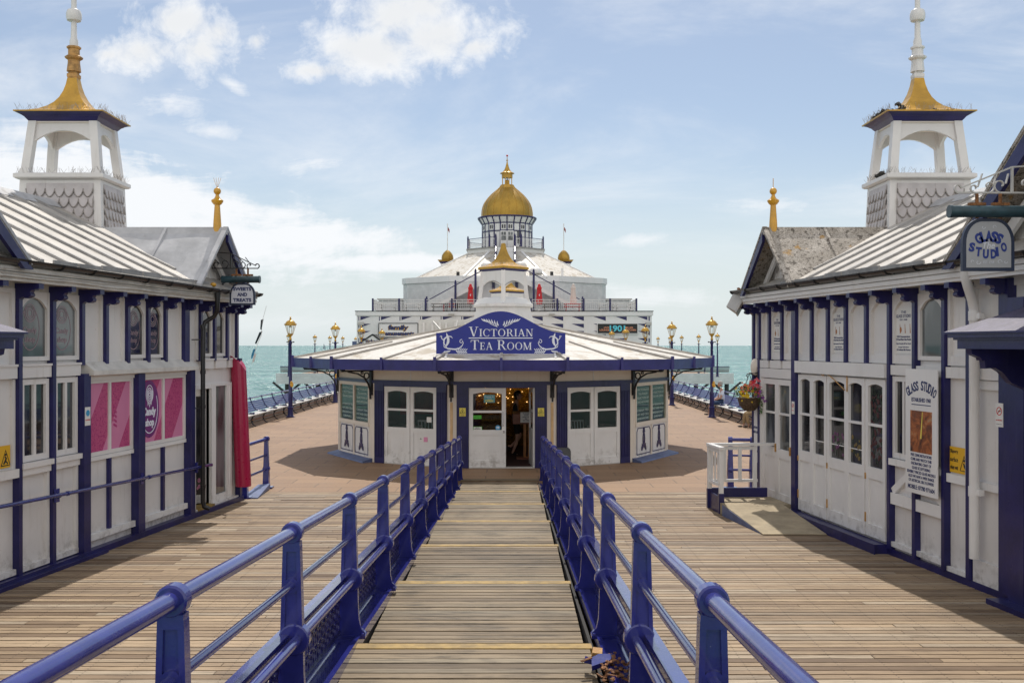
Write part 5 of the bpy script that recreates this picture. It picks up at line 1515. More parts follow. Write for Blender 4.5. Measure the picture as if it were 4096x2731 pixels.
# signs on and beside the door
def plate(name,label,cat,f,u0,u1,z0,z1,n,mat,group=None,th=.006):
    t=thing(name,label,cat,f((u0+u1)/2,n,z0),group); b=MB(f); b.box(min(u0,u1),max(u0,u1),n,n+th,z0,z1); b.build('board',M[mat],t); return t
def warn(f,uc,zc,w,h,n,label,mat='warn_yellow',du=1,words=True):
    t=plate('warning_sign',label,'sign',f,uc-w/2,uc+w/2,zc-h/2,zc+h/2,n,mat,'yellow warning signs')
    b=MB(f); nn=n+.006; s=w*.40; zt=zc+h*.10 if words else zc
    tri=[(uc-s,zt-s*.75),(uc+s,zt-s*.75),(uc,zt+s),(uc-s,zt-s*.75),(uc+s*.8,zt-s*.75)]
    b.ribbon(tri[:4],w*.07,nn,nn+.002)
    b.ribbon([(uc-s*.32,zt-s*.5),(uc+s*.05,zt-s*.1),(uc+s*.02,zt+s*.2)],w*.08,nn,nn+.0022); b.ribbon([(uc+.02*w,zt-s*.1),(uc+s*.3,zt-s*.5)],w*.07,nn,nn+.0024)
    b.ring2((uc+s*.06,zt+s*.34),0.0005,w*.05,nn,nn+.0026,8)
    b.build('pictogram',M['sign_black'],t)
    if words:
        for i,tx in enumerate(('Danger','Mind the','step')): text(tx,f,uc-du*w*.3,nn,zc-h*.27-i*h*.095,w*.6,h*.07,M['sign_black'],'lettering',t,du=du,depth=.002)
    return t
warn(f0,-HW*.78,1.37,.155,.205,.078,'small yellow warning plate on the blue pilaster beside the closed door leaf')
warn(f0,HW*.78,1.37,.155,.205,.078,'small yellow warning plate on the blue pilaster right of the open doorway')
nn=.017
t=plate('open_sign','teal come in we are open sign hung in the door glass','sign',f0,-.44,-.17,1.60,1.79,nn,'teal')
text('Come In',f0,-.42,nn+.006,1.72,.22,.05,M['letter'],'lettering',t,depth=.002); text("WE'RE",f0,-.36,nn+.006,1.685,.11,.022,M['letter'],'lettering',t,depth=.002); text('OPEN',f0,-.41,nn+.006,1.615,.20,.055,M['warn_yellow'],'lettering',t,depth=.002,fat=.04)
t=plate('sticker','bright green rating sticker on the door glass','sticker',f0,-.70,-.50,1.20,1.285,nn,'green')
text('RATED 5',f0,-.685,nn+.006,1.22,.17,.045,M['sign_black'],'lettering',t,depth=.002)
t=plate('sticker',"white and green I'm a member sticker low on the door glass",'sticker',f0,-.70,-.485,.895,1.01,nn,'green',th=.005)
b=MB(f0); b.box(-.69,-.495,nn+.005,nn+.007,.903,1.002); b.build('label_face',M['sticker'],t)
text("I'M A",f0,-.64,nn+.007,.975,.09,.020,M['sign_black'],'lettering',t,depth=.002,fat=.02); text('MEMBER',f0,-.675,nn+.007,.945,.16,.022,M['sign_black'],'lettering',t,depth=.002,fat=.02)
t=thing('sticker','round blue footprints sticker in the corner of the door glass','sticker',f0(-.09,nn,.9)); b=MB(f0); b.ring2((-.095,.985),.0005,.062,nn,nn+.005,24); b.build('disc',M['sky_blue'],t)
b=MB(f0); b.ring2((-.115,.99),.0005,.016,nn+.005,nn+.007,10,sq=1.9); b.ring2((-.075,.99),.0005,.016,nn+.005,nn+.007,10,sq=1.9); b.build('footprints',M['letter'],t)
f11=facet(11)
t=plate('poster','pale pink paper notice taped low on the double doors','poster',f11,.27,.53,.60,.72,.018,'sticker')
b=MB(f11); b.box(.41,.53,.024,.0255,.6,.72); b.build('pink_half',M['pink_light'],t)
b=MB(f11); b.ribbon([(.30,.65),(.33,.70),(.31,.66),(.36,.67)],.01,.024,.026); b.build('scribble',M['sign_black'],t)
t=plate('label','torn white label stuck inside the double door glass','label',f11,.50,.64,1.09,1.22,.012,'sticker'); 
# ---------------- the sign board on the canopy
SY=23.95; fs=lambda u,n,z:(-.27+u,SY-n,z)
SG=thing('tea_room_sign','royal blue curved board lettered Victorian Tea Room standing on the canopy','sign',(-.27,SY,2.80))
N=40; top=[]
for i in range(N+1):
    x=-1.555+3.11*i/N; a=abs(x)/1.555
    zz=3.30 if a>.995 else 3.30+.52*(.5+.5*cos(pi*min(1,a*1.02)))**1.05
    top.append((x,zz))
b=MB(fs); b.prism([(-1.555,2.795),(1.555,2.795)]+[(x,z) for x,z in reversed(top)],-.03,.0,1); b.build('board',M['blue_sign'],SG)
serif_word('VICTORIAN',fs,-.765,.0,3.215,.232,1.54,M['letter'],'lettering',SG,depth=.010)
serif_word('TEA ROOM',fs,-.725,.0,2.895,.232,1.47,M['letter'],'lettering',SG,depth=.010)
b=MB(fs); b.box(-.77,.77,.0,.010,3.165,3.186); b.build('underline',M['letter'],SG)
def spiral(cx,cy,r0,r1,a0,a1,n=22): return [(cx+(r0+(r1-r0)*i/n)*cos(a0+(a1-a0)*i/n),cy+(r0+(r1-r0)*i/n)*sin(a0+(a1-a0)*i/n)) for i in range(n+1)]
for sd in (-1,1):
    b=MB(lambda u,n,z,sd=sd:fs(sd*u,n,z)); e=[0]
    def st(pl,w):
        e[0]+=1; b.ribbon(pl,w,.0,.008+.0002*e[0])
    def tp(n,a,c): return [a*sin(pi*min(1,(i+.5)/(n)*1.0))+c for i in range(n)]
    # feather leaf under the crest
    for j in range(7):
        t_=j/6; x0=.07+.30*t_; z0=3.475+.10*t_; L=.17-.05*abs(t_-.4)
        an=1.25-.75*t_
        pl=[(x0+L*i/6*cos(an+.25*i/6),z0+L*i/6*sin(an+.25*i/6)*.75) for i in range(7)]
        st(pl,[.012,.022,.03,.03,.024,.014,.004])
    st([(.36,3.60),(.25,3.52),(.14,3.47),(.09,3.46)],[.006,.014,.018,.02]); st(spiral(.075,3.485,.045,.012,-1.4,4.2),.013)
    # acanthus scroll in the lower corner
    st([(1.38,3.03),(1.36,2.96),(1.26,2.92),(1.10,2.905),(1.0,2.93),(.93,2.99),(.90,3.06),(.93,3.12)],[.006,.02,.032,.034,.028,.02,.014,.01]); st(spiral(.945,3.09,.055,.015,1.9,-3.2),.014)
    for j in range(7):
        t_=j/6; x0=1.33-.10*t_+.05*t_*t_; z0=2.97+.20*t_
        pl=[(x0+.10*i/5*cos(2.9-1.6*t_),z0+.085*i/5*sin(2.3-1.0*t_)+.01*i) for i in range(6)]
        st(pl,[.012,.028,.034,.03,.018,.004])
    st([(1.30,2.95),(1.37,3.05),(1.36,3.15),(1.28,3.22),(1.19,3.21),(1.16,3.17)],[.01,.03,.036,.03,.02,.008]); st([(1.36,3.1),(1.42,3.17),(1.44,3.22)],[.01,.02,.006]); st(spiral(1.43,3.205,.03,.01,0,4.5),.010)
    for j in range(6):
        t_=j/5; x0=1.08-.22*t_; z0=2.885-.025*t_
        pl=[(x0-.075*i/5*cos(.3+.5*t_),z0-.10*i/5*sin(1.1-.6*t_)) for i in range(6)]; st(pl,[.008,.02,.026,.024,.014,.004])
        pl=[(x0-.06*i/5,z0+.065*i/5) for i in range(6)]; st(pl,[.008,.018,.022,.02,.012,.004])
    for j in range(5):
        t_=j/4; x0=1.34-.13*t_; z0=2.865-.0*t_
        pl=[(x0+.05*i/5,z0-.055*i/5+.02*t_) for i in range(6)]; st(pl,[.006,.016,.022,.02,.012,.003])
    b.build('acanthus_scroll',M['letter'],SG)
for x in (-1.3,0,1.3):
    b=MB(); b.bar((-.27+x,SY+.04,2.80),(-.27+x,SY-.45,2.70),.05,.05); b.bar((-.27+x,SY+.05,3.2),(-.27+x,SY+.75,2.84),.04,.04); b.build('stay',M['white_clean'],SG)
# ---------------- second tea kiosk behind: shares the shape
C2=Vector((-.2,41.2,0))
T2=thing('tea_kiosk','second canopied white kiosk half hidden behind the tea room turret','kiosk',(C2.x,C2.y,0))
tea_shell(T2,C2)
b=MB(); b.prism([ring_pt(RW,k,0,C2)[:2] for k in range(12)],0,2.62,2); b.build('wall',M['cream'],T2)
t=thing('hoarding','weathered white hoarding seen from behind with battens and a strut above the tea room roof','hoarding',(-2.5,38.6,3.2))
b=MB(); b.box(-3.62,-1.3,38.6,38.64,3.1,4.0); b.build('board',M['peeling'] if 'peeling' in M else M['white_wood'],t)
b=MB()
for x in (-3.42,-3.08,-2.8,-2.55,-2.2,-1.8): b.box(x-.04,x+.04,38.54,38.598,3.1,3.88)
b.build('batten',M['white'],t)
b=MB(); b.bar((-3.05,38.5,3.92),(-2.45,37.6,3.30),.05,.05); b.bar((-2.1,38.5,3.96),(-2.2,37.9,3.35),.05,.05); b.build('strut',M['grey_box'],t)
# black board beside the ramp end
t=thing('pavement_sign','black rounded pavement board standing right of the ramp end','pavement sign',(1.15,23.35,0))
for k,(y0,y1) in enumerate(((23.2,23.38),(23.55,23.40))):
    b=MB(); pts=[(.92,.03),(1.38,.03),(1.38,.52),(1.36,.57),(1.32,.60),(.98,.60),(.94,.57),(.92,.52)]
    n_=len(pts); vs=[(p_[0],y0+(y1-y0)*p_[1]/.6,p_[1]) for p_ in pts]+[(p_[0],y0+(y1-y0)*p_[1]/.6+.03,p_[1]) for p_ in pts]
    b.add(vs,[tuple(range(n_)),tuple(range(n_,2*n_))]+[(i,(i+1)%n_,n_+(i+1)%n_,n_+i) for i in range(n_)]); b.build('panel',M['black'],t)
# ------------------------------------------------------------------ lamp posts
def make_lamp(name,label,group):
    t=thing(name,label,'lamp post',(0,0,0),group)
    b=MB()
    b.lathe([(.15,0),(.15,.03),(.125,.06),(.115,.10),(.115,.36),(.13,.38),(.13,.41),(.095,.44),(.09,.95),(.105,.97),(.105,1.0),(.075,1.05),(.068,1.9),(.055,3.05),(.075,3.08),(.075,3.12),(.05,3.15),(.05,3.22)],(0,0),14)
    b.box(-.17,.17,-.17,.17,0,.02)
    b.build('column',M['blue'],t,smooth=True,ang=35)
    b=MB(); b.tube([(-.13,0,3.14),(.13,0,3.14)],.018,8); b.ball((-.14,0,3.14),.03,8,6); b.ball((.14,0,3.14),.03,8,6); b.tube([(0,-.09,3.10),(0,.09,3.10)],.016,8); b.build('ladder_bar',M['blackiron'],t)
    b=MB()
    b.lathe([(.045,3.22),(.06,3.25),(.04,3.30),(.04,3.36),(.065,3.40),(.10,3.43),(.11,3.47)],(0,0),8,pi/8)
    for k in range(6):
        a=k*pi/3; b.tube([(.11*cos(a),.11*sin(a),3.47),(.215*cos(a),.215*sin(a),3.84)],.011,5)
    for k in range(6):
        a,c=k*pi/3,(k+1)*pi/3
        b.tube([(.22*cos(a),.22*sin(a),3.84),(.22*cos(c),.22*sin(c),3.84)],.014,5); b.tube([(.112*cos(a),.112*sin(a),3.48),(.112*cos(c),.112*sin(c),3.48)],.012,5)
        b.tube([(.245*cos(a),.245*sin(a),3.85),(.25*cos(a),.25*sin(a),3.91)],.010,4)
    fr_=b.build('lantern_frame',M['gold'],t)
    b=MB(); b.lathe([(.105,3.48),(.21,3.835)],(0,0),6); b.build('lantern_glass',M['lampglass'],t)
    b=MB(); b.lathe([(.26,3.84),(.26,3.86),(.22,3.92),(.18,3.985),(.12,4.03),(.06,4.055),(.035,4.06),(.05,4.09),(.05,4.11),(.02,4.13),(.035,4.16),(.03,4.19),(.0,4.21)],(0,0),12); b.build('lantern_roof',M['gold'],t,smooth=True,ang=35)
    b=MB(); b.ball((0,0,3.78),.05,8,6); b.build('bulb',M['sticker'],t)
    return t
M['lampglass']=glass_mat('lantern_glass',(.93,.95,.95))
L0=make_lamp('lamp_post','x','gold lantern lamp posts along the pier')
# gilded shield half way up the posts beside the benches
b=MB(); b.ball((.06,-.04,1.36),.085,10,8,(.9,.9,1.35)); b.ball((.06,-.1,1.46),.05,8,6); b.ball((.10,-.1,1.30),.045,8,6); b.build('gilded_crest',M['yellow_gold'],L0,smooth=True)
lamps=[]
rowL=[41.7,52.3,61.3,71.0]; rowR=[41.6,50.0,58.4,66.6,77.0]
labL=['lamp post rising between the long bench and the tea room canopy corner',
      'second lamp post along the sweets side bench, lantern clear against the sky',
      'lamp post whose lantern overlaps the striped pavilion corner beside the tickets gable',
      'lamp post whose lantern covers the first letter of the amusements sign']
labR=['lamp post standing beside the seated person in pale shirt',
      'lamp post rising behind the canopy corner on the glass studio side, lantern against the sky',
      'lamp post whose lantern overlaps the striped corner right of the 1901 sign',
      'lamp post whose lantern overlaps the word kitchen on the 1901 sign',
      'lamp post whose lantern hangs just under the 1901 sign']
first=True
for Y_,lb in list(zip(rowL,labL))+[(y,l) for y,l in zip(rowR,labR)]:
    left=lb in labL
    X_=-9.28 if left else {41.6:8.35,50.0:8.03,58.4:7.82,66.6:7.61,77.0:7.72}[Y_]
    o=L0 if first else copy_tree(L0)
    first=False
    o.location=(X_,Y_,0); o['label']=lb
# outer lamps on the wide pier head, hung outside its edge
L1=make_lamp('lamp_post','x','lamp posts on the edge of the pier head')
b=MB(); b.bar((.0,0,1.15),(.0,.35,1.15),.05,.05); b.bar((0,0,.25),(0,.35,.25),.05,.05); b.build('wall_bracket',M['blackiron'],L1)
out=[(-21.5,95.9,'thin lamp post at the near outer corner of the pier head, sweets side'),
     (-21.5,108.6,'thin lamp post on the sweets side pier head edge, first beyond the corner one'),
     (-21.5,117.6,'thin lamp post standing just left of the second bench side lantern'),
     (-21.5,126.5,'thin lamp post just right of the second bench side lantern'),
     (-21.5,137.,'thin lamp post beside the blue panel at the pavilion corner, sweets side'),
     (19.6,95.,'thin lamp post at the near outer corner of the pier head, glass studio side'),
     (19.6,104.5,'thin lamp post on the glass studio side pier head edge, first beyond the corner one'),
     (19.6,115.,'thin lamp post just right of the lantern behind the canopy corner'),
     (19.6,123.5,'thin lamp post almost hidden by the lantern behind the canopy corner'),
     (19.6,133.6,'thin lamp post standing alone just right of the pavilion wall')]
first=True
for x,y,lb in out:
    o=L1 if first else copy_tree(L1); first=False; o.location=(x,y,0); o['label']=lb

# ------------------------------------------------------------------ benches along the pier edge
def bench(xf,s,label):
    """xf front foot line; s direction towards the sea"""
    t=thing('pier_bench',label,'bench',(xf,30,0),'long benches along the pier sides')
    X=lambda d:xf+s*d
    y0,y1=24.0,96.2
    b=MB()
    for i in range(4):
        a,c=sorted((X(-.02+.115*i),X(.085+.115*i))); b.box(a,c,y0,y1,.415+.004*i-.002*i*i,.445+.004*i-.002*i*i)
    b.build('seat',M['bench_seat'],t)
    b=MB()
    for i in range(5):
        a,c=X(.455+.038*i),X(.475+.038*i); z=.47+.075*i
        b.hexa([(min(a,c)-.012,y0,z),(max(a,c)-.0,y0,z),(max(a,c),y1,z),(min(a,c)-.012,y1,z),(min(a,c)+.012*0+s*.02,y0,z+.062),(max(a,c)+s*.02,y0,z+.062),(max(a,c)+s*.02,y1,z+.062),(min(a,c)+s*.02,y1,z+.062)])
    b.build('backrest',M['bench_blue'],t)
    b=MB(); b.tube([(X(.66),y0,.955),(X(.66),y1,.955)],.028,10); b.build('top_rail',M['blue_rail'],t,smooth=True)
    b=MB(); a,c=sorted((X(.50),X(.56))); b.box(a,c,y0,y1,.10,.14); b.build('foot_rail',M['pinewood'],t)
    b=MB(); a,c=sorted((X(.72),X(.75))); b.box(a,c,y0,y1,-.4,.34); b.build('back_board',M['white_wood'],t)
    yy=y0+.6; n=0; a0=None
    path=[(X(.10),.50),(X(.02),.515),(X(.12),.50),(X(.30),.49),(X(.46),.56),(X(.56),.72),(X(.63),.90),(X(.66),.955)]
    arm=MB(); 
    arm.tube([(p_[0],yy,p_[1]) for p_ in [(X(.04),.475),(X(.12),.47),(X(.28),.475),(X(.42),.51),(X(.53),.64),(X(.60),.80),(X(.655),.95)]],.022,7)
    arm.ball((X(.07),yy,.485),.055,9,6,(1.1,.8,.75)); arm.ball((X(.16),yy,.49),.04,8,6,(1.2,.8,.8)); arm.tube([(X(.66),yy-.05,.955),(X(.66),yy+.05,.955)],.042,10)
    leg=MB(); leg.tube([(X(.02),yy,.40),(X(.10),yy,.36),(X(.16),yy,.24),(X(.12),yy,.12),(X(.04),yy,.04),(X(-.03),yy,.012)],.022,7); leg.tube([(X(.56),yy,.40),(X(.56),yy,0.)],.025,6)
    A=arm.build('arm',M['bench_iron'],t,smooth=True); L=leg.build('leg',M['blackiron'],t,smooth=True)
    y=yy+1.75
    while y<y1-.2:
        for o in (A,L):
            c=o.copy(); COL.objects.link(c); c.parent=t; c.location=Vector((0,y-yy,0))
        y+=1.75
    return t
M['bench_seat']=paint('pale_bench_slats',(.52,.50,.46),.5,var=.15,dirt=(.3,.26,.2),dirt_amt=.5,scale=4,streak=False)
M['bench_blue']=paint('blue_bench_slats',(.05,.06,.21),.35,var=.2,scale=4)
M['bench_iron']=paint('blue_cast_iron',(.03,.035,.12),.35,var=.2,scale=8)
bench(-9.5,-1,'long blue backed bench on the pier side behind the sweet kiosk')
bench(8.75,1,'long blue backed bench with two people seated, behind the glass studio')
# bench backs facing us along the wide pier head
for (xa,xb,lb) in ((-22.6,-10.7,'curved pale bench back along the near edge of the pier head, sweets side'),(10.0,21.2,'curved pale bench back along the near edge of the pier head, glass studio side')):
    t=thing('pier_bench',lb,'bench',((xa+xb)/2,97.2,.0),'benches backing onto the pier head edge')
    b=MB(); pts=[(97.35,.40),(97.22,.48),(97.12,.62),(97.05,.80),(97.02,.90)]
    b.ribbon(pts,.04,xa,xb,0); b.build('backrest',M['pale_green'],t)
    b=MB(); b.tube([(xa,97.0,.93),(xb,97.0,.93)],.035,6); b.build('top_rail',M['blue'],t)
    b=MB(); b.box(xa,xb,97.35,97.8,.40,.44); b.build('seat',M['bench_seat'],t)
    x=xa+1.
    P0=None
    while x<xb:
        b=MB(); b.ribbon([(p_[0]-.03,p_[1]) for p_ in pts],.05,x-.05,x+.05,0); b.bar((x,97.3,0),(x,97.3,.42),.05,.05); b.build('bracket',M['blue'],t); x+=2.6

# ------------------------------------------------------------------ pavilion with the gilded dome
PV=thing('pavilion','large white pavilion with blue triangles, terrace, conical roof and gilded dome','building',(-.8,113,0))
YF=97.0; k1=YF/3982.
PX=lambda px,Y=YF:(px-2048)*Y/3982.
PZ=lambda py,Y=YF:3+(1381-py)*Y/3982.
xl,xr=PX(1427),PX(2607)
b=MB(); b.box(xl,xr,YF,YF+48,0,6.33); b.build('wall',M['grey_far'],PV)
b=MB(); b.box(xl-.12,xr+.12,YF-.12,YF+48.1,5.90,6.30); b.build('fascia',M['grey_far'],PV)
b=MB(); b.box(xl-.16,xr+.16,YF-.17,YF+48.2,6.30,6.36); b.build('roof_edge',M['sign_black'],PV)
f=lambda u,n,z:(u,YF-n,z)
b=MB(f)
rows=[(5.81,5.38),(5.10,4.69),(4.40,3.98),(3.69,3.28)]
for i in range(6):
    for r,(zt,zb) in enumerate(rows):
        x=PX(1433.7)+2.005*i
        if 0<i and r in (1,2): continue
        b.prism([(x,zt),(x+1.2,zt),(x,zb)],.0,.008,1)
for i in range(6):
    for r,(zt,zb) in enumerate(rows):
        x=PX([2171,2252.8,2335.5,2423,2511,2599][i])
        b.prism([(x,zt),(x-1.2,zt),(x,zb)],.0,.008,1)
b.build('painted_triangles',M['blue'],PV)
b=MB(f)
for i in range(15):
    x=xl+.3+2.005*i
    if x<xr: b.box(x-.05,x+.05,.0,.014,.1,5.88)
b.build('panel_strip',M['white_clean'],PV)
for px_,lb in ((1446,'floodlight on the striped corner'),(2592,'floodlight')):
    b=MB(f); x=PX(px_); b.box(x-.28,x+.28,.25,.6,4.95,5.25); b.box(x-.22,x+.22,.6,.62,4.99,5.21); b.bar((x,.0,5.1),(x,.3,5.1),.06,.06); b.build('floodlight',M['grey_box'],PV)
for px_ in (1806,2207):
    b=MB(f); x=PX(px_); b.box(x-.28,x+.28,.12,.45,5.95,6.12); b.build('wall_lamp',M['grey_box'],PV)
# terrace railing
NP=[PX(1489.8+105.7*i) for i in range(11)]
TY=YF+.25
rl=bpy.data.objects.new('terrace_railing',None); COL.objects.link(rl); rl.parent=PV; rl.location=Vector((0,TY,6.36))-parent_world(PV)
for x in NP:
    b=MB(); b.box(x-.085,x+.085,TY-.085,TY+.085,6.36,7.58); b.build('post',M['blue'],rl)
b=MB()
for z in (7.45,7.20,6.50): b.box(NP[0],NP[-1],TY-.025,TY+.025,z-.025,z+.025)
x=NP[0]
while x<NP[-1]:
    b.box(x-.018,x+.018,TY-.018,TY+.018,6.50,7.45 if int(x*5)%3==0 else 7.2); x+=.19
for xs in (NP[0],NP[-1]):
    for z in (7.45,7.20,6.5): b.box(xs-.02,xs+.02,TY,TY+8,z-.02,z+.02)
    y=TY
    while y<TY+8: b.box(xs-.016,xs+.016,y-.016,y+.016,6.5,7.45); y+=.22
b.build('balusters',M['white_clean'],rl)
# upper storey drum
DX=-.8
dp=[(-10.9,126),(-10.9,107.2),(-10.4,106.2),(-5.6,102.6),(5.6,102.6),(10.4,106.2),(10.9,107.2),(10.9,126)]
dp=[(x+DX+.0,y) for x,y in dp]
b=MB(); b.prism(dp,6.34,9.9,2); b.build('upper_wall',M['weatherboard'],PV)
b=MB(); b.prism([(DX+(x-DX)*1.012,y-.12) for x,y in dp],9.55,10.16,2); b.build('parapet',M['grey_far'],PV)
for sd in (-1,1):
    x0=DX+sd*11.0; b=MB(); a,c=sorted((x0,x0+sd*2.6)); b.box(a,c,107.5,120,6.34,7.9); b.build('side_wing',M['weatherboard'],PV)
    b=MB(); b.box(a-.15,c+.15,107.3,120.1,7.9,8.05); b.build('side_wing_roof',M['grey_box'],PV)
# conical roof in eight slopes
CY=113.0
def octa(r,z,cx=-.72,cy=CY,n=8,ph=None): 
    ph=-pi/2+pi/n if ph is None else ph
    return [(cx+r*cos(ph+2*pi*i/n),cy+r*sin(ph+2*pi*i/n),z) for i in range(n)]
b=MB(); A=octa(11.4,9.95); B=octa(4.55,13.25)
for i in range(8): b.add([A[i],A[(i+1)%8],B[(i+1)%8],B[i]],[(0,1,2,3)])
rf=b.build('conical_roof',M['canopy_roof'],PV)
b=MB()
for i in range(8): b.bar(A[i],B[i],.26,.16)
b.build('roof_hip',M['grey_far'],rf)
b=MB(); b.lathe([(4.6,13.2),(4.6,13.62)],(-.72,CY),8,-pi/2+pi/8); b.build('balcony_base',M['white'],PV)
b=MB(); b.lathe([(4.75,13.62),(4.75,13.76)],(-.72,CY),8,-pi/2+pi/8); b.build('balcony_floor',M['roof_grey'],PV)
bl=bpy.data.objects.new('balcony_railing',None); COL.objects.link(bl); bl.parent=PV; bl.location=Vector((-.72,CY,13.8))-parent_world(PV)
O=octa(4.55,0)
posts_=[(p_[0],p_[1]) for p_ in O]+[(-.72-1.05,O[0][1]+.0),(-.72+1.05,O[0][1])]
yfr=CY-4.55*cos(pi/8)
posts_[-2]=(-.72-1.05,yfr); posts_[-1]=(-.72+1.05,yfr)
for x,y in posts_:
    b=MB(); b.box(x-.09,x+.09,y-.09,y+.09,13.76,14.95); b.lathe([(.09,14.95),(.11,15.0),(.05,15.05),(.08,15.1),(.03,15.2)],(x,y),8); b.build('post',M['blue'],bl)
b=MB(); r2=MB()
for i in range(8):
    p,q=Vector((*O[i][:2],0)),Vector((*O[(i+1)%8][:2],0))
    L=(q-p).length; n=int(L/.19)
    gap=abs(p.y-q.y)<.01 and p.y<CY
    for j in range(1,n):
        m=p+(q-p)*j/n
        if gap and abs(m.x+.72)<1.05: continue
        b.box(m.x-.018,m.x+.018,m.y-.018,m.y+.018,13.95,14.80)
    segs=[(p,q)] if not gap else ([(p,Vector((-.72-1.05,p.y,0))),(Vector((-.72+1.05,p.y,0)),q)] if p.x<q.x else [(p,Vector((-.72+1.05,p.y,0))),(Vector((-.72-1.05,p.y,0)),q)])
    for a_,c_ in segs:
        for z,h,mm in ((14.82,.06,r2),(13.95,.04,b),(14.62,.03,b)): mm.bar((a_.x,a_.y,z),(c_.x,c_.y,z),.05,h)
b.build('balusters',M['white_clean'],bl); r2.build('handrail',M['blue'],bl)
# lantern drum
cx,cy=-.55,CY; RD=2.83
b=MB(); b.lathe([(RD,13.7),(RD,16.6),(3.25,17.25),(3.25,17.3)],(cx,cy),24); ld=b.build('lantern_wall',M['white_clean'],PV)
b=MB()
for i in range(24):
    a=2*pi*i/24+pi/24*0; x,y=cx+RD*cos(a),cy+RD*sin(a)
    b.bar((x,y,13.75),(x,y,16.6),.13,.10,(cos(a),sin(a),0.)); b.bar((x,y,16.6),(cx+3.27*cos(a),cy+3.27*sin(a),17.25),.12,.10)
for z in (16.6,15.72): b.tube([(cx+(RD+.01)*cos(2*pi*i/48),cy+(RD+.01)*sin(2*pi*i/48),z) for i in range(48)],.06,6,closed=True)
b.build('timber_framing',M['blue'],ld)
b=MB(); b.lathe([(3.2,17.22),(3.36,17.28),(3.36,17.40),(2.95,17.46)],(cx,cy),32); b.build('cornice',M['blue'],PV,smooth=True,ang=30)
def on_drum(a0,w,z0,z1,name,mat,par,off=.03):
    b=MB(lambda u,n,z:(cx+(RD+n)*cos(a0)-u*sin(a0),cy+(RD+n)*sin(a0)+u*cos(a0),z)); b.box(-w/2,w/2,-.1,off,z0,z1); return b.build(name,M[mat],par)
for i,a in enumerate((-pi/2-.65,-pi/2-.13,-pi/2+.13,-pi/2+.65,-pi/2-1.15,-pi/2+1.15)):
    o=on_drum(a,.60,15.85,16.48,'window','white_clean',PV,.05)
    for s_ in (-.13,.13):
        b=MB(lambda u,n,z,a=a:(cx+(RD+n)*cos(a)-u*sin(a),cy+(RD+n)*sin(a)+u*cos(a),z)); b.box(s_-.10,s_+.10,.0,.058,15.95,16.38); b.build('pane',M['pane'],o)
for sd in (-1,1):
    fd=lambda u,n,z:(cx+.0+u,cy-RD-.02-n,z)
    a,c=sorted((sd*.02,sd*.74)); b=MB(fd); b.box(a,c,-.2,.06,13.76,15.68); d=b.build('door',M['white_clean'],PV)
    b=MB(fd); b.box(a+.1,c-.1,.0,.066,14.62,15.55); b.build('pane',M['pane_grey'],d)
    b=MB(fd); b.box((a+c)/2-.02,(a+c)/2+.02,.0,.07,15.15,15.55); b.box(a+.1,c-.1,.0,.07,15.12,15.17); b.build('glazing_bar',M['white_clean'],d)
on_drum(-pi/2+.50,.5,14.3,15.65,'window','pane',PV,.04)
# dome
b=MB(); prof=[(2.90,17.42),(2.91,17.8),(2.88,18.2),(2.80,18.6),(2.66,18.98),(2.45,19.32),(2.17,19.68),(1.86,20.02),(1.55,20.30),(1.28,20.52),(1.08,20.68),(.98,20.80)]
b.lathe(prof,(cx,cy),40); dm=b.build('gilded_dome',M['gold_dome'],PV,smooth=True,ang=30)
b=MB()
for i in range(20):
    a=2*pi*i/20+.08; b.tube([(cx+(r+.01)*cos(a),cy+(r+.01)*sin(a),z) for r,z in prof],.028,5)
b.build('dome_seams',M['gold'],dm)
b=MB(); b.lathe([(.98,20.75),(1.0,20.80),(.78,21.15),(.72,21.18)],(cx,cy),8,pi/8); b.build('dome_collar',M['gold'],PV)
for i in range(8):
    a=pi/8+2*pi*i/8; b=MB(); b.bar((cx+.56*cos(a),cy+.56*sin(a),21.15),(cx+.56*cos(a),cy+.56*sin(a),22.0),.10,.10); b.build('cupola_column',M['gold'],PV)
b=MB(); b.lathe([(.22,21.15),(.22,21.65),(.25,21.66),(.05,21.8),(.03,21.95)],(cx,cy),10); b.build('bell',M['gold'],PV)
b=MB(); b.lathe([(.62,21.98),(.62,22.42),(.82,22.46),(.82,22.5),(.50,22.68),(.32,22.92),(.20,23.2),(.11,23.55),(.05,23.85),(.05,23.9),(.13,23.94),(.13,23.98),(.05,24.03),(.03,24.4)],(cx,cy),16); b.build('cupola_roof',M['gold'],PV,smooth=True,ang=25)
b=MB(); b.ball((cx,cy,24.5),.115,10,8); b.build('red_ball',M['sign_red'],PV)
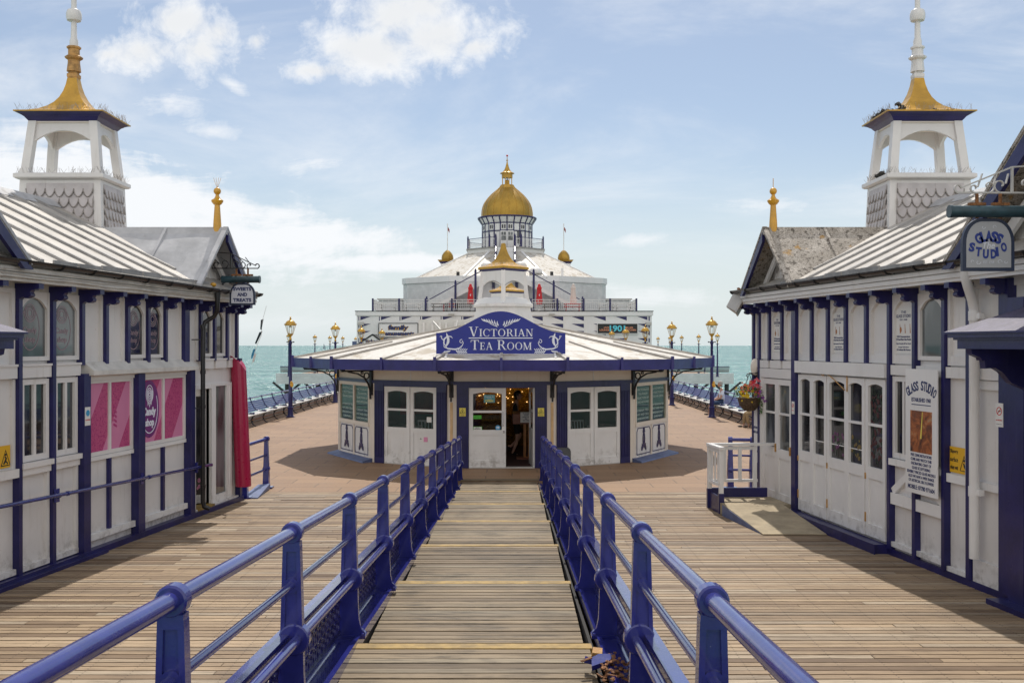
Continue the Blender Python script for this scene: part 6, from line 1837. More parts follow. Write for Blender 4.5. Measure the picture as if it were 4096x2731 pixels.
# corner turrets with small domes and flagpoles
for i,px_ in enumerate((1790,2255)):
    Y=118.; x=PX(px_,Y)
    t=bpy.data.objects.new('corner_turret',None); COL.objects.link(t); t.parent=PV; t.location=Vector((x,Y,6.36))-parent_world(PV)
    b=MB(); b.box(x-.75,x+.75,Y-.75,Y+.75,6.36,12.65); b.build('turret_wall',M['white'],t)
    b=MB(); b.frust((x,Y),1.6,1.6,12.65,1.9,1.9,12.85); b.build('cornice',M['blue'],t)
    b=MB(); b.frust((x,Y),1.9,1.9,12.85,2.2,2.2,13.05); b.lathe([(.66,13.03),(.72,13.3),(.66,13.65),(.5,13.92),(.28,14.15),(.12,14.25)],(x,Y),16); b.build('small_dome',M['gold_dome'],t,smooth=True,ang=30)
    b=MB(); b.lathe([(.14,14.2),(.16,14.28),(.05,14.35),(.045,17.3),(.08,17.34),(.03,17.42)],(x,Y),8); b.build('flagpole',M['white_clean'],t)
    b=MB(); vs=[]; 
    for j in range(5):
        for q in range(2): vs.append((x+.02+.055*j,Y+.06*sin(j*1.7),17.1-.42*q-.10*j))
    b.add(vs,[(2*j,2*j+2,2*j+3,2*j+1) for j in range(4)]); b.build('flag',M['flag_red'],t)
# roof furniture
for px_,py_,Y in ((1949,1062,104.5),(2081,1060,104.5),(2142,1083,103.6)):
    x,z=PX(px_,Y),PZ(py_,Y); b=MB(); b.lathe([(.28,z-.75),(.28,z-.30),(.62,z-.28),(.70,z-.12),(.66,z+.08),(.48,z+.26),(.2,z+.36),(.0,z+.38)],(x,Y),20); b.build('roof_vent',M['white'],PV,smooth=True,ang=40)
for px_,py_ in ((1832,1095),(2207,1094)):
    Y=103.; x,z=PX(px_,Y),PZ(py_,Y); b=MB(); b.box(x-.16,x+.16,Y-.1,Y+.25,z-.2,z+.2); b.bar((x,Y,z-.5),(x,Y,z),.05,.05); b.build('floodlight',M['black'],PV)
Y=104.; x=PX(2249,Y); b=MB(); b.lathe([(.13,9.9),(.13,10.9),(.10,11.05)],(x,Y),10); b.build('flue',M['white'],PV)
# twin staircases meeting under the lantern and a middle flight
RAILY=101.0
for sd in (-1,1):
    st=bpy.data.objects.new('staircase',None); COL.objects.link(st); st.parent=PV; st.location=Vector((-.75+sd*5,RAILY,6.36))-parent_world(PV)
    xs=lambda d:-.75+sd*d
    x0,z0,x1,z1=7.9,6.36,1.9,9.75
    b=MB(); n=18
    for i in range(n):
        a=x0+(x1-x0)*i/n; c=x0+(x1-x0)*(i+1)/n; z=z0+(z1-z0)*(i+1)/n
        u0,u1=sorted((xs(a),xs(c))); b.box(u0,u1,RAILY,RAILY+1.5,z-.06,z)
    b.build('steps',M['grey_far'],st)
    b=MB(lambda u,n,z:(u,RAILY+n,z)); b.prism([(xs(x0),z0),(xs(x0),z0+.28),(xs(x1),z1+.1),(xs(x1),z1-.42)],-.06,.0,1); b.build('stringer',M['white_clean'],st)
    b=MB(); b.bar((xs(x0),RAILY-.05,z0+1.12),(xs(x1),RAILY-.05,z1+1.05),.07,.09); b.build('handrail',M['blue'],st)
    b=MB(); n=34
    for i in range(n):
        t_=(i+.5)/n; x=xs(x0+(x1-x0)*t_); z=z0+(z1-z0)*t_; b.box(x-.018,x+.018,RAILY-.07,RAILY-.034,z+.15,z+1.08)
    b.build('balusters',M['white_clean'],st)
    for d in (7.9,4.98,2.95):
        t_=(x0-d)/(x0-x1); z=z0+(z1-z0)*t_; b=MB(); b.box(xs(d)-.11,xs(d)+.11,RAILY-.18,RAILY+.02,6.36,z+1.35); b.lathe([(.11,z+1.35),(.13,z+1.4),(.06,z+1.45),(.10,z+1.52),(.03,z+1.6)],(xs(d),RAILY-.08),8); b.build('newel_post',M['blue'],st)
b=MB(); b.box(-2.4,.9,RAILY,RAILY+1.6,9.68,9.78); b.build('landing',M['grey_far'],PV)
st=bpy.data.objects.new('staircase',None); COL.objects.link(st); st.parent=PV; st.location=Vector((-.72,105,9.7))-parent_world(PV)
b=MB(); n=22
for i in range(n):
    y0=102.3+(yfr-102.3)*i/n; z=9.78+(13.7-9.78)*(i+1)/n; b.box(-1.62,.18,y0,y0+.42,z-.30,z)
b.build('steps',M['grey_far'],st)
for sd in (-1,1):
    x=-.72+sd*1.02; b=MB(); b.bar((x,102.3,10.75),(x,yfr,14.75),.08,.08); b.bar((x,102.3,9.85),(x,yfr,13.7),.10,.35)
    for q in range(5):
        t_=q/4; y=102.3+(yfr-102.3)*t_; z=9.78+3.92*t_; b.box(x-.08,x+.08,y-.08,y+.08,z,z+1.2)
    b.build('handrail',M['blue'],st)
b=MB(); b.box(-3.0,1.6,102.2,102.56,6.36,9.5); b.build('shaded_recess_wall',M['grey_far'],PV)
b=MB(); b.ring2((-.72,8.5),.72,.86,102.10,102.18,24,1); b.ring2((-.72,8.5),.0005,.72,102.14,102.19,24,1); o=b.build('clock_face',M['white_clean'],PV)
b=MB(); 
for k in range(6): b.ribbon([(-.72,8.5),(-.72+.68*cos(k*pi/3),8.5+.68*sin(k*pi/3))],.05,102.07,102.095)
b.ring2((-.72,8.5),.66,.72,102.07,102.097,24,1); b.build('clock_marks',M['sign_black'],o)
b=MB(); b.box(-2.05,-1.75,102.05,102.15,6.4,9.5); b.box(.32,.62,102.05,102.15,6.4,9.5); b.build('recess_post',M['blue'],PV)
# signs on the front
def tsign(name,label,u0,u1,z0,z1,mat,n=.05,th=.10):
    t=thing(name,label,'sign',((u0+u1)/2,YF-.1,z0)); b=MB(f); b.box(u0,u1,n,n+th,z0,z1); b.build('board',M[mat],t); return t
t=tsign('amusements_sign','white rectangular board lettered family amusements in navy with yellow shadow',PX(1517),PX(1671),PZ(1347),PZ(1294),'grey_far')
b=MB(f); u0,u1,z0,z1=PX(1517),PX(1671),PZ(1347),PZ(1294)
for (a,c,d,e) in ((u0-.06,u1+.06,z0-.06,z0),(u0-.06,u1+.06,z1,z1+.06),(u0-.06,u0,z0,z1),(u1,u1+.06,z0,z1)): b.box(a,c,.04,.2,d,e)
b.build('frame',M['sign_black'],t)
for off,mt,nn_ in ((.035,'yellow',.151),(0,'ink',.161)):
    for dx in ((-.035,.035) if off else (0,)):
        text('family',f,PX(1553)+dx,nn_,PZ(1325)-off*.6,PX(1635)-PX(1553),PZ(1299)-PZ(1325),M[mt],'lettering',t,fat=.045+off*.4,depth=.008,shear=.1)
        text('amusements',f,PX(1541)+dx,nn_+.001,PZ(1342)-off*.6,PX(1657)-PX(1541),PZ(1326)-PZ(1342),M[mt],'lettering',t,fat=.05+off*.4,depth=.008,shear=.05)
t=tsign('jazz_lounge_sign','black pale-framed board lettered 1901 in cyan and jazz lounge in orange',PX(2390),PX(2549),PZ(1333),PZ(1295),'sign_black')
b=MB(f); u0,u1,z0,z1=PX(2390),PX(2549),PZ(1333),PZ(1295)
for (a,c,d,e) in ((u0-.06,u1+.06,z0-.06,z0),(u0-.06,u1+.06,z1,z1+.06),(u0-.06,u0,z0,z1),(u1,u1+.06,z0,z1)): b.box(a,c,.04,.18,d,e)
b.build('frame',M['grey_far'],t)
def pt(tx,a,c,d,e,mt,fat=.02): text(tx,f,PX(a),.151,PZ(d),PX(c)-PX(a),PZ(e)-PZ(d),M[mt],'lettering',t,fat=fat,depth=.01)
pt('1901',2438,2500,1326,1301,'cyan',.03); pt('JAZZ',2414,2437,1314,1307,'orange'); pt('LOUNGE',2398,2437,1323.5,1316,'orange'); pt('BLUES',2504,2531,1314,1307,'orange'); pt('KITCHEN',2504,2543,1323.5,1316,'orange')
# tickets booth
YB=90.; t=thing('ticket_booth','small white gabled ticket booth with black roof edge in front of the pavilion','booth',(PX(1484,YB),YB,0))
bx0,bx1,xa=PX(1420,YB),PX(1552,YB),PX(1490,YB)
b=MB(); b.box(bx0+.15,bx1-.15,YB+.1,YB+2.6,0,2.9); b.build('wall',M['grey_far'],t)
b=MB(lambda u,n,z:(u,YB-n,z)); b.prism([(bx0,2.86),(bx1,2.86),(xa,3.93)],-.1,.0,1); b.build('gable',M['grey_far'],t)
b=MB(lambda u,n,z:(u,YB-n,z))
for xe in (bx0-.1,bx1+.1): b.ribbon([(xa,3.98),(xe,2.86)],.13,-2.7,.05)
b.build('roof',M['sign_black'],t)
for dx,mt,n_ in ((.03,'yellow',.002),(0,'ink',.008)): text('tickets',lambda u,n,z:(u,YB-n,z),PX(1461,YB)+dx,n_,PZ(1372,YB)-dx,PX(1520,YB)-PX(1461,YB),.36,M[mt],'lettering',t,fat=.045,depth=.006)
t=thing('blue_panel','plain faded blue panel standing at the pavilion corner beside the booth','panel',(PX(1419,98.),98.,0))
b=MB(); x=PX(1419,98.); b.box(x-.25,x+.25,98,98.1,0,3.4); b.build('board',M['blue_faded'],t)
# terrace furniture and closed parasols
def parasol(px_,Y,label,mat,mark=False):
    x=PX(px_,Y); zt=PZ(1135,Y)
    t=thing('parasol',label,'parasol',(x,Y,6.36),'closed parasols on the terrace')
    b=MB(); b.lathe([(.25,6.36),(.25,6.45),(.03,6.5),(.025,zt+.05)],(x,Y),10); b.build('pole',M['white_clean'],t)
    b=MB(); n=16; vs=[]; pr=[(.28,zt-2.05),(.30,zt-1.7),(.24,zt-1.1),(.20,zt-.6),(.235,zt-.42),(.15,zt-.25),(.11,zt-.05),(.02,zt)]
    for r,z in pr:
        for k in range(n):
            a=2*pi*k/n; rr_=r*(1+(.16 if k%2 else -.14)); vs.append((x+rr_*cos(a),Y+rr_*sin(a),z))
    b.add(vs,[(i*n+k,i*n+(k+1)%n,(i+1)*n+(k+1)%n,(i+1)*n+k) for i in range(len(pr)-1) for k in range(n)]); b.build('canopy',M[mat],t)
    if mark:
        b=MB(lambda u,n,z:(x+u,Y-.245-n,z)); b.ribbon(spiral(.05,zt-1.15,.10,.03,1.2,5.2),.05,-.03,.03); b.build('emblem',M['letter'],t)
parasol(1882,98.6,'closed red parasol left of the tea room turret on the terrace','red_cloth',True)
parasol(2157,98.6,'closed red parasol right of the tea room turret on the terrace','red_cloth',True)
parasol(2293,98.6,'closed pale cream parasol on the terrace beside the stair foot','cream_cloth')
def picnic(px_,label,mat,Y=98.2):
    x=PX(px_,Y); t=thing('picnic_table',label,'picnic table',(x,Y,6.36),'picnic tables on the terrace')
    b=MB(); b.box(x-.85,x+.85,Y-.3,Y+.35,7.05,7.11); b.build('table_top',M[mat],t)
    for s_ in (-.65,.70):
        b=MB(); b.box(x-.85,x+.85,Y+s_-.12,Y+s_+.12,6.78,6.83); b.build('seat',M[mat],t)
    for s_ in (-.65,.65):
        b=MB(); b.bar((x+s_,Y-.7,6.36),(x+s_,Y-.1,7.05),.07,.07); b.bar((x+s_,Y+.7,6.36),(x+s_,Y+.1,7.05),.07,.07); b.bar((x+s_,Y-.72,6.74),(x+s_,Y+.72,6.74),.06,.06); b.build('leg',M[mat],t)
for px_,lb,mt in ((1552,'white picnic table in the first terrace bay','white_clean'),(1650,'white picnic table in the second terrace bay','white_clean'),(1760,'dark wooden picnic table left of the red one','dark_wood'),(1802,'bright red picnic table behind the terrace railing','red_cloth'),(1855,'dark wooden picnic table beside the left red parasol','dark_wood'),(2205,'dark wooden picnic table beside the right red parasol','dark_wood'),(2290,'red and dark picnic table under the pale parasol','red_cloth'),(2425,'white picnic table near the right terrace end','white_clean'),(2495,'white picnic table in the last terrace bay','white_clean')):
    picnic(px_,lb,mt)
# ------------------------------------------------------------------ boats on the horizon
def boat(px_,py_,Y,label,kind):
    x=PX(px_,Y); t=thing('sailing_boat' if kind else 'channel_beacon',label,'sailing boat' if kind else 'beacon',(x,Y,-6.2))
    k=Y/995.*.25
    if kind:
        h=23*Y/3982.
        b=MB(); b.hexa([(x-h*.22,Y-1.2,-6.3),(x+h*.22,Y-1.2,-6.3),(x+h*.22,Y+1.2,-6.3),(x-h*.22,Y+1.2,-6.3),(x-h*.28,Y-1.5,-5.2),(x+h*.33,Y-.3,-5.0),(x+h*.33,Y+.3,-5.0),(x-h*.28,Y+1.5,-5.2)]); b.build('hull',M['grey_sail'],t)
        b=MB(); b.tube([(x,Y,-5.2),(x,Y,-5.2+h)],.12,6); b.build('mast',M['grey_sail'],t)
        b=MB(); b.add([(x-h*.02,Y,-4.4),(x-h*.22,Y+.4,-4.4),(x-h*.02,Y+.4,-5.2+h*.97)],[(0,1,2)]); b.add([(x+h*.03,Y,-4.6),(x+h*.28,Y+.4,-4.6),(x+h*.02,Y+.3,-5.2+h*.8)],[(0,1,2)]); b.build('sail',M['grey_sail'],t)
    else:
        h=14*Y/3982.
        b=MB(); b.tube([(x,Y,-6.3),(x,Y,-6.2+h)],h*.05,6); b.build('post',M['grey_sail'],t)
        b=MB(); b.box(x-h*.35,x+h*.35,Y-.4,Y+.4,-6.2+h*.62,-6.2+h*.70); b.build('crossbar',M['grey_sail'],t)
M['grey_sail']=flat('distant_grey_sail',(.28,.33,.37),.8)
boat(1296,1383,2500.,'small grey sailing boat on the horizon between two lamp posts',1)
boat(996,1378,2500.,'tiny cross shaped beacon on the horizon beside the bunting',0)
# ------------------------------------------------------------------ signs on the kiosks
def kplate(name,label,cat,f,u0,u1,z0,z1,n,mat,group=None,th=.008):
    return plate(name,label,cat,f,u0,u1,z0,z1,n,mat,group,th)
# slippery surface signs
t=kplate('warning_sign','yellow slip warning sign cut by the photo edge low on the sweet kiosk','sign',fl,12.27,12.53,1.47,1.75,.012,'yellow','yellow warning signs')
b=MB(fl); uc,zc=12.44,1.60
tri=[(uc-.085,zc-.10),(uc+.085,zc-.10),(uc,zc+.09),(uc-.085,zc-.10),(uc+.05,zc-.10)]
b.ribbon(tri,.014,.02,.023); b.ribbon([(uc-.04,zc-.08),(uc-.01,zc-.05),(uc+.01,zc-.01),(uc-.015,zc+.01)],[.02,.03,.03,.02],.02,.0232); b.ribbon([(uc+.01,zc-.05),(uc+.04,zc-.08)],.018,.02,.0234); b.ring2((uc,zc+.035),.0005,.016,.02,.0236,10)
b.build('pictogram',M['sign_black'],t)
t=kplate('warning_sign','yellow slippery surface when wet sign partly hidden by a blue post','sign',fr,12.49,12.88,1.37,1.70,.012,'yellow','yellow warning signs')
for i,tx in enumerate(('Slippery','surface','when wet')): text(tx,fr,12.87,.020,1.61-.10*i,.17,.058,M['sign_black'],'lettering',t,du=-1,depth=.002,fat=.015)
b=MB(fr); uc,zc=12.57,1.51
b.ribbon([(uc-.085,zc-.10),(uc+.085,zc-.10),(uc,zc+.09),(uc-.085,zc-.10)],.014,.02,.023); b.ribbon([(uc-.04,zc-.08),(uc-.01,zc-.04),(uc+.01,zc+.0)],[.02,.03,.02],.02,.0232); b.ring2((uc,zc+.03),.0005,.016,.02,.0236,10); b.build('pictogram',M['sign_black'],t)
def nosmoke(f,uc,z0,z1,w,n,label,du):
    t=kplate('no_smoking_sign',label,'sign',f,uc-w/2,uc+w/2,z0,z1,n,'sticker','small no smoking signs',.005)
    nn=n+.005; zc=z0+(z1-z0)*.66; r=w*.36
    b=MB(f); b.ring2((uc,zc),r*.8,r,nn,nn+.002,20); b.ribbon([(uc-r*.6,zc+r*.6),(uc+r*.6,zc-r*.6)],w*.06,nn,nn+.0024); b.build('prohibition_ring',M['sign_red'],t)
    b=MB(f); b.box(uc-r*.55,uc+r*.4,nn,nn+.0012,zc-r*.12,zc+r*.12); b.build('cigarette',M['sign_black'],t)
    text('NO SMOKING',f,uc-du*w*.4,nn,z0+(z1-z0)*.26,w*.8,w*.10,M['sign_red'],'lettering',t,du=du,depth=.002)
    text('it is against the law',f,uc-du*w*.35,nn,z0+(z1-z0)*.10,w*.7,w*.06,M['sign_black'],'lettering',t,du=du,depth=.002)
nosmoke(fr,11.73,2.04,2.32,.14,.106,'white no smoking sign on the blue porch post of the glass studio',-1)
nosmoke(fr,17.42,1.80,2.02,.11,.106,'white no smoking sign on the blue post left of the folding doors',-1)
t=kplate('no_smoking_sign','small cream no smoking sticker on the sweet kiosk post beside the pink windows','sign',fl,13.99,14.12,1.87,2.13,.121,'sticker','small no smoking signs',.005)
b=MB(fl); b.ring2((14.055,2.045),.0005,.045,.126,.128,16); b.build('emblem',M['sky_blue'],t); text('NO SMOKING',fl,14.0,.126,1.94,.11,.02,M['sign_red'],'lettering',t,depth=.002)
# glass studio board
t=kplate('glass_studio_board','tall white board with arched glass studio lettering and an orange picture','sign',fr,12.955,13.725,1.0,2.68,.125,'white_clean',None,.012)
nn=.137; W_=.77; mid=13.34
for i,ch in enumerate('GLASS STUDIO'):
    pass
arc_text('GLASS STUDIO',fr,mid,nn,1.86,.60,.13,-.62,.62,M['ink'],'arched_lettering',t,du=-1,fat=.025)
text('ESTABLISHED 1968',fr,mid+.23,nn,2.24,.46,.055,M['ink'],'lettering',t,du=-1,fat=.015,depth=.003)
b=MB(fr); b.box(mid-.23,mid+.23,nn,nn+.002,2.195,2.207); b.build('underline',M['ink'],t)
b=MB(fr); b.box(mid-.26,mid+.26,nn,nn+.003,1.56,2.12); o=b.build('picture',M['picture'],t)
b=MB(fr); b.ribbon([(mid-.04,2.11),(mid-.0,1.75)],[.012,.03],nn+.003,nn+.005); b.build('molten_glass_streak',M['warn_yellow'],o)
for i,(tx,wd) in enumerate((('FREE DEMONSTRATIONS',.50),('COME AND WATCH THIS',.50),('FASCINATING CRAFT OF',.48),('GLASS SCULPTURING',.44),('SENSIBLY PRICED GLASS MODELS',.68),('ALSO WE HAVE A WIDE RANGE',.62),('OF ARTIFICIAL SILK FLOWERS',.60))):
    text(tx,fr,mid+wd/2,nn,1.50-.058*i,wd,.040,M['ink'],'lettering',t,du=-1,fat=.012,depth=.003)
text('MOBILE: 07780 971604',fr,mid+.32,nn,1.055,.64,.06,M['ink'],'lettering',t,du=-1,fat=.02,depth=.003)
# second board round the corner bay
t=kplate('glass_studio_board','white glass studio board on the corner bay behind the flower basket','sign',fr,19.08,19.29,.75,2.35,.06,'white_clean',None,.012)
for i,(tx,z_,h_) in enumerate((('GLASS STUDIO',2.1,.08),('OPEN DAILY',1.40,.045),('FROM 11AM',1.31,.045),('WORK FROM STUDIO',.95,.04))): text(tx,fr,19.28,.072,z_,.19,h_,M['ink'],'lettering',t,du=-1,fat=.01,depth=.003)
# hanging signs
def hanging(name,label,x0,x1,y,zt,zb,mats,lines,bracket_dir,scroll):
    """sign facing the camera hung from an iron scroll bracket"""
    t=thing(name,label,'sign',((x0+x1)/2,y,zb),'hanging shop signs on iron brackets')
    f=lambda u,n,z:(u,y-n,z)
    cx=(x0+x1)/2; w=(x1-x0)/2
    def outline(w,zb,zt,r):
        pts=[(cx-w,zb),(cx+w,zb),(cx+w,zt-r)]
        for k in range(1,9):
            a=pi/2*k/8; pts.append((cx+w-r*.75+r*.75*cos(a),zt-r+r*sin(a)))
        for k in range(0,8):
            a=pi/2+pi/2*k/8; pts.append((cx-w+r*.75+r*.75*cos(a),zt-r+r*sin(a)))
        pts.append((cx-w,zt-r)); return pts
    r=w*.95
    b=MB(f); b.prism(outline(w,zb,zt,r),-.05,.0,1); b.build('board',M[mats[0]],t)
    b=MB(f); b.prism(outline(w*.86,zb+w*.13,zt-w*.12,r*.85),-.055,.006,1); b.build('face',M[mats[1]],t)
    L=x1-x0
    b=MB(); xa,xb=(cx-w*1.45,cx+w*(1.3)); 
    b.tube([(xa,y-.02,zt+.07),(xa+.02,y-.02,zt+.07),(xb,y-.02,zt+.07)],.062,16); b.tube([(xa-.03,y-.02,zt+.07),(xa,y-.02,zt+.07)],.068,16); b.tube([(xb,y-.02,zt+.07),(xb+.03,y-.02,zt+.07)],.068,16)
    b.build('tube_lamp',M['teal_dark'],t,smooth=True,ang=40)
    b=MB()
    for xx in (cx-w*.45,cx+w*.45):
        b.bar((xx,y,zt),(xx,y,zt+.27),.03,.02); b.bar((xx-.09,y,zt+.15),(xx+.09,y,zt+.15),.04,.03)
    b.build('hanger',M['rust_dark'],t)
    b=MB(f); n0,n1=-.012,.012; s=bracket_dir; xe=cx-s*w*1.15; xw=cx+s*w*2.4; zl=zt+.27
    b.ribbon([(xw,zl),(xe,zl)],.018,n0,n1)
    b.ribbon([(xw,zl+.30),(cx+s*w*.9,zl+.27),(xe+s*.02,zl+.05)],.016,n0,n1+.001)
    b.ribbon([(cx+s*w*.9,zl),(cx+s*w*.9,zl+.27)],.022,n0,n1+.002)
    b.ribbon(spiral(xe,zl+.05,.055,.02,-pi/2,-pi/2-s*4.5),.016,n0,n1+.003)
    for i,(q,rr_) in enumerate(((-.55,.05),(.0,.07),(.45,.08),(1.4,.09),(2.0,.07))):
        xx=cx+s*w*q; b.ribbon(spiral(xx,zl+rr_,rr_,rr_*.25,-pi/2,-pi/2+(5.2 if i%2 else -5.2)),.012,n0,n1+.0035+i*.0003)
        b.ribbon([(xx+rr_*.7,zl+rr_*1.2),(xx+s*w*.3,zl+.20)],.010,n0,n1+.0052+i*.0003)
    b.build('scroll_bracket',M[scroll],t)
    return t,f
M['teal_dark']=paint('dark_teal_metal',(.02,.055,.07),.4,var=.4,dirt=(.2,.2,.16),dirt_amt=.5,scale=5)
M['sign_navy']=paint('dark_navy_board',(.012,.022,.055),.45,var=.2)
M['sign_pale']=flat('pale_sign_face',(.56,.57,.62),.5)
M['sign_greyface']=flat('grey_sign_face',(.34,.34,.35),.5)
M['sign_blue']=flat('cobalt_lettering',(.012,.03,.2),.5)
t,f=hanging('hanging_sign','arched hanging sign lettered sweets and treats on a black scroll bracket',-5.107,-4.647,18.0,4.12,3.73,('sign_navy','sign_pale'),None,-1,'blackiron')
for tx,z_,wd in (('SWEETS',3.985,.33),('AND',3.885,.18),('TREATS',3.785,.33)): text(tx,f,-4.877-wd/2,.006,z_,wd,.066,M['ink'],'lettering',t,fat=.05,depth=.003)
b=MB(); b.tube([(-5.6,18.1,4.2),(-5.5,18.1,4.02),(-5.4,18.1,3.99),(-5.3,18.05,4.05),(-5.18,18.02,4.18)],.008,5); b.tube([(-5.6,18.1,4.22),(-5.48,18.1,3.96),(-5.32,18.05,3.97),(-5.18,18.02,4.17)],.006,5); b.build('cable',M['blackiron'],t)
t,f=hanging('hanging_sign','large arched hanging sign lettered the glass studio on a pale scroll bracket',4.752,5.300,10.5,4.337,3.783,('sign_navy','sign_greyface'),None,1,'grey_box')
arc_text('GLASS',f,5.026,.006,3.925,.225,.115,-.62,.62,M['sign_blue'],'lettering',t,fat=.05,wk=1.35)
text('The',f,4.96,.006,4.018,.13,.07,M['sign_pale'],'lettering',t,fat=.02,shear=.25,depth=.003)
L=[]
for i,ch in enumerate('STUDIO'):
    x=5.026+(-.178,-.108,-.032,.050,.104,.158)[i]; dz=-.07+.075*((i-2.5)/2.5)**2
    L.append(text(ch,f,x-.031,.006,3.98+dz,.061 if ch!='I' else .028,.098,None,None,None,fat=.05,rot=.18*(i-2.5)/2.5))
merge_mb(L).build('lettering',M['sign_blue'],t)
text('EST. 1968',f,4.97,.006,3.862,.112,.028,M['sign_pale'],'lettering',t,depth=.003)
b=MB(f)
for sd in (-1,1):
    b.ribbon(spiral(5.026+sd*.112,3.877,.028,.008,0,sd*4.6),.006,.006,.008); b.ribbon(spiral(5.026+sd*.177,3.88,.02,.006,0,-sd*4.6),.005,.006,.0082); b.ribbon(spiral(5.026+sd*.056,4.245,.022,.006,0,sd*4.6),.005,.006,.0084)
b.build('scroll_ornament',M['sign_pale'],t)
# loudspeaker under the gutter corner, and the bulkhead lamp
px,py_,_=fr(19.45,.36,0)
t=thing('loudspeaker','pale grey horn loudspeaker clamped under the gutter corner of the glass studio','loudspeaker',(px,py_,3.55))
b=MB(); b.m=Matrix.Translation((px+.02,py_-.15,3.82))@Matrix.Rotation(radians(28),4,'Y')@Matrix.Rotation(radians(-20),4,'Z')
b.hexa([(-.18,-.02,-.17),(.05,-.17,-.20),(.05,.17,-.20),(-.18,.06,-.17),(-.18,-.02,.12),(.05,-.17,.20),(.05,.17,.20),(-.18,.06,.12)]); b.box(.05,.085,-.19,.19,-.22,.22)
b.build('horn',M['grey_box'],t,bevel=.02)
b=MB(); b.bar((px-.02,py_-.15,4.02),(px+.05,py_-.15,4.10),.05,.05); b.bar((px+.06,py_-.1,4.0),(px+.02,py_-.1,4.12),.04,.04); b.build('clamp',M['rust_dark'],t)
t=thing('bulkhead_lamp','oval cream bulkhead lamp on the glass studio corner above the basket','lamp',fr(19.23,.08,2.45))
b=MB(fr); b.ball((19.23,.07,2.58),.16,12,10,(.55,.5,1.05)); b.build('cover',M['cream'],t,smooth=True)
# hanging basket of flowers
hx,hy=4.54,19.05
t=thing('hanging_basket','wicker hanging basket full of pink yellow and purple flowers on a curled bracket','flower basket',(hx,hy,1.75))
b=MB(); b.lathe([(.02,1.74),(.11,1.76),(.19,1.86),(.225,1.98),(.235,2.0),(.21,2.0)],(hx,hy),16); b.build('basket',M['basket'],t)
b=MB(); wx=fr(19.04,.09,0)[0]
b.tube([(wx,hy,2.34),(wx-.02,hy,2.36),(hx+.12,hy,2.42),(hx,hy,2.47)],.010,6); b.tube([(wx,hy,2.47),(hx,hy,2.47),(hx-.04,hy,2.45),(hx-.05,hy,2.41),(hx-.02,hy,2.39)],.010,6); b.tube([(wx,hy,2.1),(wx,hy,2.5)],.010,6); b.build('bracket',M['blackiron'],t)
b=MB()
for k in range(4):
    a=k*pi/2+.4; b.tube([(hx,hy,2.46),(hx+.21*cos(a),hy+.21*sin(a),2.0)],.004,4)
b.build('chain',M['blackiron'],t)
rr=random.Random(31)
b=MB()
for k in range(420):
    a=rr.uniform(0,2*pi); r=rr.uniform(0,.30); z=2.0+.17*(1-(r/.32)**2)+rr.uniform(-.06,.08); 
    p=Vector((hx+r*cos(a),hy+r*sin(a),z)); d=Vector((rr.uniform(-1,1),rr.uniform(-1,1),rr.uniform(-.3,1))).normalized()*rr.uniform(.03,.06); s_=d.orthogonal().normalized()*rr.uniform(.01,.02)
    b.add([p,p+d*.5+s_,p+d,p+d*.5-s_],[(0,1,2,3)])
for k in range(60):
    a=rr.uniform(-.6,.9); r=.24; z=rr.uniform(1.72,1.98); p=Vector((hx+r*cos(a),hy-abs(r*sin(a)),z)); d=Vector((rr.uniform(-.03,.05),-.03,-.05)); s_=Vector((.012,0,.006)); b.add([p,p+d*.5+s_,p+d,p+d*.5-s_],[(0,1,2,3)])
b.build('leaves',M['leaf'],t)
for nm,col,cx_,cz_,sp,n in (('yellow',(.75,.50,.01),-.10,2.07,.13,46),('pink',(.68,.13,.16),.08,2.20,.14,44),('salmon',(.70,.22,.14),-.12,2.2,.10,22),('purple',(.25,.06,.32),.24,1.99,.08,44),('red',(.62,.03,.05),.06,2.29,.06,12)):
    b=MB()
    for k in range(n):
        p=(hx+cx_+rr.gauss(0,sp*.6),hy-.12+rr.uniform(-.12,.15),cz_+rr.gauss(0,sp*.55))
        d=[rr.uniform(.6,1.1) for _ in range(3)]
        R_=rr.uniform(.016,.032); c0=Vector(p)
        for q in range(5):
            a=2*pi*q/5+rr.random(); tip=c0+Vector((R_*cos(a),-.006+rr.uniform(-.01,.01),R_*sin(a))); s_=Vector((-sin(a),0,cos(a)))*R_*.5
            b.add([c0,c0+(tip-c0)*.6+s_,tip,c0+(tip-c0)*.6-s_],[(0,1,2,3)])
    b.build(nm+'_flowers',flat('petal_'+nm,col,.6),t)
# bunting strung from the gutter corner
t=thing('bunting','string of small faded pennants drooping from the sweet kiosk corner over the sea','bunting',(-4.95,19.6,3.2))
S=[(-4.86,19.7,3.78),(-4.92,19.6,3.46),(-4.96,19.7,3.2),(-5.08,19.8,2.98),(-5.12,19.8,2.86),(-5.2,19.9,2.62)]
b=MB(); b.tube(S,.004,4); b.build('string',M['sticker'],t)
for i,(p,w_,h_,mt,sl) in enumerate((((-4.92,19.6,3.50),.05,.2,'teal_dark',-.02),((-4.97,19.7,3.26),.06,.24,'teal_dark',-.10),((-5.12,19.8,2.92),.05,.14,'sky_blue',-.05),((-5.15,19.82,2.85),.05,.12,'sky_blue',-.03),((-5.12,19.84,2.82),.045,.16,'sticker',-.03))):
    b=MB(); x,y,z=p; b.add([(x-w_/2,y,z),(x+w_/2,y+.02,z+.02),(x+sl,y+.03,z-h_),(x+sl-.02,y+.01,z-h_*.9)],[(0,1,2,3)]); b.build('pennant',M[mt],t)

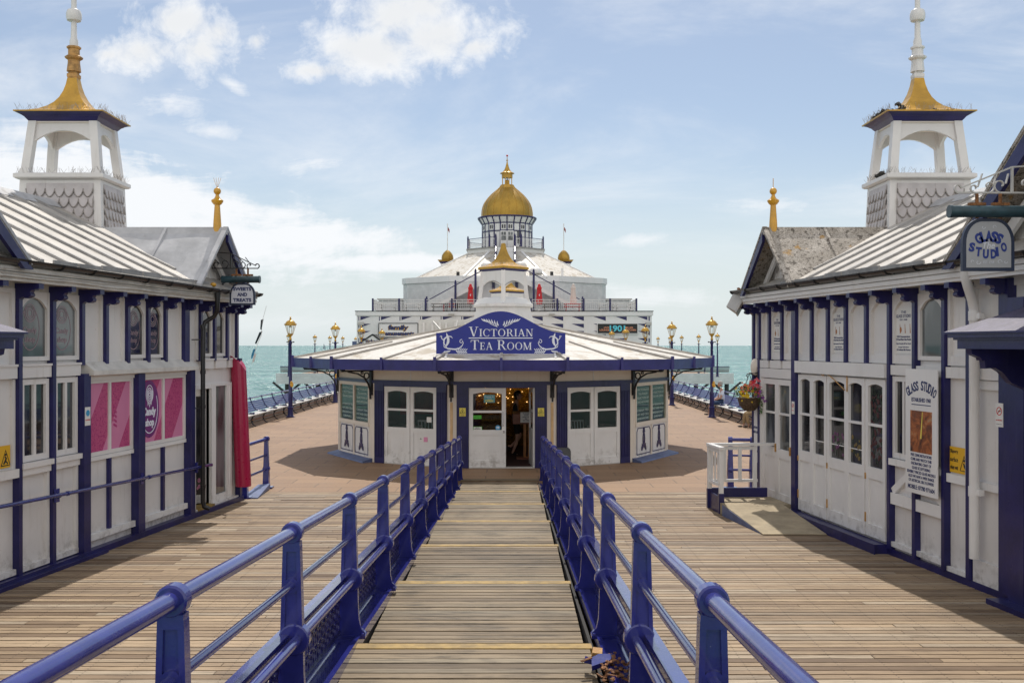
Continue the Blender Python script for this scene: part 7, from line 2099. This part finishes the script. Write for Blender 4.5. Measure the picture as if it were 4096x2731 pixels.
# ------------------------------------------------------------------ white gate rail, platform and ramp board beside the studio door
t=thing('entrance_ramp','short sandy ramp board with a blue skirting and lattice shadow before the studio side door','ramp',(4.4,16.8,0))
xw=lambda y:KX+half(y)-.03
b=MB(); b.hexa([(3.97,15.75,.004),(xw(15.75)-.26,15.75,.004),(xw(17.55)-.2,17.55,.004),(3.72,17.55,.004),(3.97,15.75,.018),(xw(15.75)-.26,15.75,.018),(xw(17.55)-.2,17.55,.20),(3.72,17.55,.20)])
b.hexa([(3.72,17.552,.004),(xw(17.55)-.06,17.552,.004),(xw(18.45)-.06,18.45,.004),(3.66,18.45,.004),(3.72,17.552,.20),(xw(17.55)-.06,17.552,.20),(xw(18.45)-.06,18.45,.20),(3.66,18.45,.20)])
b.build('board',M['ply'],t)
b=MB(); b.hexa([(3.955,15.85,.0),(3.975,15.85,.0),(3.725,17.55,.0),(3.705,17.55,.0),(3.955,15.85,.015),(3.975,15.85,.015),(3.725,17.55,.185),(3.705,17.55,.185)]); b.build('skirting',M['blue_faded'],t)
t=thing('gate_rail','white wooden guard rail with slats on blue feet beside the studio ramp','railing',(3.9,18.2,0))
def post(x,y,z0,z1,w_,mat): 
    b=MB(); b.box(x-w_/2,x+w_/2,y-w_/2,y+w_/2,z0,z1); return b.build('post',M[mat],t)
A_,B_,C_=(3.655,18.42),(3.735,17.78),(4.50,18.46)
for p in (A_,B_): post(p[0],p[1],.30,1.15,.075,'white_clean'); post(p[0],p[1],0,.36,.095,'blue')
post(C_[0],C_[1],.32,1.13,.07,'white_clean')
b=MB(); b.bar((A_[0],A_[1]+.06,1.165),(B_[0]+.0,B_[1]-.07,1.165),.10,.05); b.bar((A_[0]-.05,A_[1],1.17),(5.02,18.46,1.17),.09,.05); b.bar((A_[0],A_[1],.50),(B_[0],B_[1],.50),.05,.05); b.bar((A_[0],A_[1],.50),(C_[0]+.05,C_[1],.50),.05,.05); b.bar((A_[0],A_[1],1.10),(B_[0],B_[1],1.10),.04,.06); b.bar((A_[0],A_[1],1.10),(C_[0],C_[1],1.10),.04,.06)
b.build('rail',M['white_clean'],t)
for k in (1,2,3):
    q=k/4; b=MB(); x,y=A_[0]+(B_[0]-A_[0])*q,A_[1]+(B_[1]-A_[1])*q; b.box(x-.012,x+.012,y-.03,y+.03,.5,1.12); b.build('slat',M['white_clean'],t)
for k in (1,2):
    q=k/3; b=MB(); x=A_[0]+(C_[0]-A_[0])*q; b.box(x-.03,x+.03,A_[1]-.012,A_[1]+.03,.5,1.12); b.build('slat',M['white_clean'],t)
b=MB(); b.box(3.68,4.72,18.40,18.47,.20,.37); b.hexa([(3.70,17.8,.0),(3.74,17.8,.0),(3.68,18.42,.0),(3.64,18.42,.0),(3.70,17.8,.30),(3.74,17.8,.30),(3.68,18.42,.30),(3.64,18.42,.30)]); b.build('base_board',M['blue'],t)
# blue deck-end rails
def deck_rail(label,x0,x1,y0,y1,feet):
    t=thing('deck_railing',label,'railing',((x0+x1)/2,(y0+y1)/2,0),'short blue railings at the deck edge')
    d=Vector((x1-x0,y1-y0,0)); dn=d.normalized()
    for q in feet:
        x,y=x0+(x1-x0)*q,y0+(y1-y0)*q; b=MB()
        b.frust((x,y),.13,.13,.03,.075,.075,1.0); b.tube([Vector((x,y,1.03))-dn*.045,Vector((x,y,1.03))+dn*.045],.062,14); b.tube([Vector((x,y,.40))-dn*.04,Vector((x,y,.40))+dn*.04],.075,14); b.box(x-.14,x+.14,y-.10,y+.10,.0,.035)
        b.build('post',M['blue_rail'],t,smooth=True,ang=35)
    for z,r in ((1.03,.036),(.70,.022),(.40,.026)):
        b=MB(); b.tube([(x0,y0,z),(x1,y1,z)],r,12); b.build('rail',M['blue_rail'],t,smooth=True,ang=50)
    return t
t=deck_rail('short blue railing at the deck end behind the red awning sleeve',-5.25,-5.17,19.55,20.95,(.0,1.))
b=MB(); b.hexa([(-5.30,19.5,.0),(-4.98,19.5,.0),(-5.05,20.8,.02),(-5.3,20.8,.02),(-5.30,19.5,.02),(-4.98,19.5,.02),(-5.05,20.8,.12),(-5.3,20.8,.10)]); b.build('foot_plate',M['blue_faded'],t)
deck_rail('short blue railing seen through the white guard rail by the studio',4.56,5.05,20.85,20.75,(.02,.92))

# ------------------------------------------------------------------ people
def skin_body(name,joints,edges,mat,par,sub=2,levels=None):
    """one continuous skinned surface from connected joints: {key:(x,y,z,rx,ry)}"""
    keys=list(joints); me=bpy.data.meshes.new(name)
    off=parent_world(par)
    me.from_pydata([tuple(Vector(joints[k][:3])-off) for k in keys],[(keys.index(a),keys.index(c)) for a,c in edges],[])
    o=bpy.data.objects.new(name,me); COL.objects.link(o); o.parent=par
    m=o.modifiers.new('skin','SKIN'); m.use_smooth_shade=True
    for i,k in enumerate(keys):
        r=joints[k][3:]; o.data.skin_vertices[0].data[i].radius=(r[0],r[1] if len(r)>1 else r[0])
    o.data.skin_vertices[0].data[0].use_root=True
    s_=o.modifiers.new('sub','SUBSURF'); s_.levels=sub; s_.render_levels=sub
    me.materials.append(mat)
    return o
def head(par,c,face,hairmat,tilt=0,long=False):
    """head with nose, ears, eyes, mouth and a hair cap; face = unit direction it looks"""
    a=atan2(face[1],face[0]); Mx=Matrix.Translation(c)@Matrix.Rotation(a,4,'Z')@Matrix.Rotation(tilt,4,'Y')
    b=MB(); b.m=Mx
    b.ball((0,0,0),.098,16,12,(1.0,.80,1.18)); b.ball((.035,0,-.055),.062,12,8,(1.,.9,1.)); b.ball((.100,0,-.012),.018,8,6,(1,.8,1.3))
    for s_ in (-1,1): b.ball((-.005,s_*.079,-.012),.022,8,6,(.8,.4,1.3))
    h=b.build('head',M['skin'],par,smooth=True,ang=80)
    b=MB(); b.m=Mx
    for s_ in (-1,1): b.ball((.088,s_*.032,.012),.011,8,6)
    b.build('eye',M['hair'],h)
    b=MB(); b.m=Mx; b.ball((.089,0,-.062),.016,8,5,(.5,1.3,.35)); b.build('mouth',M['lip'],h)
    b=MB(); b.m=Mx
    b.ball((-.018,0,.028),.106,16,12,(1.02,.86,1.10)); b.ball((-.05,0,-.03),.085,12,8,(.8,.95,1.1))
    # keep the face clear: hair sits back and above
    vs=[];keep=[]
    hb=b.build('hair',hairmat,par,smooth=True,ang=80)
    me=hb.data; bm=bmesh.new(); bm.from_mesh(me)
    inv=(Matrix.Translation(-parent_world(par))@Mx).inverted()
    dead=[v for v in bm.verts if (inv@v.co).x>.045 and (inv@v.co).z<.055]
    bmesh.ops.delete(bm,geom=dead,context='VERTS'); bm.to_mesh(me); bm.free()
    return h
M['lip']=flat('lips',(.32,.12,.10),.5)
def hand(par,w_,d,up,curl=.6):
    """palm, four bent fingers and a thumb as one skinned chain set"""
    w_=Vector(w_); d=Vector(d).normalized(); up=Vector(up); s=d.cross(up).normalized(); up=s.cross(d).normalized()
    J={'wrist':(*w_,.024,.019),'palm':(*(w_+d*.05),.034,.015)}; E=[('wrist','palm')]
    for i,(o_,L) in enumerate(((-.027,.068),(-.009,.078),(.010,.074),(.027,.058))):
        base=w_+d*.088+s*o_; p1=base+d*L*.45-up*L*.12*curl; p2=p1+d*L*.22*(1-curl*.5)-up*L*.33*curl; p3=p2+d*L*.02-up*L*.28*curl
        J['b%d'%i]=(*base,.010); J['m%d'%i]=(*p1,.0088); J['t%d'%i]=(*p2,.0078); J['e%d'%i]=(*p3,.0065)
        E+=[('palm','b%d'%i),('b%d'%i,'m%d'%i),('m%d'%i,'t%d'%i),('t%d'%i,'e%d'%i)]
    a=w_+d*.03+s*-.03; c=a+d*.03+s*-.022-up*.01; e=c+d*.026+s*-.006-up*.012
    J['th0']=(*a,.013); J['th1']=(*c,.010); J['th2']=(*e,.008); E+=[('wrist','th0'),('th0','th1'),('th1','th2')]
    return skin_body('hand',J,E,M['skin'],par,1)
def seated(label,x,y,facing,shirt,lower,hairm,legskin=True,zs=.45):
    """adult sitting on the bench, facing = -1 towards -x"""
    t=thing('person',label,'person',(x,y,0),None); F=facing
    P=lambda a,b_,c:(x+F*a,y+b_,c)
    hip=zs+.11
    J={'pelvis':(*P(-.02,0,hip),.15,.13),'waist':(*P(-.06,0,hip+.18),.14,.12),'chest':(*P(-.06,0,hip+.40),.16,.12),'neck':(*P(-.02,0,hip+.56),.055),'nape':(*P(.01,0,hip+.63),.05)}
    E=[('pelvis','waist'),('waist','chest'),('chest','neck'),('neck','nape')]
    for s_,n in ((-1,'l'),(1,'r')):
        J['hip'+n]=(*P(.05,s_*.10,hip-.01),.095); J['knee'+n]=(*P(.43,s_*.13,zs+.07),.062); J['shin'+n]=(*P(.42+.03*s_,s_*.12,zs-.12),.054); J['ank'+n]=(*P(.42+.07*s_,s_*.11,.09),.036); J['heel'+n]=(*P(.40+.07*s_,s_*.11,.045),.035); J['toe'+n]=(*P(.60+.07*s_,s_*.13,.03),.026)
        E+=[('pelvis','hip'+n),('hip'+n,'knee'+n),('knee'+n,'shin'+n),('shin'+n,'ank'+n),('ank'+n,'heel'+n),('heel'+n,'toe'+n)]
        J['sho'+n]=(*P(-.05,s_*.19,hip+.46),.062); J['elb'+n]=(*P(.06,s_*.25,hip+.20),.044); J['wri'+n]=(*P(.28,s_*.14,hip+.10),.028)
        E+=[('chest','sho'+n),('sho'+n,'elb'+n),('elb'+n,'wri'+n)]
    skin_body('body',J,E,M['skin'],t)
    K=lambda ks,es,sc: ({k:(*J[k][:3],*[r*sc for r in J[k][3:]]) for k in ks},es)
    sh,se=K(['pelvis','waist','chest','shol','shor'],[('pelvis','waist'),('waist','chest'),('chest','shol'),('chest','shor')],1.16)
    for n in 'lr':
        a,c=Vector(J['sho'+n][:3]),Vector(J['elb'+n][:3]); m=a+(c-a)*.7; sh['sl'+n]=(*m,.064); se.append(('sho'+n,'sl'+n))
    skin_body('shirt',sh,se,shirt,t)
    tr,te=K(['pelvis','hipl','hipr','kneel','kneer'],[('pelvis','hipl'),('pelvis','hipr'),('hipl','kneel'),('hipr','kneer')],1.16)
    for n in 'lr':
        a,c=Vector(J['knee'+n][:3]),Vector(J['ank'+n][:3]); m=a+(c-a)*(.30 if legskin else .92); tr['hem'+n]=(*m,.070 if legskin else .058); te.append(('knee'+n,'hem'+n))
    skin_body('shorts' if legskin else 'trousers',tr,te,lower,t)
    for n in 'lr':
        b=MB(); h_=Vector(J['heel'+n][:3]); e_=Vector(J['toe'+n][:3]); b.ball((h_.x,h_.y,.045),.05,10,6,(1,.8,.8)); b.ball(((h_.x+e_.x)/2+F*.03,(h_.y+e_.y)/2,.04),.06,10,6,(1.8,.75,.6)); b.build('sandal',M['shoe'],t,smooth=True)
        w_=Vector(J['wri'+n][:3]); hand(t,w_,(F*.8,-.25 if n=='r' else .25,-.2),(0,0,1),.5)
    head(t,Vector(P(.04,0,hip+.77)),(F,0),hairm,.1)
    return t
seated('seated person in pale shirt and navy shorts on the bench behind a lamp post',8.98,42.8,-1,M['cloth_white'],M['denim'],M['grey_hair'])
seated('seated person in khaki trousers half hidden behind the hanging flower basket',8.98,36.4,-1,M['khaki'],M['khaki'],M['grey_hair'],False)
# waitress in the doorway
def standing():
    x,y=.10,27.2
    t=thing('person','person in black tunic with short dark hair standing inside the doorway','person',(x,y,.018))
    P=lambda a,b_,c:(x+a,y+b_,c+.018)
    J={'pelvis':(*P(0,0,.92),.125,.10),'waist':(*P(-.01,0,1.10),.11,.09),'chest':(*P(0,0,1.28),.13,.10),'neck':(*P(.02,0,1.44),.05),'nape':(*P(.04,0,1.50),.045)}
    E=[('pelvis','waist'),('waist','chest'),('chest','neck'),('neck','nape')]
    L={'l':[(.02,-.08,.86),(.05,-.08,.48),(.0,-.07,.28),(-.07,-.06,.09),(-.10,-.06,.05),(.06,-.07,.03)],'r':[(.02,.08,.86),(.12,.06,.50),(.0,.05,.34),(-.14,.04,.22),(-.20,.04,.24),(-.18,.04,.10)]}
    for n in 'lr':
        for k,p,r in zip(('hip','knee','shin','ank','heel','toe'),L[n],(.085,.056,.050,.034,.034,.025)): J[k+n]=(*P(*p),r)
        E+=[('pelvis','hip'+n),('hip'+n,'knee'+n),('knee'+n,'shin'+n),('shin'+n,'ank'+n),('ank'+n,'heel'+n),('heel'+n,'toe'+n)]
    for s_,n in ((-1,'l'),(1,'r')):
        J['sho'+n]=(*P(.0,s_*.17,1.36),.055); J['elb'+n]=(*P(-.02,s_*.21,1.10),.04); J['wri'+n]=(*P(.22,s_*.12,1.06),.027); E+=[('chest','sho'+n),('sho'+n,'elb'+n),('elb'+n,'wri'+n)]
        hand(t,J['wri'+n][:3],(1,-s_*.3,.05),(0,0,1),.6)
    skin_body('body',J,E,M['skin'],t)
    sc=lambda ks,f_: {k:(*J[k][:3],*[r*f_ for r in J[k][3:]]) for k in ks}
    d=sc(['pelvis','waist','chest','shol','shor','hipl','hipr'],1.15); e=[('pelvis','waist'),('waist','chest'),('chest','shol'),('chest','shor'),('pelvis','hipl'),('pelvis','hipr')]
    for n in 'lr':
        a,c=Vector(J['sho'+n][:3]),Vector(J['elb'+n][:3]); m=a+(c-a)*.75; d['sl'+n]=(*m,.052); e.append(('sho'+n,'sl'+n))
        a,c=Vector(J['hip'+n][:3]),Vector(J['knee'+n][:3]); m=a+(c-a)*.85; d['hm'+n]=(*m,.088); e.append(('hip'+n,'hm'+n))
    skin_body('tunic',d,e,M['cloth_black'],t)
    for n in 'lr':
        b=MB(); h_=Vector(J['heel'+n][:3]); e_=Vector(J['toe'+n][:3]); m=(h_+e_)/2; b.ball(tuple(m),.05,10,6,(1.9 if n=='l' else 1.0,.75,.7 if n=='l' else 1.7)); b.build('shoe',M['cloth_black'],t,smooth=True)
    head(t,Vector(P(.07,0,1.615)),(1,-.15),M['hair'],.12)
    b=MB(); b.ball(P(.30,-.08,1.08),.05,8,6,(1,1,.6)); b.build('cup',M['sticker'],t)
standing()
